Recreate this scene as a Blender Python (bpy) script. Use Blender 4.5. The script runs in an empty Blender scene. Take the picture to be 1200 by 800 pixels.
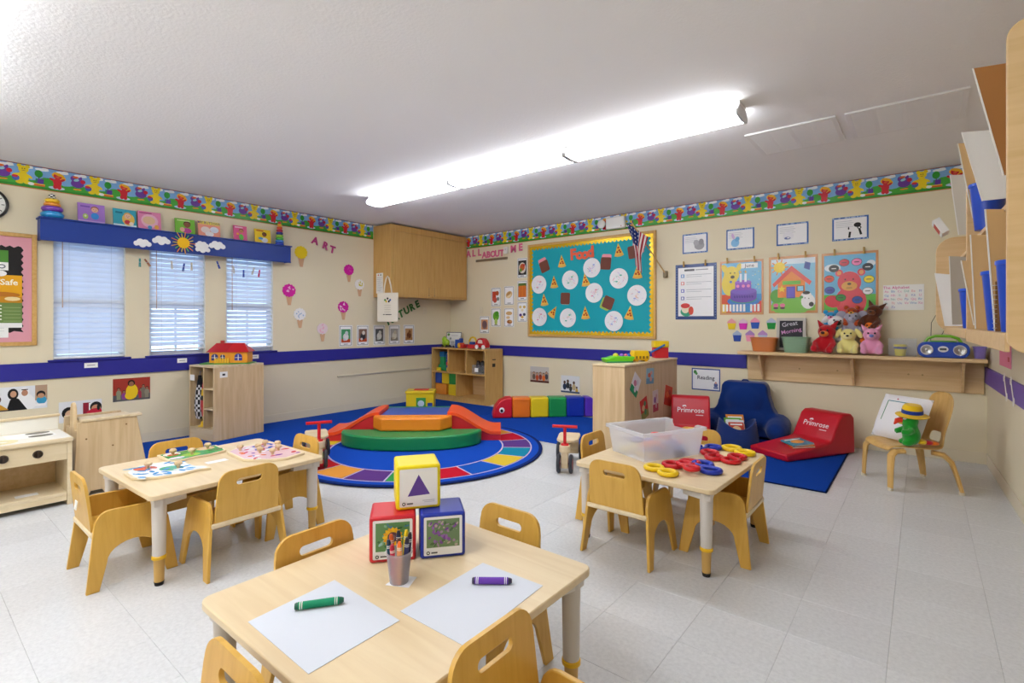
import bpy, math, random
from mathutils import Matrix, Vector
from mathutils.geometry import tessellate_polygon
random.seed(7)
SC = bpy.context.scene
COL = SC.collection
PI = math.pi

# ------------------------------------------------------------------ camera
cam_data = bpy.data.cameras.new('camera')
cam = bpy.data.objects.new('camera', cam_data)
COL.objects.link(cam)
cam.location = (0, 0, 1.22)
cam.rotation_euler = (PI / 2, 0, math.radians(38.952))
cam_data.sensor_width = 36
cam_data.lens = 595 / 1200 * 36
cam_data.shift_y = -23 / 1200
cam_data.clip_start = 0.02
SC.camera = cam

# ------------------------------------------------------------------ world, exposure
w = bpy.data.worlds.new('daylight')
SC.world = w
w.use_nodes = True
bg = w.node_tree.nodes['Background']
bg.inputs[0].default_value = (0.55, 0.76, 1.0, 1)
bg.inputs[1].default_value = 1.7
SC.view_settings.view_transform = 'Standard'
SC.view_settings.look = 'None'
SC.view_settings.gamma = 1
SC.view_settings.use_curve_mapping = False
SC.view_settings.exposure = 0.92
LAMP = 9.0            # emission of the fluorescent lenses

# room: left wall x=-6.1, back wall y=5.92, ceiling 2.6
LW, BW, CH, FW = -6.1, 5.92, 2.6, -2.9
def rwx(y): return 0.43 + 0.032 * (BW - y)

# ------------------------------------------------------------------ materials
def lin(c):
    c /= 255
    return c / 12.92 if c <= 0.04045 else ((c + 0.055) / 1.055) ** 2.4
def hx(s, a=1.0):
    return (lin(int(s[0:2], 16)), lin(int(s[2:4], 16)), lin(int(s[4:6], 16)), a)
def newmat(name):
    m = bpy.data.materials.new(name)
    m.use_nodes = True
    nt = m.node_tree
    return m, nt, nt.nodes['Principled BSDF']
def N(nt, t, **kw):
    n = nt.nodes.new(t)
    for k, v in kw.items(): setattr(n, k, v)
    return n
def coords(nt, sc=(1, 1, 1)):
    tc = N(nt, 'ShaderNodeTexCoord'); mp = N(nt, 'ShaderNodeMapping')
    mp.inputs['Scale'].default_value = sc
    nt.links.new(tc.outputs['Object'], mp.inputs['Vector'])
    return mp.outputs['Vector']
def bump(nt, b, vec, scale, strength, dist=0.002, detail=3):
    n = N(nt, 'ShaderNodeTexNoise'); n.inputs['Scale'].default_value = scale; n.inputs['Detail'].default_value = detail
    nt.links.new(vec, n.inputs['Vector'])
    u = N(nt, 'ShaderNodeBump'); u.inputs['Strength'].default_value = strength; u.inputs['Distance'].default_value = dist
    nt.links.new(n.outputs['Fac'], u.inputs['Height']); nt.links.new(u.outputs['Normal'], b.inputs['Normal'])
    return n
def wood(name, c1, c2, rough=0.42, axis=2, scale=9.0):
    m, nt, b = newmat(name)
    sc = [scale] * 3; sc[axis] = scale * 0.07
    v = coords(nt, sc)
    n = N(nt, 'ShaderNodeTexNoise'); n.inputs['Scale'].default_value = 4.0; n.inputs['Detail'].default_value = 5; n.inputs['Distortion'].default_value = 0.6
    nt.links.new(v, n.inputs['Vector'])
    r = N(nt, 'ShaderNodeValToRGB'); e = r.color_ramp.elements
    e[0].position, e[0].color = 0.3, hx(c2); e[1].position, e[1].color = 0.62, hx(c1)
    nt.links.new(n.outputs['Fac'], r.inputs['Fac']); nt.links.new(r.outputs['Color'], b.inputs['Base Color'])
    b.inputs['Roughness'].default_value = rough
    return m
def vcol(name, rough=0.5, spec=0.5, bscale=0, bstr=0.0, sheen=0.0, metal=0.0):
    m, nt, b = newmat(name)
    a = N(nt, 'ShaderNodeAttribute', attribute_name='Col')
    nt.links.new(a.outputs['Color'], b.inputs['Base Color'])
    b.inputs['Roughness'].default_value = rough
    b.inputs['Specular IOR Level'].default_value = spec
    b.inputs['Metallic'].default_value = metal
    if sheen: b.inputs['Sheen Weight'].default_value = sheen
    if bstr: bump(nt, b, coords(nt), bscale, bstr)
    return m
MAPLE = wood('maple_laminate', 'E2CDA8', 'DAC29B', 0.38, 0, 7)
BIRCH = wood('birch_plywood', 'D9BF98', 'C9AB80', 0.42, 2, 7)
BIRCHX = wood('birch_panel', 'E0CDAC', 'D2B98F', 0.42, 0, 7)
HONEY = wood('honey_plywood', 'DBAE52', 'CF9F42', 0.36, 2, 8)
OAK = wood('cabinet_maple', 'D6AC68', 'CB9C55', 0.4, 2, 10)
SHELFW = wood('shelf_maple', 'E2C294', 'D8B683', 0.4, 0, 8)
PALE = wood('pale_ply_edge', 'E6D5B4', 'DECAA4', 0.45, 1, 6)
PAPER = vcol('printed_paper', 0.55, 0.3)
GLOSS = vcol('glossy_print', 0.25, 0.5)
PLASTIC = vcol('coloured_plastic', 0.3, 0.5)
VINYL = vcol('soft_vinyl', 0.36, 0.5, 40, 0.08)
FABRIC = vcol('woven_fabric', 0.92, 0.1, 400, 0.25, 0.3)
PLUSH = vcol('plush_fabric', 0.95, 0.1, 260, 0.6, 0.5)
CARPET = vcol('carpet_pile', 0.97, 0.05, 500, 0.6, 0.0)
PAINT = vcol('painted_surface', 0.45, 0.4, 60, 0.05)
METAL = vcol('brushed_metal', 0.3, 0.5, 0, 0, 0, 1.0)
RUBBER = vcol('dark_rubber', 0.6, 0.3)
def _wall():
    m, nt, b = newmat('wall_paint')
    b.inputs['Base Color'].default_value = hx('E8DDC0')
    b.inputs['Roughness'].default_value = 0.6
    bump(nt, b, coords(nt), 120, 0.12, 0.003)
    return m
WALLM = _wall()
def _ceil():
    m, nt, b = newmat('ceiling_texture')
    b.inputs['Base Color'].default_value = hx('F8F7F9')
    b.inputs['Roughness'].default_value = 0.9
    bump(nt, b, coords(nt), 55, 0.35, 0.006, 5)
    return m
CEILM = _ceil()
def _tile():
    m, nt, b = newmat('vinyl_tile')
    oi = N(nt, 'ShaderNodeObjectInfo')
    geo = N(nt, 'ShaderNodeNewGeometry')
    n = N(nt, 'ShaderNodeTexNoise'); n.inputs['Scale'].default_value = 60; n.inputs['Detail'].default_value = 6; n.inputs['Roughness'].default_value = 0.7
    nt.links.new(geo.outputs['Position'], n.inputs['Vector'])
    r = N(nt, 'ShaderNodeValToRGB'); e = r.color_ramp.elements
    e[0].position, e[0].color = 0.3, hx('C9CBCF'); e[1].position, e[1].color = 0.6, hx('D8DADD')
    nt.links.new(n.outputs['Fac'], r.inputs['Fac'])
    hs = N(nt, 'ShaderNodeHueSaturation')
    mr = N(nt, 'ShaderNodeMapRange'); mr.inputs['To Min'].default_value = 0.965; mr.inputs['To Max'].default_value = 1.02
    nt.links.new(oi.outputs['Random'], mr.inputs['Value']); nt.links.new(mr.outputs['Result'], hs.inputs['Value'])
    nt.links.new(r.outputs['Color'], hs.inputs['Color']); nt.links.new(hs.outputs['Color'], b.inputs['Base Color'])
    b.inputs['Roughness'].default_value = 0.26
    u = N(nt, 'ShaderNodeBump'); u.inputs['Strength'].default_value = 0.12; u.inputs['Distance'].default_value = 0.002
    n2 = N(nt, 'ShaderNodeTexNoise'); n2.inputs['Scale'].default_value = 18
    nt.links.new(geo.outputs['Position'], n2.inputs['Vector']); nt.links.new(n2.outputs['Fac'], u.inputs['Height']); nt.links.new(u.outputs['Normal'], b.inputs['Normal'])
    return m
TILEM = _tile()
def _emit(name, c, s):
    m, nt, b = newmat(name)
    b.inputs['Base Color'].default_value = (0.9, 0.9, 0.9, 1)
    b.inputs['Emission Color'].default_value = c
    b.inputs['Emission Strength'].default_value = s
    return m
LENS = _emit('fluorescent_lens', (0.95, 0.975, 1.0, 1), LAMP)
def _glass():
    m, nt, b = newmat('window_glass')
    b.inputs['Base Color'].default_value = (0.95, 0.98, 1, 1)
    b.inputs['Roughness'].default_value = 0.0
    b.inputs['Transmission Weight'].default_value = 1.0
    b.inputs['IOR'].default_value = 1.02
    return m
GLASS = _glass()
def translucent(name, c, alpha, rough=0.3, milky=0.0):
    m, nt, b = newmat(name)
    b.inputs['Base Color'].default_value = hx(c)
    b.inputs['Roughness'].default_value = rough
    tr = N(nt, 'ShaderNodeBsdfTransparent'); tr.inputs[0].default_value = (0.97, 0.98, 1, 1)
    mx = N(nt, 'ShaderNodeMixShader'); mx.inputs[0].default_value = alpha
    out = nt.nodes['Material Output']
    src = b.outputs[0]
    if milky:
        tl = N(nt, 'ShaderNodeBsdfTranslucent'); tl.inputs[0].default_value = hx(c); m2 = N(nt, 'ShaderNodeMixShader'); m2.inputs[0].default_value = milky
        nt.links.new(b.outputs[0], m2.inputs[1]); nt.links.new(tl.outputs[0], m2.inputs[2]); src = m2.outputs[0]
    nt.links.new(tr.outputs[0], mx.inputs[1]); nt.links.new(src, mx.inputs[2]); nt.links.new(mx.outputs[0], out.inputs['Surface'])
    return m
FROST = translucent('frosted_clear_plastic', 'F8FAFF', 0.40, 0.3, 0.5)
CLEAR = translucent('clear_plastic', 'F4F6FB', 0.09, 0.1)
FROST2 = translucent('milky_cup_plastic', 'E4E0EA', 0.32, 0.3, 0.4)
def _slat():
    m, nt, b = newmat('blind_slat_white')
    b.inputs['Base Color'].default_value = hx('F1F3F6'); b.inputs['Roughness'].default_value = 0.4
    t = N(nt, 'ShaderNodeBsdfTranslucent'); t.inputs[0].default_value = hx('EAF2FF')
    mx = N(nt, 'ShaderNodeMixShader'); mx.inputs[0].default_value = 0.4
    out = nt.nodes['Material Output']
    nt.links.new(b.outputs[0], mx.inputs[1]); nt.links.new(t.outputs[0], mx.inputs[2]); nt.links.new(mx.outputs[0], out.inputs['Surface'])
    return m
SLATM = _slat()

# ------------------------------------------------------------------ mesh builder
class M:
    """collects shapes; build() links them as ONE mesh object"""
    def __init__(s, col=None):
        s.v, s.f, s.c = [], [], []
        s.T = Matrix.Identity(4); s.col = hx(col) if col else (0.8, 0.8, 0.8, 1); s.k = 0; s.zb = 0.0002; s.clip = None
    def C(s, c): s.col = hx(c); return s
    def at(s, x=0, y=0, z=0, rx=0, ry=0, rz=0):
        s.T = Matrix.Translation((x, y, z)) @ Matrix.Rotation(rz, 4, 'Z') @ Matrix.Rotation(ry, 4, 'Y') @ Matrix.Rotation(rx, 4, 'X')
        return s
    def add(s, vs, fs, col=None):
        b = len(s.v); T = s.T
        s.v += [T @ Vector(p) for p in vs]
        c = hx(col) if col else s.col
        for q in fs:
            s.f.append([b + i for i in q]); s.c.append(c)
        return s
    def box(s, x0, x1, y0, y1, z0, z1, col=None):
        v = [(x0,y0,z0),(x1,y0,z0),(x1,y1,z0),(x0,y1,z0),(x0,y0,z1),(x1,y0,z1),(x1,y1,z1),(x0,y1,z1)]
        return s.add(v, [(0,3,2,1),(4,5,6,7),(0,1,5,4),(1,2,6,5),(2,3,7,6),(3,0,4,7)], col)
    def cbox(s, x, y, z, sx, sy, sz, col=None):
        return s.box(x-sx/2, x+sx/2, y-sy/2, y+sy/2, z-sz/2, z+sz/2, col)
    def cyl(s, p0, p1, r0, r1=None, n=14, col=None, caps=True):
        r1 = r0 if r1 is None else r1
        p0, p1 = Vector(p0), Vector(p1); d = (p1 - p0).normalized()
        a = d.orthogonal().normalized(); b = d.cross(a)
        v = []
        for p, r in ((p0, r0), (p1, r1)):
            for i in range(n):
                t = 2*PI*i/n; v.append(p + (a*math.cos(t) + b*math.sin(t))*r)
        f = [(i, (i+1) % n, n+(i+1) % n, n+i) for i in range(n)]
        if caps: f += [tuple(range(n-1, -1, -1)), tuple(range(n, 2*n))]
        return s.add(v, f, col)
    def lathe(s, prof, n=18, col=None, sx=1, sy=1, cap0=True, cap1=True):
        v = []; f = []
        for r, z in prof:
            for i in range(n):
                t = 2*PI*i/n; v.append((r*math.cos(t)*sx, r*math.sin(t)*sy, z))
        for j in range(len(prof)-1):
            for i in range(n):
                f.append((j*n+i, j*n+(i+1) % n, (j+1)*n+(i+1) % n, (j+1)*n+i))
        if cap0: f.append(tuple(range(n-1, -1, -1)))
        if cap1: b = (len(prof)-1)*n; f.append(tuple(range(b, b+n)))
        return s.add(v, f, col)
    def tube(s, pts, r, n=8, closed=False, col=None, sq=1.0):
        pts = [Vector(p) for p in pts]; m = len(pts); v = []; f = []
        rr = r if isinstance(r, (list, tuple)) else [r]*m
        up = None
        for i, p in enumerate(pts):
            if closed: d = pts[(i+1) % m] - pts[i-1]
            else: d = pts[min(i+1, m-1)] - pts[max(i-1, 0)]
            d.normalize()
            if up is None:
                a = Vector((0, 0, 1)) if abs(d.z) < 0.9 else Vector((1, 0, 0))
            else: a = up
            a = (a - d*a.dot(d)).normalized(); up = a; b = d.cross(a)
            for k in range(n):
                t = 2*PI*k/n; v.append(p + (a*math.cos(t)*sq + b*math.sin(t))*rr[i])
        for i in range(m if closed else m-1):
            j = (i+1) % m
            for k in range(n): f.append((i*n+k, j*n+k, j*n+(k+1) % n, i*n+(k+1) % n))
        if not closed: f += [tuple(range(n)), tuple(range((m-1)*n+n-1, (m-1)*n-1, -1))]
        return s.add(v, f, col)
    def ell(s, x, y, z, rx, ry=None, rz=None, n=14, m=9, col=None, R=None):
        ry = rx if ry is None else ry; rz = rx if rz is None else rz
        v = [Vector((0, 0, -rz))]; f = []
        for j in range(1, m):
            p = -PI/2 + PI*j/m
            for i in range(n):
                t = 2*PI*i/n; v.append(Vector((rx*math.cos(p)*math.cos(t), ry*math.cos(p)*math.sin(t), rz*math.sin(p))))
        v.append(Vector((0, 0, rz)))
        for i in range(n): f.append((0, 1+(i+1) % n, 1+i))
        for j in range(m-2):
            for i in range(n): a = 1+j*n; f.append((a+i, a+(i+1) % n, a+n+(i+1) % n, a+n+i))
        a = 1+(m-2)*n
        for i in range(n): f.append((a+i, a+(i+1) % n, len(v)-1))
        if R: v = [R @ q for q in v]
        return s.add([q + Vector((x, y, z)) for q in v], f, col)
    def prism(s, poly, h0, h1, holes=(), col=None, map=None):
        """2D outline (with holes) extruded from h0 to h1; map(u, v, h) -> xyz"""
        mp = map or (lambda u, v, h: (u, v, h))
        area = sum(poly[i-1][0]*poly[i][1] - poly[i][0]*poly[i-1][1] for i in range(len(poly)))
        if area < 0: poly = poly[::-1]
        loops = [poly] + [list(h) for h in holes]
        flat = [p for l in loops for p in l]; n = len(flat)
        v = [mp(a, b, h0) for a, b in flat] + [mp(a, b, h1) for a, b in flat]
        if holes:
            tri = tessellate_polygon([[Vector((a, b, 0)) for a, b in l] for l in loops])
            tr = []
            for t in tri:
                (ax, ay), (bx, by), (cx, cy) = flat[t[0]], flat[t[1]], flat[t[2]]
                tr.append(t if (bx-ax)*(cy-ay)-(cx-ax)*(by-ay) > 0 else t[::-1])
            f = [tuple(i+n for i in t) for t in tr] + [tuple(t[::-1]) for t in tr]
        else:
            f = [tuple(range(n, 2*n)), tuple(range(n-1, -1, -1))]
        o = 0
        for li, l in enumerate(loops):
            k = len(l)
            ar = sum(l[i-1][0]*l[i][1] - l[i][0]*l[i-1][1] for i in range(k))
            for i in range(k):
                a, b = o+i, o+(i+1) % k
                q = (a, b, b+n, a+n)
                f.append(q if (ar > 0) == (li == 0) else q[::-1])
            o += k
        return s.add(v, f, col)
    # flat print on local plane, every shape a hair above the last
    def P(s, pts, col):
        s.k += 1
        if s.clip: X0, Y0, X1, Y1 = s.clip; pts = [(min(max(a, X0), X1), min(max(b, Y0), Y1)) for a, b in pts]
        area = sum(pts[i-1][0]*pts[i][1] - pts[i][0]*pts[i-1][1] for i in range(len(pts)))
        if area < 0: pts = pts[::-1]
        return s.add([(a, b, s.zb+s.k*0.00006) for a, b in pts], [tuple(range(len(pts)))], col)
    def R(s, x0, y0, x1, y1, col): return s.P([(x0,y0),(x1,y0),(x1,y1),(x0,y1)], col)
    def E(s, x, y, rx, ry=None, col='000000', n=14, a=0):
        ry = rx if ry is None else ry; ca, sa = math.cos(a), math.sin(a)
        return s.P([(x+rx*math.cos(2*PI*i/n)*ca-ry*math.sin(2*PI*i/n)*sa, y+rx*math.cos(2*PI*i/n)*sa+ry*math.sin(2*PI*i/n)*ca) for i in range(n)], col)
    def L(s, x0, y0, x1, y1, wd, col):
        d = Vector((x1-x0, y1-y0)); nn = Vector((-d.y, d.x)).normalized()*wd/2
        return s.P([(x0-nn.x,y0-nn.y),(x1-nn.x,y1-nn.y),(x1+nn.x,y1+nn.y),(x0+nn.x,y0+nn.y)], col)
    def sheet(s, x0, y0, x1, y1, col, t=0.0012):
        s.box(x0, x1, y0, y1, -t, 0, col); return s
    def text(s, body, x, y, size, col, bold=0.0, align='CENTER', rot=0, h=None):
        cu = bpy.data.curves.new('t', 'FONT'); cu.body = body; cu.size = size; cu.offset = bold*size
        cu.align_x = align; cu.align_y = 'CENTER'; cu.resolution_u = 2
        if h: cu.extrude = h/2
        o = bpy.data.objects.new('t', cu); COL.objects.link(o)
        me = bpy.data.meshes.new_from_object(o, depsgraph=None)
        s.k += 1; z = h/2 if h else s.zb+s.k*0.00006; ca, sa = math.cos(rot), math.sin(rot)
        s.add([(x+p.co.x*ca-p.co.y*sa, y+p.co.x*sa+p.co.y*ca, p.co.z+z) for p in me.vertices], [tuple(p.vertices) for p in me.polygons], col)
        bpy.data.objects.remove(o); bpy.data.meshes.remove(me); bpy.data.curves.remove(cu)
        return s
    def mesh(s, name, mat, smooth=35):
        me = bpy.data.meshes.new(name)
        me.from_pydata([tuple(p) for p in s.v], [], s.f)
        a = me.color_attributes.new('Col', 'FLOAT_COLOR', 'CORNER')
        dat = []
        for q, c in zip(s.f, s.c): dat += list(c)*len(q)
        a.data.foreach_set('color', dat)
        me.materials.append(mat)
        if smooth:
            me.shade_smooth(); me.set_sharp_from_angle(angle=math.radians(smooth))
        me.update()
        return me
    def solid(s, mat):
        key = mat.name+'_%02x%02x%02x' % tuple(int(255*c) for c in s.col[:3])
        m2 = bpy.data.materials.get(key)
        if m2 is None:
            m2 = mat.copy(); m2.name = key; nt = m2.node_tree; b = nt.nodes['Principled BSDF']
            for l in list(b.inputs['Base Color'].links): nt.links.remove(l)
            b.inputs['Base Color'].default_value = s.col
        return m2
    def build(s, name, mat, parent=None, bev=0, seg=2, smooth=35, label=None, kind=None, sub=0, remesh=0):
        if remesh: mat = s.solid(mat)
        o = bpy.data.objects.new(name, s.mesh(name, mat, smooth)); COL.objects.link(o)
        if parent is not None: o.parent = parent
        if remesh:
            md = o.modifiers.new('remesh', 'REMESH'); md.mode = 'VOXEL'; md.voxel_size = remesh; md.use_smooth_shade = True
            ms = o.modifiers.new('soft', 'SMOOTH'); ms.iterations = 6; ms.factor = 0.5
        if bev:
            md = o.modifiers.new('bevel', 'BEVEL'); md.width = bev; md.segments = seg; md.limit_method = 'ANGLE'; md.angle_limit = math.radians(40)
        if sub:
            md = o.modifiers.new('sub', 'SUBSURF'); md.levels = sub; md.render_levels = sub
        if label: o['label'] = label
        if kind: o['kind'] = kind
        return o

def tag(o, label, cat, group=None, mtx=None, loc=None, rz=None):
    o['label'] = label; o['category'] = cat
    if group: o['group'] = group
    if mtx is not None: o.matrix_basis = mtx
    if loc is not None: o.location = loc
    if rz is not None: o.rotation_euler = (0, 0, rz)
    return o
def thing(name, label, cat, group=None, mtx=None, loc=None, rz=None):
    o = bpy.data.objects.new(name, None); COL.objects.link(o); o.empty_display_size = 0.05
    return tag(o, label, cat, group, mtx, loc, rz)
def copy_tree(o, parent=None):
    c = o.copy(); COL.objects.link(c)
    if parent is not None: c.parent = parent; c.matrix_parent_inverse = o.matrix_parent_inverse
    for ch in list(o.children): copy_tree(ch, c)
    return c
def frame(ex, ey, ez, o):
    m = Matrix.Identity(4)
    for i, e in enumerate((ex, ey, ez)):
        for r in range(3): m[r][i] = e[r]
    for r in range(3): m[r][3] = o[r]
    return m
def onL(y, z, off=0.003, rot=0): return frame((0,1,0),(0,0,1),(1,0,0),(LW+off, y, z)) @ Matrix.Rotation(rot, 4, 'Z')
def onB(x, z, off=0.003, rot=0): return frame((1,0,0),(0,0,1),(0,-1,0),(x, BW-off, z)) @ Matrix.Rotation(rot, 4, 'Z')
_ra = math.atan(0.032)
def onR(y, z, off=0.003, rot=0):
    u = Vector((0.032, -1, 0)).normalized(); n = Vector((-1, -0.032, 0)).normalized()
    p = Vector((rwx(y), y, z)) + n*off
    return frame(u, (0,0,1), n, p) @ Matrix.Rotation(rot, 4, 'Z')
def rrect(x0, y0, x1, y1, r, n=5):
    pts = []
    rs = r if isinstance(r, (list, tuple)) else [r]*4
    for (cx, cy, a), q in zip(((x1, y0, -90), (x1, y1, 0), (x0, y1, 90), (x0, y0, 180)), rs):
        if q <= 0: pts.append((cx, cy)); continue
        ox = cx - q if cx == x1 else cx + q; oy = cy - q if cy == y1 else cy + q
        for i in range(n+1):
            t = math.radians(a + 90*i/n); pts.append((ox+q*math.cos(t), oy+q*math.sin(t)))
    return pts
def structure(o): o['kind'] = 'structure'; return o
# ================================================================== SETTING
# floor with vinyl tiles
m = M('B4B2B0'); m.box(LW-0.1, 0.9, FW-0.1, BW+0.1, -0.1, -0.006)
floor = structure(m.build('floor', PAINT))
TS = 0.3155; OX, OY = -0.413, 0.6459
def tile_mesh(m, x, y):
    a = TS/2-0.0003; b = a-0.0011
    v = [(x-a,y-a,-0.006),(x+a,y-a,-0.006),(x+a,y+a,-0.006),(x-a,y+a,-0.006),(x-a,y-a,-0.0008),(x+a,y-a,-0.0008),(x+a,y+a,-0.0008),(x-a,y+a,-0.0008),(x-b,y-b,0),(x+b,y-b,0),(x+b,y+b,0),(x-b,y+b,0)]
    f = [(8,9,10,11)]
    for i in range(4): j = (i+1) % 4; f += [(i,j,4+j,4+i),(4+i,4+j,8+j,8+i)]
    m.add(v, f)
cells = []
ct, st_ = math.cos(math.radians(38.952)), math.sin(math.radians(38.952))
for i in range(-19, 4):
    for j in range(-12, 18):
        x, y = OX+(i+0.5)*TS, OY+(j+0.5)*TS
        if x < LW+0.02 or y > BW-0.02 or x > rwx(y)+0.2 or y < FW: continue
        d = -st_*x + ct*y; r = ct*x + st_*y
        vis = d > 0.35 and abs(r) < 1.08*d+0.3 and 1.22/d < 0.8
        hid = (x < -4.45 and y > 1.6) or (y > 4.3 and x < -2.6) or math.hypot(x+3.8, y-3.25) < 1.0 or (y > 4.35 and -2 < x < -0.7)
        cells.append((0 if vis and not hid else 1, d if d > 0 else 9, x, y))
cells.sort()
tm = M(); tile_mesh(tm, 0, 0); tme = tm.mesh('tile', TILEM, 0)
for c in cells[:290]:
    o = bpy.data.objects.new('tile', tme); COL.objects.link(o); o.parent = floor; o.location = (c[2], c[3], 0)
m = M()
for c in cells[290:]: tile_mesh(m, c[2], c[3])
m.build('floor_tiles', TILEM, floor, kind='stuff', smooth=0)

# walls
WIN = [(0.957, 1.497), (1.690, 2.213), (2.421, 2.957)]; WZ0, WZ1 = 0.872, 2.02
m = M(); T = 0.14
m.box(LW-T, LW, FW-T, BW+T, -0.1, WZ0); m.box(LW-T, LW, FW-T, BW+T, WZ1, CH+0.1)
ys = [FW-T] + [q for wn in WIN for q in wn] + [BW+T]
for i in range(0, len(ys), 2): m.box(LW-T, LW, ys[i], ys[i+1], WZ0, WZ1)
structure(m.build('wall_left', WALLM))
m = M(); m.box(LW, 0.8, BW, BW+T, -0.1, CH+0.1); structure(m.build('wall_back', WALLM))
m = M(); x0, x1 = rwx(BW+T), rwx(FW-T)
m.prism([(x0, BW+T), (x1, FW-T), (x1+T, FW-T), (x0+T, BW+T)], -0.1, CH+0.1); structure(m.build('wall_right', WALLM))
m = M(); m.box(LW-T, 0.9, FW-T, FW, -0.1, CH+0.1); structure(m.build('wall_front', WALLM))
m = M(); m.box(LW-T, 0.9, FW-T, BW+T, CH, CH+0.1); structure(m.build('ceiling', CEILM))
# low cove baseboards (cream vinyl)
m = M('E4D9BF'); m.box(LW+0.001, LW+0.006, FW, BW, 0, 0.1); structure(m.build('baseboard_left', PAINT, bev=0.002))
m = M('E4D9BF'); m.box(LW+0.006, rwx(BW)-0.006, BW-0.006, BW-0.001, 0, 0.1); structure(m.build('baseboard_back', PAINT, bev=0.002))
m = M('E4D9BF'); m.prism([(rwx(BW)-0.006, BW-0.006), (rwx(FW)-0.006, FW), (rwx(FW)-0.001, FW), (rwx(BW)-0.001, BW-0.006)], 0, 0.1); structure(m.build('baseboard_right', PAINT))
# blue chair rail boards
m = M('2A2A94'); m.box(LW+0.001, LW+0.018, FW, BW-0.02, 0.708, 0.857); structure(m.build('trim_1', PAINT, bev=0.003))
m = M('2A2A94'); m.box(LW+0.018, -1.49, BW-0.018, BW-0.001, 0.713, 0.86); structure(m.build('trim_2', PAINT, bev=0.003))
m = M('6A4CA8'); ya, yb = BW-0.001, 1.2
m.prism([(rwx(ya)-0.017, ya), (rwx(yb)-0.017, yb), (rwx(yb)-0.001, yb), (rwx(ya)-0.001, ya)], 0.70, 0.835); structure(m.build('trim_3', PAINT))
# grey wire moulding low on the left wall
m = M('CFC6B2'); m.box(LW+0.001, LW+0.016, 3.82, 5.45, 0.478, 0.497); structure(m.build('trim_4', PAINT, bev=0.003))
# ground outside
m = M('6F8FB4'); m.box(-30, LW-0.3, -14, 20, -0.5, -0.35); structure(m.build('ground', PAINT))

# windows
for i, (a, b) in enumerate(WIN):
    fr = M('EDF0F2'); X0, X1 = LW-0.105, LW-0.065
    fr.box(X0, X1, a, a+0.04, WZ0, WZ1); fr.box(X0, X1, b-0.04, b, WZ0, WZ1)
    fr.box(X0, X1, a+0.04, b-0.04, WZ0, WZ0+0.045); fr.box(X0, X1, a+0.04, b-0.04, WZ1-0.045, WZ1)
    wo = structure(fr.build('window_%d' % (i+1), PAINT, bev=0.003))
    q = M('E4E8EA'); q.box(X0-0.004, X1+0.006, a+0.04, b-0.04, 1.385, 1.44); q.build('meeting_rail', PAINT, wo)
    q = M('E4E8EA'); yc = (a+b)/2; q.box(X0+0.01, X1-0.012, yc-0.009, yc+0.009, WZ0+0.045, 1.385); q.box(X0+0.01, X1-0.012, yc-0.009, yc+0.009, 1.44, WZ1-0.045); q.build('muntin', PAINT, wo)
    q = M(); q.box(LW-0.09, LW-0.086, a+0.04, b-0.04, WZ0+0.045, 1.385); q.build('pane', GLASS, wo, smooth=0)
    q = M(); q.box(LW-0.09, LW-0.086, a+0.04, b-0.04, 1.44, WZ1-0.045); q.build('pane', GLASS, wo, smooth=0)
    # reveal lining and blue sill
    q = M('E9E4D6'); q.box(LW-0.064, LW-0.001, a+0.0005, a+0.006, WZ0, WZ1-0.001); q.box(LW-0.064, LW-0.001, b-0.006, b-0.0005, WZ0, WZ1-0.001); q.build('jamb_lining', PAINT, wo)
    q = M('23238A'); q.box(LW-0.064, LW+0.035, a-0.035, b+0.037, WZ0-0.014, WZ0+0.004); q.build('window_sill', PAINT, wo, bev=0.004)

# blinds: every slat a part
slat = M()
S = [(-0.0255, 0.0), (-0.012, 0.0028), (0, 0.0036), (0.012, 0.0028), (0.0255, 0.0)]
def slat_mesh(wd):
    m = M(); v = []
    for y in (-wd/2, wd/2):
        for a, b in S: v.append((a, y, b))
        for a, b in S[::-1]: v.append((a, y, b-0.0022))
    n = 10; f = [(i, (i+1) % n, n+(i+1) % n, n+i) for i in range(n)] + [tuple(range(n-1, -1, -1)), tuple(range(n, 2*n))]
    m.add(v, f); return m.mesh('slat', SLATM, 50)
blabel = ['white wooden slat blind on the window nearest the pink-edged noticeboard', 'white wooden slat blind on the middle one of the three windows', 'white wooden slat blind on the window nearest the ice cream cutouts']
for i, (a, b) in enumerate(WIN):
    yc = (a+b)/2; wd = b-a-0.02
    t = thing('window_blind', blabel[i], 'blind', 'blinds on the three windows', loc=(LW-0.03, yc, 0))
    sm = slat_mesh(wd)
    zb = (0.892, 0.938, 0.928)[i]; nz = 22 if i == 0 else 21; sp = (1.95-zb-0.008)/nz
    tilt = (72, 66, 66)[i]
    for k in range(nz):
        o = bpy.data.objects.new('slat', sm); COL.objects.link(o); o.parent = t
        z = 1.95-k*sp
        tl = tilt if z > 1.42 else tilt-(6, 16, 14)[i]
        o.location = (0, 0, z); o.rotation_euler = (0, math.radians(tl + random.uniform(-.6, .6)), 0)
    zl = zb
    q = M('F2F3F5'); q.box(-0.024, 0.024, -wd/2, wd/2, zl-0.01, zl+0.008); q.build('bottom_rail', PAINT, t, bev=0.003)
    q = M('F2F3F5'); q.box(-0.028, 0.026, -wd/2, wd/2, 1.975, 2.012); q.build('head_rail', PAINT, t, bev=0.003)
    for s_ in (-0.3, 0.3):
        q = M('D9DCE0'); q.cyl((0.027, s_*wd, zl), (0.027, s_*wd, 1.975), 0.0015, n=5); q.build('ladder_cord', PAINT, t)
    q = M('C9A88E'); q.cyl((0.031, -wd*0.39, 1.35), (0.029, -wd*0.39, 1.975), 0.004, n=6); q.build('tilt_wand', PAINT, t)

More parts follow.
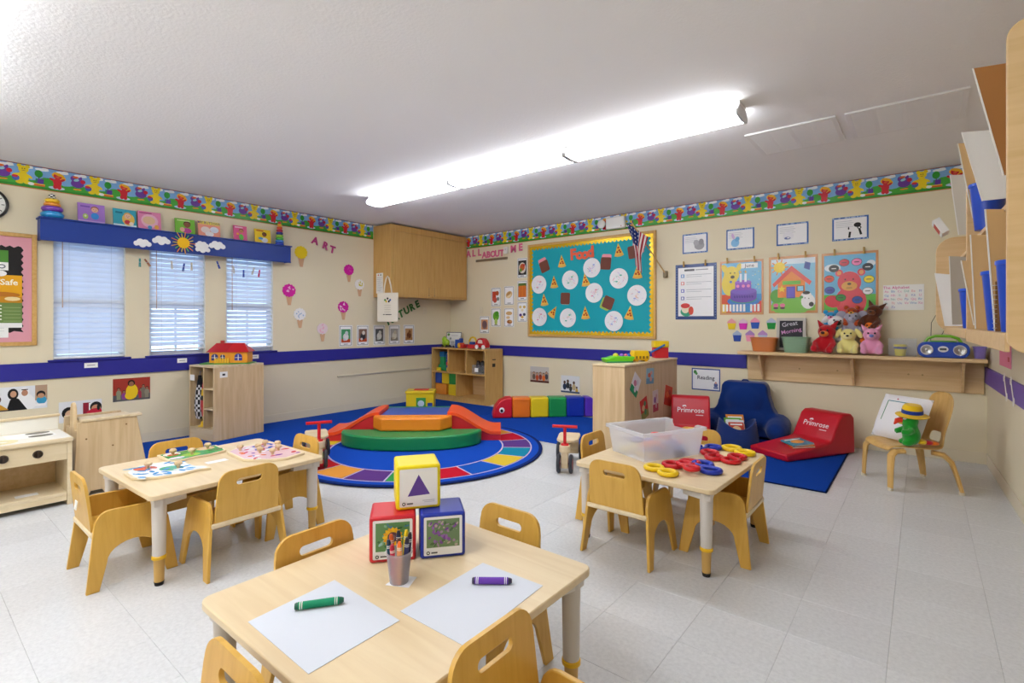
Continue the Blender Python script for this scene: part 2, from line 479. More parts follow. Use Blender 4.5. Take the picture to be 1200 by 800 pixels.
# ------------------------------------------------------------------ ceiling fixtures
def fixture(xa, xb, y, label):
    t = thing('ceiling_light', label, 'ceiling light', 'fluorescent wraparound ceiling lights', loc=((xa+xb)/2, y, CH))
    L2 = (xb-xa)/2-0.004; wd = 0.105
    q = M('F3F3F3'); q.box(-L2, L2, -wd+.03, wd-.03, -0.022, -0.001); q.build('housing', PAINT, t, bev=0.003)
    q = M(); pr = [(-wd+.035, -0.022), (-wd, -0.062), (-wd+0.008, -0.088), (0, -0.096), (wd-0.008, -0.088), (wd, -0.062), (wd-.035, -0.022)]
    q.prism([(a, b) for a, b in pr], -L2+0.0145, L2-0.0145, map=lambda u, v, h: (h, u, v)); q.build('lens', LENS, t)
    for s_ in (-1, 1):
        q = M('C6C6CA'); q.prism([(a*1.06, b*1.08) for a, b in pr], s_*(L2-0.014), s_*L2, map=lambda u, v, h: (h, u, v)); q.build('end_cap', PAINT, t)
xs = [-4.74, -3.453, -2.167, -0.88]
fl = ['lit fluorescent ceiling light at the far left end of the row, nearest the wall cabinet', 'lit fluorescent ceiling light in the middle of the ceiling row', 'lit fluorescent ceiling light at the right end of the row, nearest the ceiling vents']
for i in range(3): fixture(xs[i], xs[i+1], 3.42, fl[i])
fl2 = ['lit fluorescent ceiling light of the second row, by the window wall', 'lit fluorescent ceiling light of the second row, above the near tables', 'lit fluorescent ceiling light of the second row, by the folder rack wall']
for i in range(3): fixture(xs[i], xs[i+1], 0.05, fl2[i])
fl3 = ['lit fluorescent ceiling light of the rear row, by the window wall', 'lit fluorescent ceiling light of the rear row, in the middle', 'lit fluorescent ceiling light of the rear row, by the right wall']
for i in range(3): fixture(xs[i], xs[i+1], -2.0, fl3[i])  # unseen rear row, added to brighten the ceiling

# ------------------------------------------------------------------ ceiling vents
def vent(xa, xb, ya, yb, label):
    t = thing('ceiling_vent', label, 'vent', 'grey ceiling air vents', loc=((xa+xb)/2, (ya+yb)/2, CH))
    a, b = (xb-xa)/2, (yb-ya)/2
    q = M('F1F0F2'); q.box(-a, a, -b, -b+0.03, -0.014, -0.001); q.box(-a, a, b-0.03, b, -0.014, -0.001); q.box(-a, -a+0.03, -b+0.03, b-0.03, -0.014, -0.001); q.box(a-0.03, a, -b+0.03, b-0.03, -0.014, -0.001)
    q.build('vent_frame', PAINT, t, bev=0.002)
    q = M('E6E5E7'); q.box(-a+0.03, a-0.03, -b+0.03, b-0.03, -0.004, -0.001); q.build('backing', PAINT, t)
    for k in (1, 2, 3):
        x = -a + 2*a*k/4; q = M('F1F0F2'); q.box(x-0.012, x+0.012, -b+0.03, b-0.03, -0.014, -0.004); q.build('crossbar', PAINT, t)
    bl = M('EFEEF0'); bl.at(0, 0, 0, rx=math.radians(-24)).box(-a+0.03, a-0.03, -0.010, 0.010, -0.0007, 0.0007); bme = bl.mesh('louvre', PAINT, 0)
    k = 0; y = -b+0.042
    while y < b-0.035:
        o = bpy.data.objects.new('louvre', bme); COL.objects.link(o); o.parent = t; o.location = (0, y, -0.0105); y += 0.0195
vent(-1.02, -0.45, 3.99, 4.56, 'square louvred ceiling vent nearest the fluorescent lights')
vent(-0.40, 0.22, 3.99, 4.56, 'square louvred ceiling vent above the folder rack')
# ================================================================== WALLPAPER BORDER (flat print)
def border_print(m, L, hgt, rep, ph, t=0.001):
    """strip from u=0..L, v=0..hgt"""
    s = hgt/0.19
    m.sheet(0, 0, L, hgt, 'F2F2F2', t)
    m.R(0, 0, L, hgt, '7FB2E4'); m.k += 1
    z0 = m.k
    def c_(x): return min(max(x, 0), L)
    ph %= rep; m.clip = (0, 0, L, hgt); n0 = -1; n1 = int(L/rep)+2
    for i in range(n0, n1):
        o = ph + i*rep; cnt = [0]
        X = lambda f: o + f*rep
        def EE(f, v, rx, ry, col, layer, n=12, a=0):
            x = X(f)
            if x-rx*1.1 < 0.002 or x+rx*1.1 > L-0.002: return
            cnt[0] += 1; m.k = z0+cnt[0]; m.E(x, v*s, rx*s*1.06, ry*s*1.04, col, n, a)
        def PP(pts, col, layer):
            pts = [(X(f), v*s) for f, v in pts]
            if max(p[0] for p in pts) < 0.002 or min(p[0] for p in pts) > L-0.002: return
            cnt[0] += 1; m.k = z0+cnt[0]; m.P(pts, col)
        for f, r in ((0.16, .03), (0.42, .026), (0.62, .03), (0.9, .028)):
            EE(f, 0.168, r*1.4, .011, 'F4F6FA', 1); EE(f+.04, 0.176, r*.7, .010, 'F4F6FA', 1)
        PP([(0, .065), (.12, .085), (.25, .08), (.42, .065), (.55, .075), (.64, .105), (.73, .108), (.82, .08), (.92, .06), (1, .065), (1, .004), (0, .004)], '44A838', 2)
        PP([(0, .02), (.3, .032), (.55, .02), (.8, .03), (1, .02), (1, .004), (0, .004)], '2F8F2E', 3)
        # purple bird with a red ball
        EE(.115, .098, .042, .034, '6E3DA2', 5); EE(.06, .14, .02, .022, '6E3DA2', 5); EE(.145, .13, .012, .034, '6E3DA2', 5, a=-.4)
        EE(.10, .128, .018, .010, '9AD2DC', 6, a=.3); EE(.09, .152, .02, .009, 'E4682A', 7); EE(.195, .122, .017, .017, 'C8203A', 6)
        EE(.09, .048, .016, .006, 'EE9A2C', 5); EE(.14, .05, .016, .006, 'EE9A2C', 5)
        # yellow bear with a ball
        EE(.375, .148, .03, .029, 'EFD51C', 5); EE(.37, .085, .034, .042, 'EFD51C', 5); EE(.322, .172, .014, .014, 'EFD51C', 5); EE(.428, .172, .014, .014, 'EFD51C', 5); EE(.45, .095, .022, .010, 'EFD51C', 5, a=-.6)
        EE(.325, .042, .022, .014, 'EFD51C', 5); EE(.425, .045, .022, .014, 'EFD51C', 5); EE(.29, .10, .026, .010, 'EFD51C', 5, a=.3)
        EE(.36, .153, .004, .004, '3C3320', 6, 6); EE(.39, .153, .004, .004, '3C3320', 6, 6); EE(.375, .138, .012, .003, 'B9922A', 6, 8)
        EE(.275, .072, .022, .022, '4C63B8', 6); EE(.265, .085, .018, .010, 'D6283A', 7)
        # tree, parcel and little train
        EE(.575, .13, .024, .03, '2E9B33', 5); PP([(.57, .075), (.585, .075), (.585, .11), (.57, .11)], '3A7F35', 4)
        PP([(.53, .05), (.64, .05), (.645, .09), (.535, .09)], '5A3A9C', 6); PP([(.53, .05), (.555, .05), (.56, .09), (.535, .09)], '2E8C6A', 7)
        PP([(.49, .03), (.66, .03), (.66, .042), (.49, .042)], 'D85A2A', 6); PP([(.49, .042), (.66, .042), (.66, .05), (.49, .05)], 'F0C830', 6)
        EE(.475, .04, .018, .012, 'F2F2F2', 6)
        # red bear with yellow hair by a puddle
        EE(.82, .035, .05, .013, 'BFDDF0', 4); EE(.85, .13, .045, .026, 'F2B522', 4, a=-.4)
        EE(.835, .135, .026, .024, 'CF2430', 5); EE(.83, .082, .027, .034, 'CF2430', 5); EE(.895, .105, .022, .009, 'CF2430', 5, a=.6); EE(.80, .045, .014, .018, 'CF2430', 5); EE(.855, .043, .014, .018, 'CF2430', 5)
        EE(.765, .10, .022, .010, 'CF2430', 5, a=-.4); EE(.835, .128, .011, .008, 'E2603A', 6); EE(.85, .15, .034, .012, 'F2B522', 6, a=-.3)
    m.k = z0+75
    m.R(0, hgt-0.006*s, L, hgt, '8C2A40'); m.R(0, 0, L, 0.006*s, 'D8843A')
b = M(); border_print(b, 4.39+FW*-1+0.0, 0.205, 0.492, 0.63-FW-0.05)
tag(b.build('wallpaper_border', GLOSS, smooth=0), 'paper frieze of bears, birds and trains along the top of the window wall', 'border', 'animal paper borders', onL(FW, 2.392, 0.002))
b = M(); border_print(b, -LW+rwx(BW)-0.33, 0.205, 0.492, 0.17)
tag(b.build('wallpaper_border', GLOSS, smooth=0), 'paper frieze of bears, birds and trains along the top of the noticeboard wall', 'border', 'animal paper borders', onB(LW+0.33, 2.392, 0.002))

# ================================================================== WINDOW WALL THINGS
# clock
t = thing('wall_clock', 'round black-rimmed wall clock with a white face, cut by the left frame edge', 'clock', mtx=onL(0.535, 2.214))
q = M('17181A'); q.lathe([(0.136, 0), (0.14, 0.02), (0.136, 0.035), (0.122, 0.038), (0.118, 0.02)], 36, cap1=False); q.build('rim', PLASTIC, t)
q = M('F2F2EE'); q.cyl((0,0,0.001), (0,0,0.018), 0.12, n=32)
q.zb = .0184
for h in range(12):
    a = h*PI/6; q.L(0.092*math.sin(a), 0.092*math.cos(a), 0.11*math.sin(a), 0.11*math.cos(a), 0.006, '222222')
q.build('dial', PAPER, t)
q = M('15171A'); q.at(0, 0, 0.022, rz=-0.9).box(-0.003, 0.003, -0.015, 0.06, 0, 0.002); q.at(0, 0, 0.025, rz=1.2).box(-0.002, 0.002, -0.02, 0.09, 0, 0.002); q.build('hands', PLASTIC, t)

# pink and black notice board
t = thing('notice_board', 'wood-framed noticeboard with pink paper and black scalloped edging', 'notice board', mtx=onL(0.40, 1.5))
W2, H2 = 0.45, 0.487
q = M('E0A0AE'); q.box(-W2+0.02, W2-0.02, -H2+0.02, H2-0.02, 0, 0.006); q.build('pink_backing', PAPER, t)
for nm, (a, b_, c, d) in (('l', (-W2, -W2+0.033, -H2, H2)), ('r', (W2-0.033, W2, -H2, H2)), ('t', (-W2+0.033, W2-0.033, H2-0.033, H2)), ('b', (-W2+0.033, W2-0.033, -H2, -H2+0.033))):
    q = M(); q.box(a, b_, c, d, 0, 0.02); q.build('frame_rail', OAK, t, bev=0.003)
pts = []
n = 13
for i in range(n*2): pts.append((-0.33+0.66*i/(2*n), -0.375+(0.016 if i % 2 else 0)))
for i in range(n*2+2): pts.append((0.365-(0.016 if i % 2 else 0), -0.37+0.74*i/(2*n+1)))
for i in range(n*2): pts.append((0.33-0.66*i/(2*n), 0.375-(0.016 if i % 2 else 0)))
for i in range(n*2+2): pts.append((-0.335, 0.37-0.74*i/(2*n+1)))
q = M('1B191B'); q.prism(pts, 0.0062, 0.0075); q.build('black_edging', PAPER, t)
def poster(name, label, cat, w, h, draw, mtx, group=None, base='F4F4F2', t=0.0012, mat=None):
    m = M(); m.sheet(-w/2, -h/2, w/2, h/2, base, t); m.clip = (-w/2, -h/2, w/2, h/2); draw(m, w/2, h/2)
    return tag(m.build(name, mat or PAPER, smooth=0), label, cat, group, mtx)
def d1(m, a, b):
    m.R(-a, -b*.2, a, b, '4E8A34'); m.R(-a, -b, a, -b*.2, 'F4F4F2'); m.E(a*.80, -b*.62, .024, .019, '7C8288', 16); m.E(a*.80, -b*.62, .014, .010, 'F4F4F2', 16); m.text('G', a*.5, -b*.62, .055, '7C8288', .02)
poster('flyer', 'green and white flyer pinned high on the pink noticeboard', 'flyer', .40, .17, d1, onL(.47, 1.745, .012))
def d2(m, a, b):
    m.E(0, 0, a*.98, b*.98, 'F6F6F6', 20)
m = M('F6F6F6'); m.prism([(.045*math.cos(i*PI/10), .026*math.sin(i*PI/10)) for i in range(20)], -.001, .0006); tag(m.build('paper_disc', PAPER), 'small white oval label on the black noticeboard paper', 'label', None, onL(.615, 1.632, .0185))
def d3(m, a, b):
    m.R(-a, -b*.05, a, b, 'E8A818'); m.E(.05, b*.25, .12, .025, 'B8701A', 14); m.R(-a, -b*.05, a, b*.18, 'C98A1C'); m.E(.12, b*.1, .05, .018, 'F0D8A0', 12)
    m.R(-a, -b*.82, a, -b*.05, '6E8A4A')
    for k in range(5): m.R(-a, -b*(.18+k*.13), a*.3, -b*(.14+k*.13), 'F0F0EA'); m.R(a*.35, -b*(.24+k*.13), a*.95, -b*(.22+k*.13), '9CB27A')
    m.R(-a, -b, a, -b*.82, 'EFEFEF'); m.text('Safe', a*.55, b*.72, .068, 'FBF3DC', .02)
poster('safety_poster', 'yellow and green poster headed Safe on the pink noticeboard', 'poster', .36, .45, d3, onL(.575, 1.395, .0155))
def d4(m, a, b):
    for k in range(7): m.R(-a*.85, b*(.8-k*.22), a*.8, b*(.78-k*.22), 'B4B8C0')
poster('notice_sheet', 'white printed notice under the yellow safety poster', 'sheet', .25, .24, d4, onL(.545, 1.205, .0125))

# blue window valance shelf
t = thing('window_valance', 'long royal-blue valance shelf across the top of the three windows', 'valance', mtx=None, loc=(LW, 1.978, 2.03))
q = M('1B3D96'); q.box(0.125, 0.143, -1.125, 1.125, -0.092, 0.094); q.build('front_board', PAINT, t, bev=0.002)
q = M('1B3D96'); q.box(0.001, 0.16, -1.135, 1.135, 0.094, 0.108); q.build('top_board', PAINT, t, bev=0.003)
q = M('1B3D96'); q.box(0.14, 0.15, -1.125, 1.125, -0.098, -0.086); q.build('lower_bead', PAINT, t, bev=0.003)
for s_ in (-1, 1): q = M('1B3D96'); q.box(0.002, 0.125, s_*1.116-0.008, s_*1.116+0.008, -0.09, 0.094); q.build('end_board', PAINT, t, bev=0.002)
VT = 2.138
def cloud(m, s=1.0, t=0.004):
    C_ = ((-.05, -.005, .026), (-.02, .012, .032), (.022, .010, .03), (.052, -.006, .024), (0, -.012, .03)); pts = []
    for i in range(48):
        a = 2*PI*i/48; R_ = 0
        for x, y, r in C_:       # outline: farthest hit of the ray on the union of the puffs
            b = x*math.cos(a)+y*math.sin(a); d = b*b-(x*x+y*y-r*r)
            if d > 0: R_ = max(R_, b+math.sqrt(d))
        pts.append((s*R_*math.cos(a), s*R_*math.sin(a)))
    m.prism(pts, 0, t, col='F6F6F8')
for k, (y, z, s_, lb) in enumerate([(1.597, 1.992, .98, 'leftmost white paper cloud on the blue valance'), (1.755, 2.037, 1.05, 'white paper cloud just left of the paper sun'), (2.13, 1.992, .95, 'lower white paper cloud right of the paper sun'), (2.12, 2.035, .9, 'upper white paper cloud touching the lower one, right of the sun'), (2.27, 2.045, 1.1, 'rightmost white paper cloud on the blue valance')]):
    m = M(); cloud(m, s_, .003); tag(m.build('paper_cloud', PAPER), lb, 'cloud', 'paper clouds on the valance', frame((0,1,0),(0,0,1),(1,0,0),(LW+(.1445, .1445, .152, .1555, .159)[k], y, z)))
t = thing('paper_sun', 'yellow paper sun with coloured rays in the middle of the blue valance', 'sun', mtx=frame((0,1,0),(0,0,1),(1,0,0),(LW+.1625, 1.945, 2.035)))
q = M(); q.prism([(.055*math.cos(i*PI/14), .055*math.sin(i*PI/14)) for i in range(28)], 0, .004, col='F2BE18'); q.build('disc', PAPER, t)
for i in range(18):
    a = i*PI/9; l = .095 if i % 2 else .115
    q = M(('F08A3C', 'E7D04A', 'F2A84A', '6FBF5A')[i % 4]); q.at(0, 0, -.001, rz=a).box(.053, l, -.004, .004, 0, .003); q.build('ray', PAPER, t)

# books on the valance (each with cover, pages, print)
def book(name, label, w, h, cov, draw, mtx, th=.012, group='picture books along the window valance'):
    t = thing(name, label, 'book', group, mtx)
    q = M(cov); q.box(-w/2, w/2, 0, h, th-.0015, th); q.box(-w/2, w/2, 0, h, 0, .0015); q.box(-w/2, -w/2+.0015, 0, h, .0015, th-.0015); q.build('cover', GLOSS, t)
    q = M('F2EEE2'); q.box(-w/2+.002, w/2-.003, .003, h-.003, .0017, th-.0017); q.build('pages', PAPER, t)
    q = M(); q.T = Matrix.Translation((0, h/2, th+.0003)); draw(q, w/2, h/2); q.build('cover_print', GLOSS, t, smooth=0)
    return t
def lean(y, tilt=8, x=.05): return Matrix.Translation((LW+x, y, VT+.002)) @ Matrix.Rotation(-math.radians(tilt), 4, 'Y') @ frame((0,1,0),(0,0,1),(1,0,0),(0,0,0))
def face(m, x, y, r, skin, hair): m.E(x, y+r*.3, r*1.15, r*1.05, hair, 14); m.E(x, y, r, r*.95, skin, 14); m.E(x-r*.35, y+.1*r, r*.09, r*.12, '2A2220', 6); m.E(x+r*.35, y+.1*r, r*.09, r*.12, '2A2220', 6); m.E(x, y-r*.4, r*.25, r*.08, 'B4484A', 8)
def b1(m, a, b): m.R(-a, -b, a, b, 'A67BD0'); m.R(-a, -b, a, -b*.75, 'C9A8E4'); m.E(a*.25, -b*.25, a*.3, b*.35, '3A8FD8'); face(m, a*.25, b*.4, .026, 'E9B79A', '9A5A3A'); m.E(-a*.45, -b*.35, a*.2, b*.28, 'B7D66E'); m.E(-a*.45, -b*.3, a*.08, b*.1, 'F0F0D8'); m.R(-a*.8, b*.6, -a*.1, b*.75, '7A4FB0')
def b2(m, a, b): m.R(-a, -b, a, b, '39A6BE'); m.R(-a, -b, a, -b*.7, 'D6ECF0'); m.E(a*.3, -b*.1, a*.55, b*.7, 'F0C860'); face(m, a*.25, b*.25, .028, 'F0C4A6', 'E0A840'); m.E(a*.2, -b*.4, a*.25, b*.25, 'D8404A'); m.E(a*.55, -b*.55, a*.2, b*.2, 'F4E4D4'); m.R(-a*.8, b*.5, -a*.2, b*.7, '1C6F86')
def b3(m, a, b): m.R(-a, -b, a, b, 'E58AB4'); m.E(0, 0, a*.75, b*.75, 'F2BCD2'); m.E(-a*.05, b*.05, a*.55, b*.45, 'E6C09A'); m.E(a*.0, -b*.7, a*.2, b*.2, '4AA0D0'); m.E(a*.6, -b*.6, a*.2, b*.25, 'F0B050'); m.R(-a*.9, b*.75, a*.2, b*.88, 'B04A80')
def b4(m, a, b): m.R(-a, -b, a, b, '7CC142'); face(m, a*.2, b*.25, .03, '8A5A3C', '4A2A1C'); m.E(a*.15, -b*.5, a*.5, b*.35, 'C84A9A'); m.E(-a*.3, -b*.4, a*.25, b*.3, 'E8B89A'); m.R(-a*.8, b*.7, a*.5, b*.85, 'D8F0A0')
def b5(m, a, b):
    m.R(-a, -b, a, b, 'F2A08C'); m.R(-a, b*.6, a, b, 'F0DC5A'); m.text('MY BUTTONS', 0, b*.8, .036, '4A3A8A', .01)
    m.E(-a*.35, -b*.1, a*.42, b*.42, 'F4E4E0'); m.E(a*.45, 0, a*.4, b*.4, 'E4E8F4'); m.E(0, -b*.6, a*.4, b*.32, 'F6F0F2')
def b6(m, a, b): m.R(-a, -b, a, b, 'DE5C8E'); face(m, a*.15, b*.3, .022, 'C98A60', '6A3420'); m.E(a*.1, -b*.5, a*.35, b*.4, '5FBF4A'); m.E(-a*.4, -b*.1, a*.2, b*.15, 'F0A83C'); m.R(-a*.8, b*.7, a*.4, b*.85, 'F4D0DC')
def b7(m, a, b): m.R(-a, -b, a, b, 'F2CE24'); face(m, a*.2, b*.25, .024, '7A4A30', '241A16'); m.E(a*.2, -b*.5, a*.4, b*.35, 'E8ECF4'); m.E(-a*.3, -b*.3, a*.3, b*.18, '4A9AC8'); m.R(-a*.8, b*.7, a*.1, b*.85, 'C04A2A')
for y, wd, h, cv, dr, lb in [(1.222, .20, .185, '9E72CA', b1, 'purple picture book nearest the blue stacking rings'), (1.478, .185, .178, '2C97B0', b2, 'teal picture book with a blond child, second along the valance'), (1.682, .195, .188, 'E088B2', b3, 'pink picture book with a round baby face'), (1.998, .185, .165, '72B63C', b4, 'lime-green picture book behind the paper clouds'), (2.232, .22, .172, 'F09880', b5, 'salmon and yellow picture book with large pale dots'), (2.556, .145, .176, 'D85588', b6, 'narrow raspberry-pink picture book right of the salmon one'), (2.81, .185, .17, 'EFC81C', b7, 'yellow picture book nearest the rainbow ring tower')]:
    book('picture_book', lb, wd, h, cv, dr, lean(y))
# stacking rings
t = thing('stacking_rings', 'squat ring stacker with blue, purple and yellow rings and a chequered top', 'toy', loc=(LW+.075, .942, VT+.0005))
def torus(m, z, R_, r, col, n=22): m.tube([(R_*math.cos(2*PI*i/n), R_*math.sin(2*PI*i/n), z) for i in range(n)], r, 10, True, col)
for z, R_, r, c in ((.031, .052, .029, '2F9BDF'), (.083, .052, .024, '7A3FB4'), (.122, .040, .019, 'F09A28'), (.156, .036, .017, 'F5CB1E')):
    q = M(); torus(q, z, R_, r, c); q.build('ring', PLASTIC, t)
q = M('F2F2F2'); q.cyl((0,0,0), (0,0,.16), .02, n=12); q.build('peg', PLASTIC, t)
q = M('FFFFFF'); q.ell(0, 0, .196, .026, n=8, m=6)
for i, f in enumerate(q.f):
    if (i//8 + i) % 2: q.c[i] = hx('151515')
q.build('chequered_knob', PLASTIC, t, smooth=0)
t = thing('ring_tower', 'tall narrow rainbow ring tower at the right end of the valance', 'toy', loc=(LW+.07, 3.0, VT+.0005))
zz = 0.0
for k, (c, R_) in enumerate((('2B49C8', .047), ('3E7BD8', .046), ('4FB848', .043), ('9ACB3C', .040), ('2E3A9C', .038), ('C62A4C', .035), ('E2602C', .031), ('F0B52A', .026))):
    q = M(); torus(q, zz+.017, R_-.014, .0165, c, 16); q.build('ring', PLASTIC, t); zz += .0325
q = M('D83A44'); q.ell(0, 0, zz+.014, .019, n=10, m=7); q.build('ball_top', PLASTIC, t)
q = M('F0C030'); q.cyl((0,0,0), (0,0,zz+.005), .012, n=10); q.build('peg', PLASTIC, t)

# string of pegs in front of the windows
pts = []
for i in range(33): u = i/32; pts.append((LW+.13, 1.45+u*1.37, 1.885-.035*math.sin(PI*((u*3) % 1))-.01*math.sin(u*9)))
q = M('D8D2C4'); q.tube(pts, .0018, 5); tag(q.build('peg_string', FABRIC), 'thin string swagged across the windows under the blue valance', 'string')
for y, z, c, a, lb in [(1.577, 1.80, '2E8E8A', .0, 'teal clothespin hanging left on the window string'), (1.64, 1.805, 'A0603C', .6, 'brown tilted clothespin between the first two windows'), (1.956, 1.785, '223C8C', -.15, 'dark blue clothespin in front of the middle window'), (1.85, 1.80, 'D9CFBE', .05, 'pale clothespin left of the dark blue one on the middle window'), (2.03, 1.80, 'D5C7A8', 0, 'pale wood clothespin right of the dark blue one on the middle window'), (2.29, 1.84, '26409A', .35, 'blue clothespin on the wall strip before the third window'), (2.555, 1.765, '2545A0', 0, 'blue clothespin in front of the third window'), (2.728, 1.78, 'C83264', -.15, 'pink clothespin in front of the third window'), (2.45, 1.80, 'DCD4C6', .1, 'pale clothespin at the left edge of the third window'), (2.66, 1.80, 'DAD0BC', -.3, 'pale clothespin between the blue and pink ones on the third window')]:
    t = thing('clothespin', lb, 'clothespin', 'clothespins on the window string', mtx=frame((0,1,0),(0,0,1),(1,0,0),(LW+.13, y, z)) @ Matrix.Rotation(a, 4, 'Z'))
    for s_ in (-1, 1): q = M(c); q.at(s_*.0045, .0, .004, rz=s_*.03).box(-.0035, .0035, -.042, .042, -.004, .004); q.build('jaw', PAINT, t)
    q = M('B8BCC2'); q.cyl((-.008, .005, .004), (.008, .005, .004), .005, n=8); q.build('spring', METAL, t)

# ART letters, ice creams
def letters(word, wall, pos, size, col, h, lab, grp, bold=.03, rots=None):
    for ch, (a, b), i in zip(word, pos, range(99)):
        m = M(); m.text(ch, 0, 0, size, col, bold, h=h); r = rots[i] if rots else 0
        tag(m.build('cut_out_letter', PAPER, smooth=0), lab % ch if isinstance(lab, str) else lab[i], 'letter', grp, wall(a, b, .0045+.0048*(i % 2), r))
letters('ART', onL, [(3.497, 2.262), (3.638, 2.215), (3.745, 2.175)], .125, 'B8407E', .004, 'magenta cut-out letter %s of the word ART', 'letters of the word ART', .045, [-.25, -.3, -.2])
cones = [(3.307, 2.062, 'F0D218', 'F0D218', 'yellow paper ice cream under the end of the blue valance', 1.1), (3.993, 1.90, 'D81FA4', 'E245B4', 'magenta paper ice cream nearest the wall cabinet', 1.0), (4.162, 1.71, 'F4F2EE', 'D8CE2C', 'white paper ice cream with yellow paint, nearest the wall cabinet', 1.0), (3.151, 1.575, 'D61AA0', 'F4B8E0', 'magenta paper ice cream at the left by the third window', 1.1), (3.907, 1.39, 'D828A6', 'F4E0EE', 'magenta and white paper ice cream above the framed animal cards', 1.05), (3.29, 1.285, 'F4F4F4', 'A8C4E0', 'white paper ice cream with pale blue dabs', 1.05), (3.60, 1.10, 'F0DCE2', 'F4B4CC', 'pale pink speckled paper ice cream, lowest of the seven', 1.0)]
for y, z, c1, c2, lb, s_ in cones:
    t = thing('paper_ice_cream', lb, 'paper craft', 'paper ice creams on the wall', mtx=onL(y, z, .003))
    q = M('D9AE88'); q.prism([(-.036*s_, -.03*s_), (-.012*s_, -.135*s_), (.022*s_, -.135*s_), (.04*s_, -.03*s_)], 0, .002); q.build('cone', PAPER, t)
    q = M(c1); n = 28; q.prism([((.076+.006*math.sin(i*2.7))*s_*math.cos(2*PI*i/n), .03*s_+(.072+.006*math.sin(i*2.7+1))*s_*math.sin(2*PI*i/n)) for i in range(n)], .002, .005, col=c1); q.build('scoop', PAPER, t)
    q = M(); q.zb = .0052
    rg = random.Random(int(y*1000))
    for i in range(7): a = rg.uniform(0, 6.28); r = rg.uniform(0, .05)*s_; q.E(r*math.cos(a), .03*s_+r*math.sin(a), rg.uniform(.008, .02)*s_, rg.uniform(.005, .01)*s_, c2, 8, rg.uniform(0, 3))
    q.build('paint_dabs', PAPER, t, smooth=0)

# NATURE letters partly behind the bag
na = [(4.68, 1.235), (4.785, 1.285), (4.885, 1.335), (4.99, 1.39), (5.095, 1.44), (5.20, 1.49)]
letters('NATURE', onL, na, .15, '3F7A3C', .004, 'green cut-out letter %s of the word NATURE below the cabinet', 'letters of the word NATURE', .04, [.42]*6)
# animal cards
def acard(bgc, fg):
    def d(m, a, b):
        m.R(-a*.86, -b*.9, a*.86, b*.9, '4A4A52'); m.R(-a*.8, -b*.87, a*.8, b*.87, 'FAFAFA'); m.R(-a*.68, -b*.62, a*.68, b*.62, bgc)
        m.R(-a*.68, -b*.62, a*.68, -b*.3, fg[0]); m.E(0, -b*.1, a*.42, b*.35, fg[1]); m.E(a*.12, b*.25, a*.25, b*.2, fg[2]); m.E(-a*.2, -b*.35, a*.2, b*.12, fg[2]); m.R(-a*.3, -b*.8, a*.3, -b*.75, '333333')
    return d
cd = [(3.948, 'card of a white animal on green and red, leftmost of the animal cards', acard('4FA46A', ('C4532A', 'E8E8E8', 'D0D8DC')), .205), (4.218, 'card of a dark animal over orange, second of the animal cards', acard('8A6A5A', ('C8542C', '30303A', 'E0D8D0')), .195), (4.495, 'card of a white animal on dark grey, middle of the animal cards', acard('5A5A5E', ('6A6862', 'E6E6E2', 'D4D4D0')), .2), (4.765, 'card of a pale animal on grey, fourth of the animal cards', acard('A8A49C', ('8A8478', 'D8D2C2', 'C2B8A0')), .204), (5.04, 'card of a brown animal on tan, rightmost of the animal cards', acard('C49A6A', ('B08048', '6A3A20', '8A5A34')), .21)]
for y, lb, dr, wd in cd: poster('animal_card', lb, 'card', wd, .29, dr, onL(y, 1.03), 'animal cards above the blue rail')

# rail labels
for y, wd, lb in [(1.225, .10, 'small white label on the blue rail under the first window'), (1.98, .09, 'small white label on the blue rail under the middle window'), (2.725, .10, 'small white label on the blue rail behind the toy house')]:
    def dl(m, a, b): m.R(-a*.6, -b*.15, a*.6, b*.2, 'A8A8B4')
    poster('rail_label', lb, 'label', wd, .046, dl, onL(y, .812, .0202), 'labels on the blue rail')

# family photos
def person_fig(m, x, y, s, cloth, skin='C89878', hair='241C1A'):
    m.E(x, y, .5*s, .75*s, cloth, 14); m.E(x, y+1.0*s, .31*s, .36*s, hair, 12); m.E(x, y+.93*s, .25*s, .29*s, skin, 12)
def ph1(m, a, b):
    m.R(-a, -b, a, b, 'E6EAF0'); m.R(a*.62, -b*.3, a, b, 'B89A80'); m.E(a*.3, -b*.5, .07, .09, 'F4F5F7'); m.E(a*.3, b*.45, .03, .045, 'F6F6F8'); m.E(a*.3, b*.42, .021, .027, 'B8866A'); m.R(a*.2, b*.66, a*.4, b*.74, '1C1C1C'); m.P([(-a*.25, -b), (-a*.14, -b*.1), (-a*.03, b*.1), (a*.12, -b*.05), (a*.38, -b)], '17181C'); m.E(-a*.05, b*.38, .034, .048, '17181C'); m.E(-a*.04, b*.38, .020, .028, 'D0A080')
    m.E(a*.82, -b*.3, .034, .035, '3A9CC8'); m.E(a*.8, b*.2, .03, .032, '201A18'); m.E(a*.8, b*.08, .023, .022, 'C09070'); m.R(a*.55, -b*.8, a*.95, -b*.6, 'F4F4F6'); m.P([(-a*.95, -b*.88), (-a*.85, -b*.5), (-a*.6, -b*.35), (-a*.4, -b*.45), (-a*.18, -b*.88)], 'D8A23A'); m.E(-a*.55, b*.0, .033, .036, '2A211C'); m.E(-a*.55, -b*.08, .027, .031, 'C8987A'); m.R(-a, -b, -a*.2, -b*.88, '5A4A40')
poster('family_photo', 'family photo with a black headscarf and a mustard shirt, above the play stove', 'photo', .42, .205, ph1, onL(.71, .557), 'family photos on the walls')
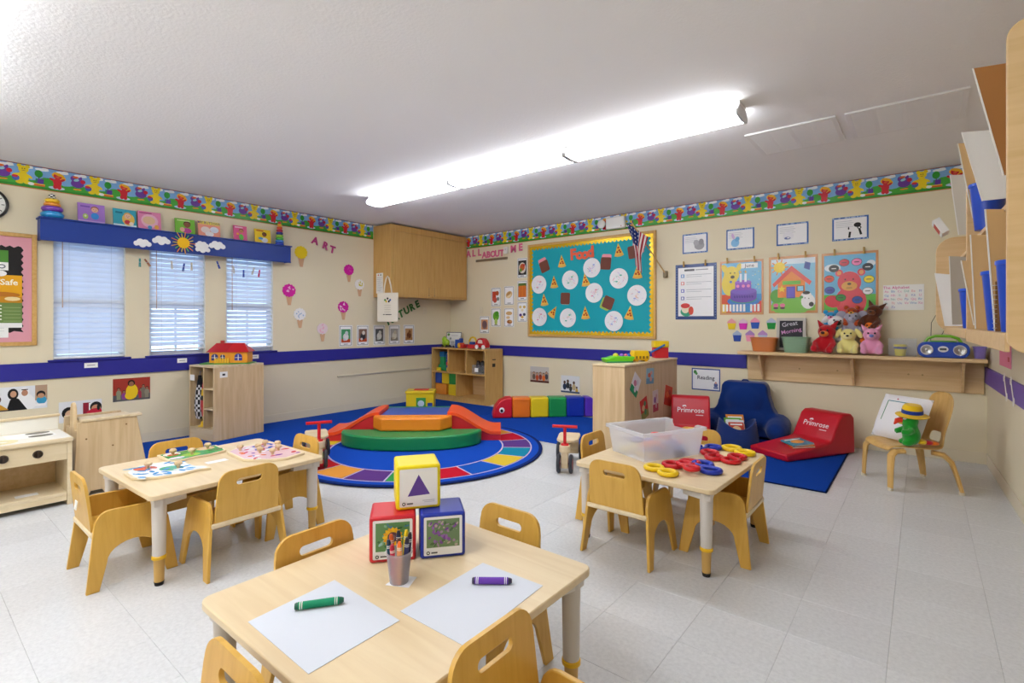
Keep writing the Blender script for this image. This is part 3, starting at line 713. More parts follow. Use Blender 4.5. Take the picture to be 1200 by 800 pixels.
def ph2(m, a, b):
    m.R(-a, -b, a, b, 'E2E4EA'); m.E(-a*.55, -b*.1, .05, .055, '1C1A1C'); m.E(-a*.5, -b*.25, .035, .04, 'D8B090'); m.R(a*.1, -b*.9, a*.45, b*.75, '8E1C34'); m.R(a*.38, -b*.3, a*.46, b*.7, 'F0F0F0'); m.E(a*.72, b*.25, .045, .05, '1A181A'); m.E(a*.72, b*.1, .035, .036, 'C89070'); m.E(a*.7, -b*.4, .07, .05, 'C4203A'); m.E(a*.97-.02, b*.2, .012, .03, '1A181A'); m.R(-a*.5, -b, a*.0, -b*.5, 'C84050')
poster('family_photo', 'photo of dark-haired children in red, half hidden by the wooden play unit', 'photo', .31, .19, ph2, onL(1.153, .392), 'family photos on the walls')
def ph3(m, a, b):
    m.R(-a, -b, a, b, 'A8382A'); m.R(-a, -b, a, -b*.45, '5A5A60')
    for x, y, c in ((-.7, .05, '8A8A72'), (-.42, -.2, '8A3A8A'), (.48, -.1, 'A83048'), (.62, .2, '7A7264'), (.82, 0, '8E8A78')): person_fig(m, a*x, b*(y-.35), .042, c, '9A6A50'); m.R(a*x-.016, -b*.85, a*x+.016, b*(y-.5), c)
    m.E(0, -b*.2, .05, .075, 'EFC81E'); m.E(-a*.03, b*.55, .03, .032, '241A16'); m.E(-a*.03, b*.48, .02, .024, '9A6A50'); m.E(-a*.1, -b*.55, .042, .04, 'EFC81E')
poster('family_photo', 'group photo with a yellow sari on a red ground, right of the play unit', 'photo', .305, .222, ph3, onL(1.546, .553), 'family photos on the walls')

# ------------------------------------------------------------------ wall cabinet, tote bag, sheet
t = thing('wall_cabinet', 'maple double-door wall cabinet hung high in the room corner', 'cabinet', loc=(LW, 5.13, 1.57))
CW = 5.898-4.395; c0, c1 = 4.395-5.13, 5.898-5.13; CHh = 1.005; CD = .395
q = M(); q.box(.002, CD-.02, c0, c0+.02, 0, CHh); q.build('side_panel', OAK, t, bev=.002)
q = M(); q.box(.002, CD-.02, c1-.02, c1, 0, CHh); q.build('side_panel', OAK, t, bev=.002)
q = M(); q.box(.002, CD-.02, c0+.02, c1-.02, 0, .02); q.build('bottom_panel', OAK, t)
q = M(); q.box(.002, CD-.02, c0+.02, c1-.02, CHh-.02, CHh); q.build('top_panel', OAK, t)
q = M(); q.box(.002, .012, c0+.02, c1-.02, .02, CHh-.02); q.build('back_panel', OAK, t)
q = M(); q.box(CD-.02, CD, c0, c1, CHh-.085, CHh); q.box(CD-.02, CD, c0, c0+.03, 0, CHh-.085); q.box(CD-.02, CD, c1-.03, c1, 0, CHh-.085); q.box(CD-.02, CD, c0+.03, c1-.03, 0, .022); q.build('face_frame', OAK, t, bev=.002)
mid = (c0+c1)/2
for a, b_ in ((c0+.033, mid-.003), (mid+.003, c1-.033)):
    q = M(); q.box(CD-.017, CD+.003, a, b_, .025, CHh-.088); d = q.build('door', OAK, t, bev=.002)
    y = b_-.05 if a < mid-.1 else a+.05
    q = M('9C8A6A'); q.box(CD+.003, CD+.008, y-.008, y+.008, .03, .045); q.box(CD+.003, CD+.006, y-.002, y+.002, .045, .16); q.build('latch', PAINT, d)
CX_ = LW+CD
# paper and tote bag on the cabinet's near end panel
def dpap(m, a, b):
    for k in range(9): m.R(-a*.8, b*(.55-k*.16), a*(.8-.2*(k % 3)), b*(.52-k*.16), 'A8AAB2')
    m.E(-a*.35, b*.8, .012, .012, 'C84A4A', 8); m.E(a*.35, b*.8, .012, .012, '3A3A3A', 8)
poster('instruction_sheet', 'white printed sheet taped to the near side of the wall cabinet', 'sheet', .155, .285, dpap, frame((1,0,0),(0,0,1),(0,-1,0),(LW+.15, 4.392, 1.765)))
t = thing('tote_bag', 'cream cotton tote bag hanging from the near corner of the wall cabinet', 'bag', mtx=frame(Vector((.93,.37,0)).normalized(),(0,0,1),Vector((.37,-.93,0)).normalized(),(LW+.39, 4.355, 1.42)))
q = M('E9E2D2'); n = 8
prof = rrect(-.165, -.2, .155, .2, [.012, .0, .0, .012], 2)
q.prism(prof, -.012, .012); q.build('bag_body', FABRIC, t, bev=.006)
q = M('E4DCCA'); q.tube([(-.06, .19, .012), (-.045, .3, .014), (-.02, .40, .014), (0, .425, .014), (.02, .40, .014), (.05, .3, .014), (.065, .19, .012)], .011, 6, sq=.25); q.build('strap', FABRIC, t)
q = M('B8B09C'); q.cyl((0, .415, -.03), (0, .415, .03), .005, n=8); q.build('hook', METAL, t)
q = M(); q.T = Matrix.Translation((0, 0, .0135))
for x, y, c in ((-.04, .1, '3C8A3A'), (0, .12, '22252C'), (.04, .1, '2A5AA0'), (-.02, .08, 'E0C030'), (.02, .08, '22252C')): q.E(x, y, .014, .016, c, 10)
for k in range(4): q.R(-.05, .03-k*.03, .05, .026-k*.03, 'B8B0A2')
q.R(-.07, -.105, -.045, -.095, '22252C'); q.R(-.035, -.105, .06, -.095, '22252C'); q.build('bag_print', PAPER, t, smooth=0)
# ================================================================== NOTICEBOARD WALL THINGS
# pink letters, metal strip, small switch
pl = [(-5.69, 2.318), (-5.58, 2.318), (-5.49, 2.318)]
def word(word_, x0, z0, x1, z1, size, col, lab, grp, bold=.03):
    n = len(word_); pos = [(x0+(x1-x0)*i/(n-1), z0+(z1-z0)*i/(n-1)) for i in range(n)]
    letters(word_, onB, pos, size, col, .004, lab, grp, bold)
word('ALL', -5.68, 2.305, -5.44, 2.312, .145, 'E06C94', ['pink cut-out letter A starting the word ALL', 'first pink cut-out letter L of the word ALL', 'second pink cut-out letter L of the word ALL'], 'letters of the phrase ALL ABOUT ME', .035)
word('ABOUT', -5.34, 2.262, -4.98, 2.264, .135, 'E06C94', ['pink cut-out letter A starting the word ABOUT', 'pink cut-out letter B of the word ABOUT', 'pink cut-out letter O of the word ABOUT', 'pink cut-out letter U of the word ABOUT', 'pink cut-out letter T of the word ABOUT'], 'letters of the phrase ALL ABOUT ME', .04)
word('ME', -4.755, 2.305, -4.615, 2.318, .14, 'E06C94', 'pink cut-out letter %s of the word ME', 'letters of the phrase ALL ABOUT ME', .05)
m = M('9C968C'); m.box(-.32, .32, -.018, .018, 0, .02); tag(m.build('display_rail', METAL, bev=.003), 'narrow grey metal display rail under the word ABOUT', 'rail', None, onB(-5.19, 2.183, .001))
m = M('ECEAE4'); m.box(-.038, .038, -.05, .05, 0, .03); m.cyl((0, .01, .03), (0, .01, .034), .012, n=10, col='C8C8C8'); tag(m.build('wall_sensor', PLASTIC, bev=.008), 'small white wall sensor between the words ABOUT and ME', 'sensor', None, onB(-4.89, 2.30, .001))
m = M('E4DAC0'); m.box(-.03, .03, -.05, .05, 0, .008); m.box(-.006, .006, -.012, .012, .008, .014); tag(m.build('switch_plate', PLASTIC, bev=.003), 'cream switch plate left of the food photo cards', 'switch', None, onB(-5.41, 1.40, .001))
m = M('E4DAC0'); m.box(-.035, .035, -.055, .055, 0, .008); m.box(-.012, .012, .012, .034, .008, .011); m.box(-.012, .012, -.034, -.012, .008, .011); tag(m.build('outlet_plate', PLASTIC, bev=.003), 'cream wall plate right of the green NATURE letters', 'outlet', None, onL(5.36, 1.40, .001))

# food photo cards
def fcard(kind):
    def d(m, a, b):
        m.R(-a*.9, -b*.93, a*.9, b*.93, '55565C'); m.R(-a*.84, -b*.89, a*.84, b*.89, 'FAFAFA')
        if kind == 0: m.R(-a*.7, -b*.55, a*.7, b*.6, 'D89A6A'); m.E(0, 0, a*.52, b*.5, '8A6A6A', 14); m.E(0, .01, a*.4, b*.38, '7C5C62', 14)
        if kind == 1: m.R(-a*.75, -b*.4, 0, b*.6, 'C8452C'); m.E(a*.25, b*.4, a*.35, b*.25, 'B4562C'); m.E(-a*.2, -b*.3, a*.4, b*.3, 'D05A4A'); m.E(a*.4, -b*.2, a*.3, b*.2, '8A8A88')
        if kind == 2: m.E(0, b*.15, a*.65, b*.5, '6AAF2E', 12); m.E(a*.2, b*.4, a*.4, b*.28, '4E9A2A'); m.E(0, -b*.45, a*.3, b*.35, 'B8D46A')
        if kind == 3: m.E(0, b*.1, a*.7, b*.35, 'E2C08A', 12, .5); m.E(-.01, b*.2, a*.5, b*.15, 'C8985A', 12, .5); m.E(0, -b*.05, a*.55, b*.12, 'F0DDB4', 12, .5)
        if kind == 4: m.E(0, b*.45, a*.65, b*.2, 'D9B27A'); m.E(-a*.2, 0, a*.4, b*.15, 'E4C898'); m.E(a*.1, -b*.45, a*.55, b*.22, 'A8642E'); m.E(a*.3, -b*.4, a*.3, b*.12, 'D6A060')
        if kind == 5: m.R(-a*.8, -b*.7, a*.8, b*.75, '2E2A28'); m.E(0, 0, a*.7, b*.55, 'E6DDD0', 14); m.E(0, .01, a*.5, b*.36, 'D0642C'); m.E(-a*.3, -b*.2, a*.25, b*.2, '7A9A3C'); m.E(a*.3, b*.25, a*.25, b*.15, 'C83A2A')
        if kind == 6:
            m.R(-a*.8, -b*.65, a*.8, b*.75, 'C8642C'); m.R(-a*.8, b*.45, a*.8, b*.75, '5A7A34')
            for i in range(5): m.L(-a*.6+i*a*.3, -b*.6, -a*.5+i*a*.25, b*.5, .018, ('E8862E', 'E0762A')[i % 2])
        if kind == 7:
            for x, y, c in ((-.4, .5, 'E8D08A'), (.4, .5, 'E2C06A'), (-.35, -.3, '5A3A8A'), (.4, -.25, '3A3A5A'), (0, -.5, 'E4B85A'), (0, .2, 'F0E4C4')): m.E(a*x, b*y, a*.28, b*.15, c, 10)
        m.R(-a*.35, -b*.82, a*.35, -b*.76, '333333')
    return d
fc = [(-5.337, 1.174, .2, .27, 0, 'lowest food card, a grey-brown loaf shape on tan'), (-5.10, 1.60, .195, .29, 1, 'food card of red and brown meats, upper left pair'), (-5.10, 1.287, .195, .285, 2, 'food card of a green leafy vegetable'), (-4.84, 1.615, .19, .285, 3, 'food card of a filled sandwich roll'), (-4.84, 1.285, .19, .285, 4, 'food card of breads and buns, lower middle'), (-4.588, 2.015, .185, .295, 5, 'food card of a round dish on black, topmost of the cards'), (-4.588, 1.68, .185, .295, 6, 'food card of orange carrots'), (-4.588, 1.365, .185, .295, 7, 'food card of several small snacks, nearest the food board')]
for x, z, wd, h, k, lb in fc: poster('food_card', lb, 'card', wd, h, fcard(k), onB(x, z), 'food cards beside the food board')

# food notice board
t = thing('food_board', 'large turquoise noticeboard with gold scalloped edging headed Food', 'notice board', mtx=onB(-3.496, 1.672, .002))
W2, H2 = .977, .665
q = M('12A9B8'); q.box(-W2+.02, W2-.02, -H2+.02, H2-.02, 0, .008); q.build('turquoise_backing', PAPER, t)
for a, b_, c, d in ((-W2, -W2+.032, -H2, H2), (W2-.032, W2, -H2, H2), (-W2+.032, W2-.032, H2-.032, H2), (-W2+.032, W2-.032, -H2, -H2+.032)):
    q = M(); q.box(a, b_, c, d, 0, .022); q.build('frame_rail', OAK, t, bev=.003)
GOLD = vcol('gold_foil', .25, .6, 25, .6, 0, .45)
def scallop(x0, x1, y0, y1, horiz, inward):
    pts = []; n = int((x1-x0)/.055)
    top = []
    for i in range(n):
        a = x0+(x1-x0)*i/n; w_ = (x1-x0)/n
        for j in range(4): tt = j/4; top.append((a+w_*tt, y1-.008+.032*math.sin(PI*tt)))
    top.append((x1, y1))
    pts = [(x0, y0), (x1, y0)] + top[::-1]
    return pts
for nm in range(4):
    q = M('EBC01E')
    if nm == 0: p = scallop(-W2+.033, W2-.033, -H2+.033, -H2+.068, 1, 1)
    elif nm == 1: p = [(x, -y) for x, y in scallop(-W2+.033, W2-.033, -H2+.033, -H2+.068, 1, 1)]
    elif nm == 2: p = [(y, x) for x, y in scallop(-H2+.033, H2-.033, -W2+.033, -W2+.068, 1, 1)]
    else: p = [(-y, x) for x, y in scallop(-H2+.033, H2-.033, -W2+.033, -W2+.068, 1, 1)]
    q.prism(p, .008, .0105+nm*.0004); q.build('gold_edging', GOLD, t)
def onF(px, py, rot=0, off=.0105):  # board-local fractions from the board's centre
    return onB(-3.496+px, 1.672+py, .002+off, rot)
fx = lambda u: (u-292)/(1012-292)*1.954-.977
fz = lambda v: .665-(v-188)/(750-188)*1.33   # rough, adjusted for perspective below
import functools
def bp(u, v):   # board coordinates measured on the wall plane
    U = 560+u/4.85; V = 240+v/4.85
    a = (U-600)/595; b = (377-V)/595; c, s_ = math.cos(math.radians(38.952)), math.sin(math.radians(38.952))
    rx, ry = -s_+a*c, c+a*s_
    k = BW/ry
    return rx*k+3.496, 1.22+b*k-1.672
letters_f = []
for ch, (u, v), sz, lb, zo in zip('Food', [(545, 285), (582, 282), (612, 280), (645, 270)], (.2, .2, .2, .2), ['coral cut-out capital F of the word Food', 'first coral cut-out letter o of the word Food', 'second coral cut-out letter o of the word Food', 'coral cut-out letter d of the word Food'], (.0125, .0172, .0125, .0172)):
    x, z = bp(u, v); m = M(); m.text(ch, 0, 0, sz, 'F0694A', .05, h=.004); tag(m.build('cut_out_letter', PAPER, smooth=0), lb, 'letter', 'letters of the word Food', onF(x, z, .05, zo))
plates = [(352, 453, 'paper plate drawing at the left edge of the food board, upper one'), (529, 427, 'paper plate drawing left of the pizza slice in the middle of the food board'), (652, 358, 'paper plate drawing under the word Food, highest of the plates'), (665, 500, 'paper plate drawing with pink dabs in the centre of the food board'), (805, 418, 'paper plate drawing between the brown sandwich and the flag'), (908, 514, 'paper plate drawing at the right edge of the food board'), (355, 637, 'paper plate drawing in the lower left corner of the food board'), (516, 642, 'paper plate drawing with a green mark, bottom middle of the food board'), (777, 660, 'paper plate drawing touching the lower right brown sandwich')]
for i, (u, v, lb) in enumerate(plates):
    x, z = bp(u, v); rg = random.Random(i*7+3)
    t = thing('paper_plate', lb, 'paper plate', 'scribbled paper plates on the food board', mtx=onF(x, z))
    r = .13
    q = M('F3F3F6'); q.lathe([(r*.72, .003), (r*.80, .005), (r*.97, .010), (r, .010), (r*.985, .0085), (r*.8, .0035), (r*.7, .0012)], 30, cap0=True, cap1=False); q.build('plate', PAPER, t)
    q = M(); q.zb = .0038
    for k in range(16):
        c = rg.choice(['F0A8C0', 'B8C8E8', 'C8E0C0', 'F0D8A8', 'D8C0E8', 'F2B8B0', '9AC8C0']); a = rg.uniform(0, 6.28); rr = rg.uniform(0, r*.62)
        q.L(rr*math.cos(a), rr*math.sin(a), rr*math.cos(a)+rg.uniform(-.04, .04), rr*math.sin(a)+rg.uniform(-.04, .04), rg.uniform(.003, .008), c)
    for f_, s_ in ((.2, .3), (-.25, -.3)): q.E(f_*r, s_*r, .018, .010, ['E89AB8', '6AC0A8', 'A8B8E8'][i % 3], 8)
    q.build('scribbles', PAPER, t, smooth=0)
def pslice(i, u, v, rot, lb):
    x, z = bp(u, v); t = thing('pizza_slice', lb, 'paper food', 'paper pizza slices on the food board', mtx=onF(x, z, rot) @ Matrix.Diagonal((1.22, 1.1, 1, 1)))
    q = M('E9B45A'); q.prism([(0, .085), (-.055, -.065), (-.02, -.075), (.02, -.075), (.055, -.065)], 0, .003); q.build('crust', PAPER, t)
    q = M('F2C64A'); q.prism([(0, .075), (-.042, -.048), (.042, -.048)], .003, .005); q.build('cheese', PAPER, t)
    q = M(); q.zb = .0052
    for a, b_ in ((0, .03), (-.015, -.02), (.018, -.025), (.008, -.002)): q.E(a, b_, .0125, .0125, 'B8321E', 8)
    q.build('toppings', PAPER, t, smooth=0)
for i, a in enumerate([(480, 322, .05, 'paper pizza slice left of the word Food'), (803, 258, .1, 'paper pizza slice in the upper right of the food board'), (436, 440, .05, 'small paper pizza slice between two plates on the left'), (614, 428, .15, 'paper pizza slice tucked under the plate below Food'), (380, 541, .1, 'paper pizza slice below the leftmost plate'), (432, 608, -.6, 'tilted paper pizza slice between the two bottom left plates'), (614, 615, .05, 'paper pizza slice at the bottom middle of the food board'), (865, 615, -.15, 'paper pizza slice in the lower right of the food board'), (910, 382, 0, 'paper pizza slice beside the flag tip')]): pslice(i, *a)
def sand(u, v, rot, c2, dx, dz, lb):
    x, z = bp(u, v); t = thing('paper_sandwich', lb, 'paper food', 'brown paper sandwiches on the food board', mtx=onF(x, z, rot))
    q = M(c2); q.prism(rrect(-.068+dx, -.075+dz, .068+dx, .075+dz, .02, 3), 0, .002); q.build('filling', PAPER, t)
    q = M('7A4638'); q.prism(rrect(-.075, -.08, .075, .08, .02, 3), .002, .005); q.build('bread', PAPER, t)
sand(382, 350, .35, 'F09AA8', -.01, .05, 'brown paper sandwich with a pink layer, upper left of the food board')
sand(500, 532, -.05, 'C8C0B0', 0, -.01, 'plain square brown paper sandwich left of centre')
sand(730, 333, -.1, 'F09AA8', .005, .045, 'brown paper sandwich right of the plate below Food')
sand(744, 556, -.4, 'A8C85A', -.03, -.03, 'tilted brown paper sandwich with a green edge, lower right')
sand(888, 268, .15, 'F09AA8', .07, .04, 'brown paper sandwich with a pink layer beside the flag')

# emergency light over the border
t = thing('emergency_light', 'white emergency light unit mounted over the animal border above the food board', 'light', mtx=onB(-3.05, 2.485, .0075))
q = M('F0F0EE'); q.box(-.13, .13, -.075, .075, 0, .06); q.build('body', PLASTIC, t, bev=.012)
q = M('E2E2E0'); q.lathe([(.03, 0), (.05, .03), (.055, .06), (.04, .07)], 16); q.T = Matrix.Identity(4); o = q.build('lamp_head', PLASTIC, t); o.location = (-.185, .0, .015)
q = M('E2E2E0'); q.cyl((-.15, 0, .03), (-.125, 0, .03), .012); q.build('lamp_arm', PLASTIC, t)
q = M('C83A3A'); q.cyl((.09, -.05, .0595), (.09, -.05, .064), .006); q.build('indicator', PLASTIC, t)

# US flag on a wooden pole in a bracket
t = thing('flag', 'small stars and stripes flag on a slanted wooden pole beside the food board', 'flag', loc=(0, 0, 0))
P0 = Vector((-2.40, BW-.025, 1.80)); P1 = Vector((-2.665, BW-.40, 2.40))
q = M('C9A468'); q.cyl(P0, P1, .008, n=8); q.build('pole', PAINT, t)
q = M('E0B840'); q.ell(P1.x, P1.y, P1.z, .016); q.build('finial', PLASTIC, t)
q = M('8C7A5A'); q.box(-2.425, -2.375, BW-.04, BW-.002, 1.75, 1.83); q.build('bracket', PAINT, t, bev=.006)
# cloth hangs down from the upper part of the pole in folds
q = M(); NU, NV = 26, 30; v = []; f = []; cols = []
d = (P0-P1)
for j in range(NV+1):
    for i in range(NU+1):
        u = i/NU; w_ = j/NV         # u along the pole (hoist), w down the fly
        base = P1 + d*(.03+.30*u)
        sp = .16*(1-.75*min(1, w_*1.6))+.035
        x = P1.x + .05 + (u-.5)*sp*1.15 + .02*w_ - .035*w_*w_*0
        y = base.y*(1-min(1, w_*2)) + min(1, w_*2)*(P1.y+.045) + .022*math.sin(u*15+w_*2)*min(1, w_*3)
        z = base.z + .012 - .50*w_ + .07*u*w_
        if w_ > .5: x += .02*math.sin(u*9)*(w_-.5)
        v.append((x, y, z))
for j in range(NV):
    for i in range(NU):
        a = j*(NU+1)+i; f.append((a, a+1, a+NU+2, a+NU+1))
        u = (i+.5)/NU; w_ = (j+.5)/NV
        if w_ < .42 and u < .56: cols.append(hx('F2F2F4') if (i % 4 == 1 and j % 3 == 1) else hx('25346E'))
        else: cols.append(hx('B02A3C') if int(u*13) % 2 == 0 else hx('EDE8E6'))
q.v = [Vector(p) for p in v]; q.f = [list(a) for a in f]; q.c = cols
o = q.build('flag_cloth', FABRIC, t, smooth=80)
md = o.modifiers.new('thick', 'SOLIDIFY'); md.thickness = .0015

# four framed animal sheets
def aframe(kind):
    def d(m, a, b):
        m.R(-a, -b, a, b, '3E6CB4'); rg = random.Random(kind)
        for i in range(40): m.E(rg.uniform(-a, a), rg.choice([-1, 1])*b*.93, .006, .006, 'A9C4E8', 6)
        m.R(-a*.9, -b*.86, a*.9, b*.86, 'F4F4F6')
        for k in range(4): m.R(-a*.8, b*(.65-k*.16), a*(.1+.1*(k % 2)), b*(.61-k*.16), 'C8CAD2')
        if kind == 0: m.E(a*.35, -b*.25, a*.4, b*.45, 'A8A8AE'); m.E(a*.1, b*.05, a*.22, b*.3, 'B4B4BA'); m.E(a*.5, b*.1, a*.2, b*.3, '9A9AA0')
        if kind == 1: m.E(-a*.35, -b*.35, a*.3, b*.4, '8CC4EC'); m.E(-a*.2, b*.0, a*.16, b*.25, '7AB4E0', 12, -.4); m.E(-a*.5, b*.3, a*.1, b*.3, 'D8B8E0', 12, .3)
        if kind == 2: m.E(-a*.25, -b*.15, a*.35, b*.4, 'ECECF2'); m.E(-a*.3, -b*.35, a*.2, b*.12, '6A7AB0'); m.E(-a*.25, -b*.33, a*.1, b*.06, 'E8E8F0')
        if kind == 3: m.E(a*.4, b*.25, a*.2, b*.2, '222226'); m.L(-a*.05, -b*.8, 0, -b*.3, .018, '1C1C20'); m.L(a*.6, -b*.6, a*.5, -b*.1, .018, '1C1C20'); m.E(a*.5, 0, a*.12, b*.12, '222226'); m.E(a*.5, 0, a*.06, b*.06, 'F4F4F6'); m.E(-a*.08, 0, a*.04, b*.12, '222226')
    return d
for x, wd, k, lb, r in [(-2.053, .29, 0, 'blue-edged sheet with a grey animal, leftmost of the top row', .0), (-1.559, .29, 1, 'blue-edged sheet with a pale blue animal, second of the top row', .0), (-1.049, .295, 2, 'blue-edged sheet with a white animal and blue mouth, third of the top row', 0), (-.548, .297, 3, 'blue-edged sheet with a black-spotted animal, rightmost of the top row', 0)]:
    poster('animal_sheet', lb, 'poster', wd, .228, aframe(k), onB(x, 2.131, .003, r), 'blue-edged animal sheets')

# four large posters with hanging clips
def L1(m, a, b):
    m.R(-a, -b, a, b, '2C4684')
    for i in range(20):
        m.E(-a*.94, -b*.93+i*b*.098, .006, .006, '7A98D0', 6); m.E(a*.94, -b*.93+i*b*.098, .006, .006, '7A98D0', 6)
    m.R(-a*.86, -b*.88, a*.86, b*.88, 'F2F3F6'); m.R(-a*.55, b*.75, -a*.05, b*.82, '4A4E58'); m.R(0, b*.77, a*.6, b*.80, '8A8E98')
    for k, c in enumerate(('4A8AC8', 'E08A8A', '6A6AC0', '5A6AB0')):
        y = b*(.58-k*.27); m.R(-a*.72, y-.02, -a*.55, y+.02, c); m.R(-a*.68, y-.012, -a*.6, y+.012, 'F2F3F6')
        m.R(-a*.45, y+.008, a*.75, y+.014, 'A8ACB6'); m.R(-a*.45, y-.014, a*.3, y-.008, 'B8BCC4')
    m.E(-a*.45, -b*.72, .07, .055, '2A9A7A'); m.E(-a*.5, -b*.62, .045, .05, 'F2E2C4'); m.E(-a*.5, -b*.5, .055, .03, 'D8383A'); m.E(-a*.22, -b*.68, .03, .05, 'D84A3A')
def L2(m, a, b):
    m.R(-a, -b, a, b, 'D09868'); m.R(-a*.91, -b*.92, a*.91, b*.92, '74B9E0')
    rg = random.Random(5)
    for i in range(26): m.E(rg.uniform(0, a*.85), rg.uniform(-b*.1, b*.6), .006, .004, rg.choice(['3A6AB0', 'E8E070', 'F0F0F4']), 6, rg.uniform(0, 3))
    m.R(-a*.91, -b*.92, a*.91, -b*.25, '3F8FD0')
    m.R(-a*.91, -b*.92, -a*.45, -b*.25, 'D8502C'); m.R(-a*.91, -b*.92, -a*.7, -b*.6, 'E8C040'); m.R(a*.5, -b*.92, a*.91, -b*.5, 'D84A44')
    m.E(-a*.55, b*.15, a*.36, b*.45, 'ECD24A', 16); m.E(-a*.45, b*.5, a*.36, b*.3, 'ECD24A', 16); m.E(-a*.75, b*.7, a*.14, b*.2, 'ECD24A', 12, .5); m.E(-a*.1, b*.75, a*.12, b*.16, 'ECD24A', 12, -.4)
    for sx in (-.5, -.3): m.E(a*sx, b*.55, .007, .009, '2A2418', 8)
    m.E(-a*.4, b*.4, a*.1, b*.06, '3C2C18', 10); m.E(-a*.48, b*.22, a*.06, b*.05, '3A6AC0', 8)
    m.E(a*.1, -b*.5, a*.75, b*.2, '3F7CCB', 18); m.E(a*.1, -b*.42, a*.62, b*.17, '3F9A7A', 18)
    m.E(a*.1, -b*.38, a*.6, b*.18, '6C48B4', 18); m.R(a*-.5, -b*.38, a*.7, -b*.15, '6C48B4'); m.E(a*.1, -b*.13, a*.6, b*.12, '7A58C4', 18); [m.E(a*(-.3+k*.115), -b*.34, .010, .016, '4A2C90', 8, .3) for k in range(8)]
    m.R(-a*.28, -b*.1, a*.46, b*.2, '8A4AC0'); m.E(a*.09, b*.2, a*.37, b*.07, '9C62D0', 16)
    for x in (-.15, .1, .33): m.E(a*x, b*.05, .018, .018, 'F08AC4', 8)
    for x in (-.02, .2): m.R(a*(x-.05), b*.2, a*(x+.05), b*.5, 'F2F2FA'); m.E(a*x, b*.57, .008, .014, 'F2B840', 8)
    for i in range(11):
        x = -.82+i*.16
        if i in (7,): continue
        m.R(a*(x-.05), -b*.88, a*(x+.05), -b*.62, 'F2F2F4')
    m.R(a*.0, b*.7, a*.75, b*.88, 'F4F4F4'); m.text('June', a*.38, b*.79, .055, '33363C', .01)
def L3(m, a, b):
    m.R(-a, -b, a, b, 'CC8F58'); m.R(-a*.9, -b*.91, a*.9, b*.91, '8CC8E6'); m.R(-a*.9, b*.72, a*.9, b*.91, 'DDEAF4')
    m.E(-a*.1, -b*.75, a*.8, b*.35, '7CC24E', 18); m.R(-a*.9, -b*.91, a*.9, -b*.7, '7CC24E'); m.E(-a*.65, -b*.4, a*.3, b*.25, '58A83C')
    for i in range(10):
        t = i*PI/5; m.L(-a*.55+.05*math.cos(t), b*.62+.05*math.sin(t), -a*.55+.085*math.cos(t), b*.62+.085*math.sin(t), .012, 'E88A2A')
    m.E(-a*.55, b*.62, .055, .055, 'F2D22A', 16)
    m.P([(-a*.62, -b*.45), (a*.5, -b*.45), (a*.5, b*.1), (-a*.05, b*.55), (-a*.62, b*.1)], 'EE8A34')
    m.P([(-a*.85, b*.03), (-a*.78, -b*.08), (-a*.05, b*.46), (a*.68, -b*.04), (a*.76, b*.08), (-a*.05, b*.66)], 'DC4A3C')
    m.R(-a*.42, b*.0, a*.32, b*.13, '6FBF3A'); m.R(-a*.26, -b*.48, a*.1, b*-.07, '5A46B4'); m.R(-a*.22, -b*.44, a*.06, b*-.1, '6A58C8'); m.R(a*.16, -b*.25, a*.46, -b*.05, '4A3A28'); m.R(a*.2, -b*.23, a*.43, -b*.07, '9AD8F0')
    m.P([(-a*.45+(.04 if i % 2 == 0 else .018)*math.cos(PI/2+i*PI/5), -b*.15+(.04 if i % 2 == 0 else .018)*math.sin(PI/2+i*PI/5)) for i in range(10)], 'F2D634')
    m.E(a*.62, -b*.6, a*.28, b*.26, 'F2F2F2', 14); m.E(a*.55, -b*.42, a*.22, b*.17, 'F2F2F2', 14); m.E(a*.55, -b*.3, a*.15, b*.06, '2A2A2C'); m.E(a*.35, -b*.45, a*.08, b*.05, '4A9A4A'); m.E(a*.5, -b*.48, .005, .007, '222222', 6); m.E(a*.65, -b*.5, .005, .007, '222222', 6); m.E(a*.75, -b*.7, a*.1, b*.08, '333338')
    for x in (-.7, -.42): m.E(a*x, -b*.72, .025, .02, 'E87AA0', 10); m.E(a*x, -b*.82, .025, .012, '5A3A4A', 10)
    m.at(0, 0, 0); m.P([(a*.45, b*.55), (a*.68, b*.48), (a*.72, b*.72), (a*.5, b*.78)], '1F3FA0')
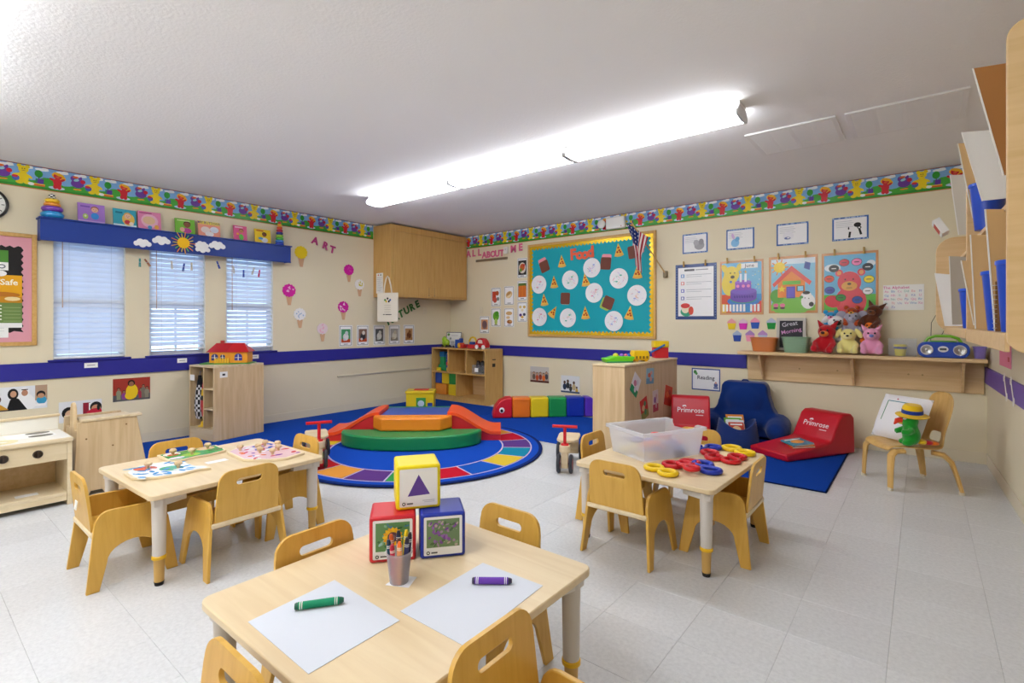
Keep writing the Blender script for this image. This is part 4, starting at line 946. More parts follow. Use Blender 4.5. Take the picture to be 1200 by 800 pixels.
def L4(m, a, b):
    m.R(-a, -b, a, b, 'CC8F58'); m.R(-a*.91, -b*.92, a*.91, b*.92, '6CB6DE'); m.R(-a*.91, -b*.92, a*.91, -b*.4, '57B53A')
    m.E(-a*.6, b*.5, a*.3, b*.13, 'DCE8F2'); m.E(a*.75, b*.6, a*.15, b*.1, 'DCE8F2')
    m.E(a*.05, -b*.62, a*.55, b*.5, 'DE4858', 20); m.E(-a*.6, -b*.62, a*.3, b*.2, 'DE3048', 14, -.4); m.E(a*.0, b*.0, a*.42, b*.36, 'DE4858', 20)
    for x in (-.36, .42): m.E(a*x, b*.32, a*.14, b*.12, 'DE4858'); m.E(a*x, b*.32, a*.08, b*.07, 'E8A060')
    m.E(a*0, -b*.12, a*.28, b*.16, 'E8A652', 16); m.E(a*0, -b*.05, a*.07, b*.04, '3A2418'); m.L(-a*.1, -b*.18, a*.1, -b*.18, .005, '3A2418')
    for x in (-.14, .14): m.E(a*x, b*.1, .007, .009, '2A1C18', 8)
    for x, y, c in ((-.55, .48, '2E3238'), (-.18, .66, 'CC2A44'), (.26, .66, 'E87AB0'), (.64, .48, '2E3440'), (-.72, .14, 'E0503A'), (-.7, -.24, '4A56B4'), (.68, .08, 'EFDA22'), (.64, -.3, 'EDEDF2'), (-.3, -.5, '2E8F34'), (.28, -.58, '2A4AA8')):
        m.E(a*x, b*y, .044, .037, '2A2A2A', 16); m.E(a*x, b*y, .040, .033, c, 16); m.R(a*x-.02, b*y-.004, a*x+.02, b*y+.004, 'F0F0F0' if c in ('2E3238', '2E3440') else '33333A')
for x, wd, z, h, dr, lb, cxs in [(-2.045, .475, 1.57, .645, L1, 'navy-bordered notes poster with a red-haired figure, leftmost of the large posters', (-.13, .12)), (-1.547, .45, 1.597, .596, L2, 'birthday poster with a purple cake and yellow puppy', (-.14, .14)), (-1.045, .45, 1.607, .593, L3, 'poster of an orange house with a red roof and purple door', (-.13, .12)), (-.555, .463, 1.605, .592, L4, 'poster of a red bear ringed by coloured discs', (-.12, .12))]:
    t = thing('wall_poster', lb, 'poster', 'large posters in the row above the shelf', mtx=onB(x, z, .004))
    q = M('F2F2F2'); q.sheet(-wd/2, -h/2, wd/2, h/2, 'F2F2F2', .002); q.clip = (-wd/2, -h/2, wd/2, h/2); dr(q, wd/2, h/2); q.build('poster_print', GLOSS, t, smooth=0)
    for c in cxs:
        q = M('B8944A'); q.box(c-.008, c+.008, h/2-.03, h/2+.035, .02, .026); q.box(c-.008, c+.008, h/2-.03, h/2+.035, .03, .036); q.box(c-.006, c+.006, h/2-.005, h/2+.008, .025, .031); q.build('clip', PAINT, t, bev=.002)

# cupcakes
for x, z, c1, c2, lb in [(-1.647, 1.195, 'E8CC1E', 'F0A8B0', 'yellow paper cupcake, first of the upper row'), (-1.527, 1.195, 'D428B4', 'E4C8D8', 'magenta paper cupcake, second of the upper row'), (-1.406, 1.205, '2458B8', 'F09AB8', 'blue paper cupcake with pink icing'), (-1.246, 1.20, '12963C', 'B8C4DC', 'green paper cupcake, last of the upper row'), (-1.589, 1.063, '1F44A0', 'A8BCD8', 'blue paper cupcake with grey-blue icing, lower row'), (-1.457, 1.066, 'F09AB8', 'B08AC8', 'pink paper cupcake with lilac icing behind the orange basket'), (-1.33, 1.068, 'B8C8E0', 'B890CC', 'pale blue paper cupcake with lilac icing, lower row')]:
    t = thing('paper_cupcake', lb, 'paper craft', 'paper cupcakes above the shelf', mtx=onB(x, z, .003))
    q = M(c1); q.prism([(-.034, -.058), (.034, -.058), (.045, .012), (-.045, .012)], 0, .003); q.build('case', PAPER, t)
    q = M(c2); q.prism([(-.05, .010), (.05, .010), (.042, .03), (.02, .048), (.004, .062), (-.004, .062), (-.02, .048), (-.042, .03)], .003, .006); q.build('icing', PAPER, t)
# chalk sign
t = thing('chalkboard_sign', 'small grey-framed chalkboard sign reading Great Morning, propped on the shelf', 'sign', mtx=Matrix.Translation((-1.055, BW-.035, .925)) @ Matrix.Rotation(-math.radians(4), 4, 'X') @ frame((1,0,0),(0,0,1),(0,-1,0),(0,0,0)))
q = M('C8C4BC'); w2, hh = .135, .335
for a, b_, c, d in ((-w2, -w2+.028, 0, hh), (w2-.028, w2, 0, hh), (-w2+.028, w2-.028, 0, .028), (-w2+.028, w2-.028, hh-.028, hh)): q.box(a, b_, c, d, 0, .016)
q.build('sign_frame', PAINT, t, bev=.002)
q = M(); q.sheet(-w2+.026, .026, w2-.026, hh-.026, '2E2E36', .003); q.T = Matrix.Translation((0, 0, .006)); q.R(-w2+.028, .028, w2-.028, hh-.028, '2E2E36'); q.text('Great', -.015, .272, .062, 'D8D4E0', .005, rot=.18); q.text('Morning', .0, .20, .056, 'D89AD0', .01, rot=.22); q.build('chalkboard', PAPER, t, smooth=0)
def dal(m, a, b):
    m.text('The Alphabet', -a*.35, b*.78, .036, 'D83A9A', .004)
    al = 'ABCDEFGHIJKLMNOPQRSTUVWXYZ'; cs = ['E68AB8', '86A8D4', 'E090BC', '90BEB8', 'E8949C', '9CA2D2']
    for i, ch in enumerate(al): m.text(ch+ch.lower(), -a*.83+(i % 6)*a*.33, b*(.48-(i//6)*.31), .029, cs[(i % 6+i//6) % 6], .002)
poster('alphabet_sheet', 'white handwritten sheet headed The Alphabet beside the bear poster', 'poster', .30, .235, dal, onB(-.138, 1.446))
def drd(m, a, b):
    m.R(-a, -b, a, b, '2E4C9C'); m.R(-a*.93, -b*.9, a*.93, b*.9, 'F2F4F8'); m.text('Reading', 0, b*.15, .062, '3A3E48', .012); m.E(-a*.75, b*.65, .018, .022, '4A8A4A'); m.E(-a*.66, b*.5, .014, .016, '5AA05A'); m.E(a*.7, -b*.45, .022, .025, '5A6AA0'); m.R(a*.55, -b*.8, a*.85, -b*.6, '7A8AB8'); m.E(a*.7, -b*.25, .012, .014, 'D8A8A0')
poster('reading_sign', 'blue-bordered white sign reading Reading, left of the blue bean chair', 'sign', .32, .25, drd, onB(-1.93, .56))
def ph4(m, a, b):
    m.R(-a, -b, a, b, 'B4A49A'); m.R(-a, b*.3, a, b, 'C8C4C0')
    for x, y, c in ((-.6, 0, '6A5A50'), (-.25, -.1, 'C8502C'), (.1, .0, '8A3A34'), (.45, -.1, 'E0702C'), (.75, .1, '4A4A50')): person_fig(m, a*x, b*(y-.3), .055, c)
    m.R(-a, -b, a, -b*.75, '5A3028')
poster('family_photo', 'family photo in brown and orange above the soft caterpillar', 'photo', .33, .225, ph4, onB(-4.276, .463), 'family photos on the walls')
def ph5(m, a, b):
    m.R(-a, -b, a, b, 'E4E6EA')
    for x, y, s_, c in ((-.6, .1, .06, '2A3A5A'), (-.25, .25, .06, '30343C'), (.05, -.1, .05, '3A3A3C'), (.4, .1, .06, 'C8B48A'), (.7, -.3, .045, 'D8B04A')): person_fig(m, a*x, b*(y-.4), s_, c, '6A4A38', '17120F')
    m.R(-a, -b, a, -b*.8, '4A5A7A')
poster('family_photo', 'family photo on a white ground beside the plain shelf end', 'photo', .30, .235, ph5, onB(-3.757, .363), 'family photos on the walls')

# ------------------------------------------------------------------ wall shelf
SZ = .912; SD = .27
t = thing('wall_shelf', 'long pale maple wall shelf on brackets beside the folder rack', 'shelf', loc=(0, BW, 0))
q = M(); q.prism(rrect(-1.53, -SD, .415, -.001, [.0, .0, .0, .05], 5), SZ-.032, SZ); q.build('shelf_board', SHELFW, t, bev=.004)
q = M(); q.box(-1.475, .41, -.022, -.001, .60, SZ-.033); q.build('back_panel', SHELFW, t, bev=.003)
for x in (-1.317, -.516, .27):
    q = M(); q.prism([(-.022, .61), (-.022, SZ-.033), (-SD+.04, SZ-.033), (-SD+.04, SZ-.06), (-.045, .61)], x-.011, x+.011, map=lambda u, v, h: (h, u, v)); q.build('bracket', SHELFW, t, bev=.002)
for x in (-.98, -.65, -.1, .0):
    q = M('B89A6A'); q.cyl((x, -.022, .74), (x, -.026, .74), .008, n=10); q.build('screw_cap', PAINT, t)
# baskets
def basket(name, label, x, y, z, w_, d, h, col, mat, grp=None, ribs=7):
    t = thing(name, label, 'basket', grp, loc=(x, y, z))
    q = M(col); prof_o = []; prof_i = []
    n = 28
    def ring(s_, zz): return [(w_/2*s_*abs(math.cos(2*PI*i/n))**.6*math.copysign(1, math.cos(2*PI*i/n)), d/2*s_*abs(math.sin(2*PI*i/n))**.6*math.copysign(1, math.sin(2*PI*i/n)), zz) for i in range(n)]
    rings = []
    for k in range(ribs*3+1):
        u = k/(ribs*3); rings.append(ring(.80+.2*u+.012*math.sin(k*2*PI/3), .0+u*h))
    rings += [ring(.97, h), ring(.93, h-.01), ring(.76, .012)]
    v = [p for r in rings for p in r]; f = []
    for j in range(len(rings)-1):
        for i in range(n): f.append((j*n+i, j*n+(i+1) % n, (j+1)*n+(i+1) % n, (j+1)*n+i))
    f.append(tuple(range(n-1, -1, -1))); f.append(tuple(range((len(rings)-1)*n, len(rings)*n)))
    q.add(v, f); q.build('basket_body', mat, t, smooth=60)
    q = M(col); q.tube([(p[0]*1.0, p[1]*1.0, h) for p in ring(.985, 0)], .006, 6, True); q.build('rim', mat, t)
    return t
basket('basket', 'orange oval ribbed basket at the left end of the wall shelf', -1.283, BW-.15, SZ+.001, .26, .17, .14, 'C8743C', PLASTIC, 'ribbed baskets on the wall shelf')
basket('basket', 'sage-green oval ribbed basket in front of the chalkboard sign', -.985, BW-.165, SZ+.001, .255, .17, .15, '82A487', PLASTIC, 'ribbed baskets on the wall shelf')

# plush toys
def plush(name, label, x, y, z, s, body, belly=None, ear='round', muzzle=None, nose='2A1C18', eye='1A1A1A', rz=0, tilt=0, arms=True, headscale=1.0, ns=1.0):
    t = thing(name, label, 'soft toy', 'soft toys piled on the wall shelf')
    t.matrix_basis = Matrix.Translation((x, y, z)) @ Matrix.Rotation(rz, 4, 'Z') @ Matrix.Rotation(tilt, 4, 'Y') @ Matrix.Scale(s, 4)
    q = M(body)   # faces -y ; total height about .26
    q.ell(0, 0, .068, .062, .054, .072); q.ell(0, -.006, .17, .066*headscale, .058*headscale, .058*headscale)
    q.ell(0, 0, .125, .04, .04, .04)
    for sx in (-1, 1):
        q.tube([(sx*.045, -.01, .105), (sx*.068, -.04, .075), (sx*.06, -.062, .06)], [.024, .022, .022], 10)
        q.ell(sx*.06, -.064, .058, .022)
        q.tube([(sx*.03, -.02, .03), (sx*.05, -.06, .024), (sx*.056, -.085, .03)], [.028, .026, .028], 10); q.ell(sx*.056, -.086, .032, .028, .02, .03)
    q.build('plush_body', PLUSH, t, remesh=.009)
    for sx in (-1, 1):
        q = M(body)
        if ear == 'round': q.ell(sx*.055, .0, .225, .026, .012, .026)
        elif ear == 'flop': q.ell(sx*.078, -.005, .185, .022, .012, .048, R=Matrix.Rotation(sx*-.5, 3, 'Y'))
        elif ear == 'point': q.cyl((sx*.04, 0, .21), (sx*.075, 0, .26), .024, .003, 10)
        elif ear == 'big': q.ell(sx*.085, .004, .185, .045, .010, .05)
        q.build('ear', PLUSH, t)
        q = M(eye); q.ell(sx*.024, -.060, .185, .0075, n=8, m=6); q.build('eye', PLASTIC, t)
    q = M(muzzle or belly or body); q.ell(0, -.056, .155, .034, .026, .024); q.build('muzzle', PLUSH, t)
    q = M(nose); q.ell(0, -.082, .163, .012*ns, .008*ns, .009*ns, n=10, m=6); q.build('nose', PLASTIC, t)
    if belly: q = M(belly); q.ell(0, -.02, .065, .045, .042, .052); q.build('belly', PLUSH, t)
    return t
Y0 = BW-.17
plush('plush_fox', 'red plush animal with an orange muzzle, leftmost of the front soft toys', -.728, Y0-.02, SZ+.009, 1.2, 'B81420', None, 'point', 'E8842A', rz=-.25, tilt=.06, ns=1.3)
plush('plush_lamb', 'pale yellow plush animal sitting in the middle front of the pile', -.545, Y0-.015, SZ+.008, 1.04, 'E8DC8C', None, 'flop', 'EEE6A8', rz=0)
plush('plush_pig', 'pink plush pig with a blue snout, rightmost of the front soft toys', -.365, Y0-.015, SZ+.008, 1.06, 'E89CC0', None, 'point', 'F0B0CC', nose='7A8AD0', rz=.05, ns=1.5)
plush('plush_dog', 'white plush dog with a big black nose behind the red animal', -.675, Y0+.085, SZ+.11, 1.15, 'ECEAEC', None, 'flop', 'F0EEF0', nose='141416', rz=.25, tilt=.1, ns=2.3)
plush('plush_elephant', 'grey plush elephant near the top of the pile', -.525, Y0+.095, SZ+.18, 1.0, 'A8A4B8', None, 'big', 'B4B0C4', rz=.15, nose='8E8AA0')
plush('plush_tiger', 'orange plush animal behind the pink pig', -.375, Y0+.085, SZ+.10, .95, 'E8741C', None, 'round', 'F09A4A', rz=-.1)
plush('plush_bear', 'dark brown plush bear on top of the pile at the right', -.385, Y0+.10, SZ+.245, 1.0, '5A2E18', None, 'point', '7A4628', rz=-.35, tilt=.25)
plush('plush_bird', 'bright blue plush toy at the upper left of the pile', -.70, Y0+.10, SZ+.225, .8, '2E9AD0', None, 'round', 'E88AB0', rz=.1)
plush('plush_monkey', 'red and orange striped plush toy behind the elephant', -.53, Y0+.11, SZ+.265, .8, 'B84A20', None, 'round', 'E8B040', rz=0)

# clear tub
t = thing('storage_tub', 'clear lidded plastic tub with a yellow and blue scoop inside, on the wall shelf', 'tub', loc=(-.14, BW-.16, SZ))
q = M(); w2 = .1
q.box(-w2, w2, -.07, .07, 0, .004); q.box(-w2, w2, -.07, -.067, .004, .15); q.box(-w2, w2, .067, .07, .004, .15); q.box(-w2, -w2+.003, -.067, .067, .004, .15); q.box(w2-.003, w2, -.067, .067, .004, .15); q.build('tub_body', CLEAR, t, smooth=0)
q = M(); q.box(-w2-.005, w2+.005, -.075, .075, .15, .162); q.build('lid', CLEAR, t, bev=.003)
t2 = thing('toy_bucket', 'small yellow bucket with a blue band inside the clear tub', 'toy', loc=(-.155, BW-.17, SZ+.0045))
q = M('E8D83A'); q.lathe([(.038, 0), (.05, .1), (.044, .1), (.034, .01)], 18); q.build('bucket', PLASTIC, t2)
q = M('1F3A90'); q.lathe([(.0455, .062), (.0475, .062), (.049, .08), (.047, .08)], 18, cap0=False, cap1=False); q.build('band', PLASTIC, t2)
# boombox
t = thing('cd_player', 'blue children\'s portable stereo with silver speakers and a green handle', 'radio', loc=(.137, BW-.185, SZ), rz=.0)
q = M('1A48B8'); q.prism(rrect(-.172, .0, .172, .135, .06, 6), -.055, .06, map=lambda u, v, h: (u, -h, v)); q.build('casing', PLASTIC, t, bev=.008)
for sx in (-1, 1):
    q = M('E2E2E6'); o = None
    q.T = Matrix.Translation((sx*.108, -.06, .068)) @ Matrix.Rotation(PI/2, 4, 'X'); q.lathe([(.044, 0), (.044, .008), (.039, .010), (.036, .005)], 24, cap1=False); q.build('speaker_ring', PLASTIC, t)
    q = M('B9BCC2'); q.T = Matrix.Translation((sx*.108, -.061, .068)) @ Matrix.Rotation(PI/2, 4, 'X'); q.lathe([(.0365, 0), (.035, .006), (.012, .002), (.010, .007), (.001, .009)], 24); q.build('speaker_cone', METAL, t)
q = M('E8E8EC'); q.T = Matrix.Translation((0, -.0605, .075)) @ Matrix.Rotation(PI/2, 4, 'X'); q.prism([(.035*math.cos(i*PI/10), .026*math.sin(i*PI/10)) for i in range(20)], 0, .005); q.build('display_surround', PLASTIC, t)
q = M('3A4048'); q.T = Matrix.Translation((0, -.0657, .075)); q.box(-.022, .022, -.001, 0, -.009, .009); q.build('display', PLASTIC, t)
q = M('7CC02E'); q.tube([(-.12, 0, .13), (-.10, 0, .165), (-.05, 0, .185), (.05, 0, .185), (.10, 0, .165), (.12, 0, .13)], .012, 8); q.build('handle', PLASTIC, t)
q = M('6AB02A'); q.prism(rrect(-.09, -.04, .09, .04, .03, 4), .134, .146); q.build('disc_lid', PLASTIC, t, bev=.003)
q = M('2C2C2E'); q.tube([(-.05, .06, .06), (-.08, .15, .12), (-.075, .165, .3), (-.02, .165, .42), (.05, .16, .36), (.02, .15, .25), (-.01, .14, .18)], .0025, 5); q.build('power_cord', RUBBER, t)
basket('fabric_basket', 'purple cloth basket at the right end of the wall shelf beside the stereo',   .372, BW-.17, SZ+.001, .085, .11, .095, '8C7AC4', FABRIC, None, 3)
m = M('C8442E'); m.box(-.02, .02, -.03, .03, 0, .06); tag(m.build('small_box', PAINT, bev=.003), 'small dark red box tucked behind the purple cloth basket', 'box', None, None, (.385, BW-.06, SZ+.001))

# ------------------------------------------------------------------ right wall: pink sheet, bone shapes, folder rack
def dpk(m, a, b): m.R(-a, -b, a, b, 'E8809C'); m.R(-a*.7, b*.2, a*.5, b*.3, 'D86A8A'); m.R(a*.4, -b*.3, a*.7, -b*.6, 'C82838')
poster('pink_sheet', 'pink paper sheet on the right wall under the folder rack', 'sheet', .5, .22, dpk, onR(5.0, 1.01))
for y, r, lb in [(4.86, -.75, 'white paper bone on the purple rail nearer the corner'), (4.60, -.75, 'white paper bone on the purple rail nearer the camera')]:
    m = M('F0ECE4'); z = 0
    P_ = [(-.03, .055)]
    m.box(-.013, .013, -.075, .075, 0, .002)
    for a, b_ in ((-.016, .08), (.016, .08), (-.016, -.08), (.016, -.08)): m.prism([(a+.02*math.cos(i*PI/6), b_+.02*math.sin(i*PI/6)) for i in range(12)], 0, .002)
    tag(m.build('paper_bone', PAPER), lb, 'paper craft', 'paper bones on the purple rail', onR(y, .77, .019, .65))

t = thing('folder_rack', 'tall pale wooden wall rack of angled folder pockets at the right edge of the frame', 'rack')
def fx_(y): return .076 + .032*(5.9-y)      # front plane of the rack
def panel(y0, z0, z1, name='side_panel', th=.022, r=.05, bulge=0):
    xf, xb = fx_(y0)-bulge, rwx(y0)-.001
    q = M(); pts = rrect(xf, z0, xb, z1, [0, 0, r, r], 6)
    pts = rrect(xf, z0, xb, z1, [0, 0, 0, 0])
    pts = [(xb, z0), (xb, z1)] + [(xf+r-r*math.sin(a*PI/12), z1-r+r*math.cos(a*PI/12)) for a in range(7)] + [(xf+r-r*math.cos(a*PI/12), z0+r-r*math.sin(a*PI/12)) for a in range(7)]
    q.prism(pts, -y0-th, -y0, map=lambda u, v, h: (u, -h, v)); return q.build(name, SHELFW, t, bev=.003)
panel(2.12, 1.125, 2.12, r=.05)
panel(3.22, 1.14, 2.05, r=.03)
panel(4.60, 1.15, 1.80, r=.10, bulge=.045)
q = M(); a, b_ = 2.13, 4.6
def slab(y0, y1, x_off0, x_off1, z0, z1, nm, mat=SHELFW):
    q = M(); v = [(fx_(y0)+x_off0, y0), (fx_(y1)+x_off0, y1), (fx_(y1)+x_off1, y1), (fx_(y0)+x_off1, y0)]
    q.prism(v[::-1], z0, z1); return q.build(nm, mat, t, bev=.002)
slab(2.143, 3.218, .01, .30, 1.165, 1.185, 'pocket_floor'); slab(3.243, 4.598, .01, .27, 1.165, 1.185, 'pocket_floor')
slab(2.143, 3.218, .03, .30, 1.60, 1.618, 'pocket_floor'); slab(3.243, 4.598, .03, .27, 1.58, 1.598, 'pocket_floor')
slab(2.143, 3.218, -.002, .01, 1.128, 1.1855, 'front_lip', SHELFW); slab(3.243, 4.598, -.002, .01, 1.14, 1.1855, 'front_lip', SHELFW)
q = M(); ya, yb = 2.143, 4.6; q.prism([(rwx(ya)-.012, ya), (rwx(yb)-.012, yb), (rwx(yb)-.002, yb), (rwx(ya)-.002, ya)], 1.15, 2.05); q.build('back_board', SHELFW, t)
# things standing in the rack: thin boards whose white front edge leans out of the pockets
def px2(u, v, y):
    a = (u-600)/595; b = (377-v)/595; c, s_ = math.cos(math.radians(38.952)), math.sin(math.radians(38.952))
    k = y/(c+a*s_); return (-s_+a*c)*k, 1.22+b*k
for u0, v0, u1, v1, y, dpt, ce, cf, lb in [
    (1141, 80, 1177, 205, 2.45, .20, 'F2F2F0', 'B07A44', 'brown folder with a white edge leaning far out of the upper pocket nearest the camera'),  # brown face kept dark, painting in the shade inside the pocket
    (1128, 155, 1152, 235, 2.85, .16, 'F4F5F6', 'F0F2F4', 'large white folder in the upper tier of the rack'),
    (1123, 168, 1141, 255, 3.16, .15, 'F0EEE8', 'DDB884', 'tan folder with a white edge behind the upper blue cup'),
    (1114, 205, 1124, 275, 3.6, .14, 'F2F2F2', 'D8D4CC', 'pale folder in the far upper pocket'),
    (1155.5, 245, 1167, 388, 2.42, .14, 'F4F4F2', 'D9B27C', 'tan divider folder with a white edge in the lower tier nearest the camera'),
    (1138, 275, 1144, 385, 2.88, .14, 'F2F2F0', 'DDB884', 'tan folder with a white edge beside the lower middle blue cup'),
    (1127, 305, 1142, 381, 3.12, .12, 'F2F0EA', 'DFBE8E', 'slanted tan folder against the rack\'s middle panel'),
    (1113, 300, 1116, 380, 3.75, .14, 'F4F4F4', 'B8B0A4', 'thin grey folder with a white edge in the far lower pocket'),
    (1096, 320, 1108, 382, 4.3, .12, 'F6F7F9', 'F4F5F7', 'white folder sticking out at the far end of the lower tier')]:
    xa, za = px2(u0, v0, y); xb, zb = px2(u1, v1, y)
    q = M(cf); q.prism([(xb, zb), (xb+dpt, zb), (xa+dpt, za-.02), (xa, za)], -y-.006, -y, map=lambda u, v, h: (u, -h, v))
    q.C(ce); q.prism([(xb-.004, zb), (xb, zb), (xa, za), (xa-.004, za)], -y-.008, -y+.002, map=lambda u, v, h: (u, -h, v))
    tag(q.build('folder', PAPER), lb, 'folder', 'folders in the wall rack')
for u, v, y, h, r, lb in [(1144, 266, 3.02, .20, .062, 'blue plastic cup in the upper tier of the folder rack'), (1152, 381, 2.62, .22, .06, 'blue plastic cup in the lower tier left of the spiral notebook'), (1174, 382, 2.30, .23, .045, 'blue plastic cup against the rack\'s nearest side panel'), (1123, 384, 3.5, .20, .055, 'blue plastic cup in the far lower pocket')]:
    x, z = px2(u, v, y); z = 1.187 if z < 1.4 else 1.62
    x = fx_(y)+.005+r*.8
    t3 = thing('blue_cup', lb, 'cup', 'blue cups in the folder rack', loc=(x, y, z))
    q = M('1848C0'); q.lathe([(r*.72, 0), (r, h), (r*.93, h), (r*.66, .006)], 18); q.build('cup_body', PLASTIC, t3)
    q = M('2458D4'); q.lathe([(r*.97, h-.012), (r*1.06, h-.010), (r*1.06, h+.002), (r*.98, h+.004)], 18, cap0=False, cap1=False); q.build('cup_rim', PLASTIC, t3)
x, z = px2(1166, 340, 2.36)
t3 = thing('spiral_notebook', 'brown spiral-bound notebook beside the nearest blue cup in the rack', 'notebook', loc=(x, 2.36, 1.187))
q = M('8A6238'); q.box(0, .16, -.005, .005, 0, .17); q.build('cover', PAPER, t3, bev=.002)
for k in range(10): q = M('C8C8CC'); q.tube([(.006*math.cos(i*PI/4), .007*math.sin(i*PI/4), .012+k*.016) for i in range(8)], .0012, 4, True); q.build('coil', METAL, t3)
m = M('E8E8E8'); m.box(-.02, .02, -.1, .1, -.05, .05); m.box(-.021, -.02, -.08, .08, -.03, .03, 'C84A3A')
tag(m.build('clipped_papers', PAPER), 'bunch of clipped papers jutting from the far upper end of the rack', 'papers', None, Matrix.Translation((.09, 4.3, 1.83)) @ Matrix.Rotation(-.5, 4, 'Y'))
# ================================================================== RUGS
m = M('1746A8'); m.box(LW+.012, -4.455, 1.45, 5.46, .0005, .009)
tag(m.build('area_rug', CARPET, bev=.003), 'large plain royal-blue rug along the window wall, under the climber', 'rug')
m = M('1746A8'); m.box(-4.445, -2.46, 4.22, 5.62, .0005, .009)
tag(m.build('area_rug', CARPET, bev=.003), 'plain royal-blue rug in front of the soft caterpillar', 'rug')
m = M('14419E'); m.box(-1.98, -.54, 4.22, 5.84, .0005, .009); m.box(-1.99, -.53, 4.21, 4.22, .0005, .0095, '10204A'); m.box(-.54, -.53, 4.22, 5.85, .0005, .0095, '10204A')
tag(m.build('area_rug', CARPET, bev=.002), 'blue rug of the reading corner under the red floor seat', 'rug')
t = thing('circle_rug', 'round blue rug edged with a ring of coloured blocks under the soft climber', 'rug', loc=(-3.8, 3.25, .0095))
n = 72
q = M('1A4AB4'); q.cyl((0,0,0), (0,0,.008), 1.17, n=n); q.build('rug_field', CARPET, t)
q = M('172A66'); q.lathe([(1.17, 0), (1.205, 0), (1.205, .007), (1.17, .0085)], n, cap0=False, cap1=False); q.build('rug_binding', CARPET, t)
seg = {-6: 'C0242C', -5: 'DC9440', -4: '5E3A80', -3: '3C9A4C', -2: 'BC1C30', -1: '1C54B4', 0: 'D6B83C', 1: '1E86A6', 2: '5E3C84', 3: 'B81E34', 4: 'DC9440', 5: '3C9A4C', 6: '1C54B4', 7: 'D6B83C', 8: '5E3A80', 9: '1E86A6', 10: 'D68A3A', 11: 'DEC02C', 12: 'B81E34', 13: '3C9A4C'}
for k in range(-6, 14):
    a0, a1 = math.radians(k*18+.6), math.radians(k*18+17.4)
    q = M(seg[k]); pts = [(.835*math.cos(a0+(a1-a0)*i/6), .835*math.sin(a0+(a1-a0)*i/6)) for i in range(7)] + [(1.085*math.cos(a1-(a1-a0)*i/6), 1.085*math.sin(a1-(a1-a0)*i/6)) for i in range(7)]
    q.prism(pts, .0078, .0094); q.build('colour_block', CARPET, t)
q = M('C9B6C8'); q.lathe([(.815, .0078), (.815, .0088), (.829, .0088), (.829, .0078)], n, cap0=False, cap1=False); q.lathe([(1.091, .0078), (1.091, .0088), (1.103, .0088), (1.103, .0078)], n, cap0=False, cap1=False)
for k in range(20): a = k*PI/10; q.at(0, 0, 0, rz=a).box(.83, 1.09, -.006, .006, .0078, .0088)
q.build('ring_lines', CARPET, t)

# ================================================================== SOFT CLIMBER
t = thing('soft_climber', 'soft play climber with green and orange steps and two orange slides on the round rug', 'climber', loc=(-3.974, 3.33, .019), rz=math.radians(40.5))
pts = [(-.69, 0)] + [(.69*math.cos(a), -.03-.36*math.sin(a)) for a in [PI-PI*i/24 for i in range(25)]] + [(.69, 0)]
q = M('12884A'); q.prism(pts[::-1], 0, .13); q.build('green_step', VINYL, t, bev=.016, seg=3)
q = M('F08A1E'); q.prism([(-.39, .06), (-.39, .0), (-.29, -.13), (.29, -.13), (.39, .0), (.39, .06)], .131, .262); q.build('orange_step', VINYL, t, bev=.018, seg=3)
q = M('12884A'); q.box(-.39, .39, .01, .06, 0, .129); q.build('step_base', VINYL, t, bev=.008)
q = M('2B4FA6'); q.box(-.34, .34, .065, .53, 0, .258); q.build('blue_platform', VINYL, t, bev=.015, seg=3)
q = M('12884A'); q.box(-.38, .38, .535, .67, 0, .245); q.build('rear_step', VINYL, t, bev=.015, seg=3)
for sx in (-1, 1):
    q = M('D0202E'); n = 22
    def zz_(u): return .055+.20*(1-(3*u*u-2*u*u*u)) if u < 1 else .055
    top = [(sx*(.345+.54*i/n), zz_(max(0, min(1, i/n*1.16-.04)))) for i in range(n+1)]
    poly = [(sx*.345, 0)] + [(top[-1][0], 0)] + top[::-1]
    q.prism(poly, .05, .50, map=lambda u, v, h: (u, h, v)); q.build('slide_body', VINYL, t, smooth=50)
    q = M('F0501C'); v = []; f = []
    for i, (x, z) in enumerate(top):
        for y in (.04, .51): v += [(x, y, z+.003), (x, y, z+.034)]
    for i in range(n):
        a = i*4; f += [(a+1, a+5, a+7, a+3), (a, a+2, a+6, a+4), (a, a+4, a+5, a+1), (a+2, a+3, a+7, a+6)]
    f += [(0, 1, 3, 2), (n*4, n*4+2, n*4+3, n*4+1)]
    q.add(v, f); q.build('slide_surface', VINYL, t, smooth=50)

# yellow toy house box
t = thing('toy_box_house', 'yellow toy house box with a red lid behind the soft climber', 'toy', loc=(-5.45, 4.72, .0095), rz=math.radians(42))
q = M('E8C81C'); q.box(-.19, .19, -.13, .13, 0, .225); q.build('box_body', PLASTIC, t, bev=.008)
q = M('EFD02A'); q.box(-.2, .2, -.14, .14, .226, .262); q.build('lid', PLASTIC, t, bev=.008)
q = M('D2302A'); q.box(-.09, .11, -.06, .06, .2625, .275); q.build('lid_insert', PLASTIC, t, bev=.004)
q = M('3F9A48'); q.box(-.05, .08, -.138, -.1305, .02, .17); q.build('window_frame', PLASTIC, t, bev=.003)
q = M('C8D8E8'); q.ell(.015, -.139, .09, .045, .006, .045); q.build('window_face', PLASTIC, t)
q = M('2346A8'); q.box(.105, .17, -.145, -.1305, .03, .10); q.build('blue_block', PLASTIC, t, bev=.004)

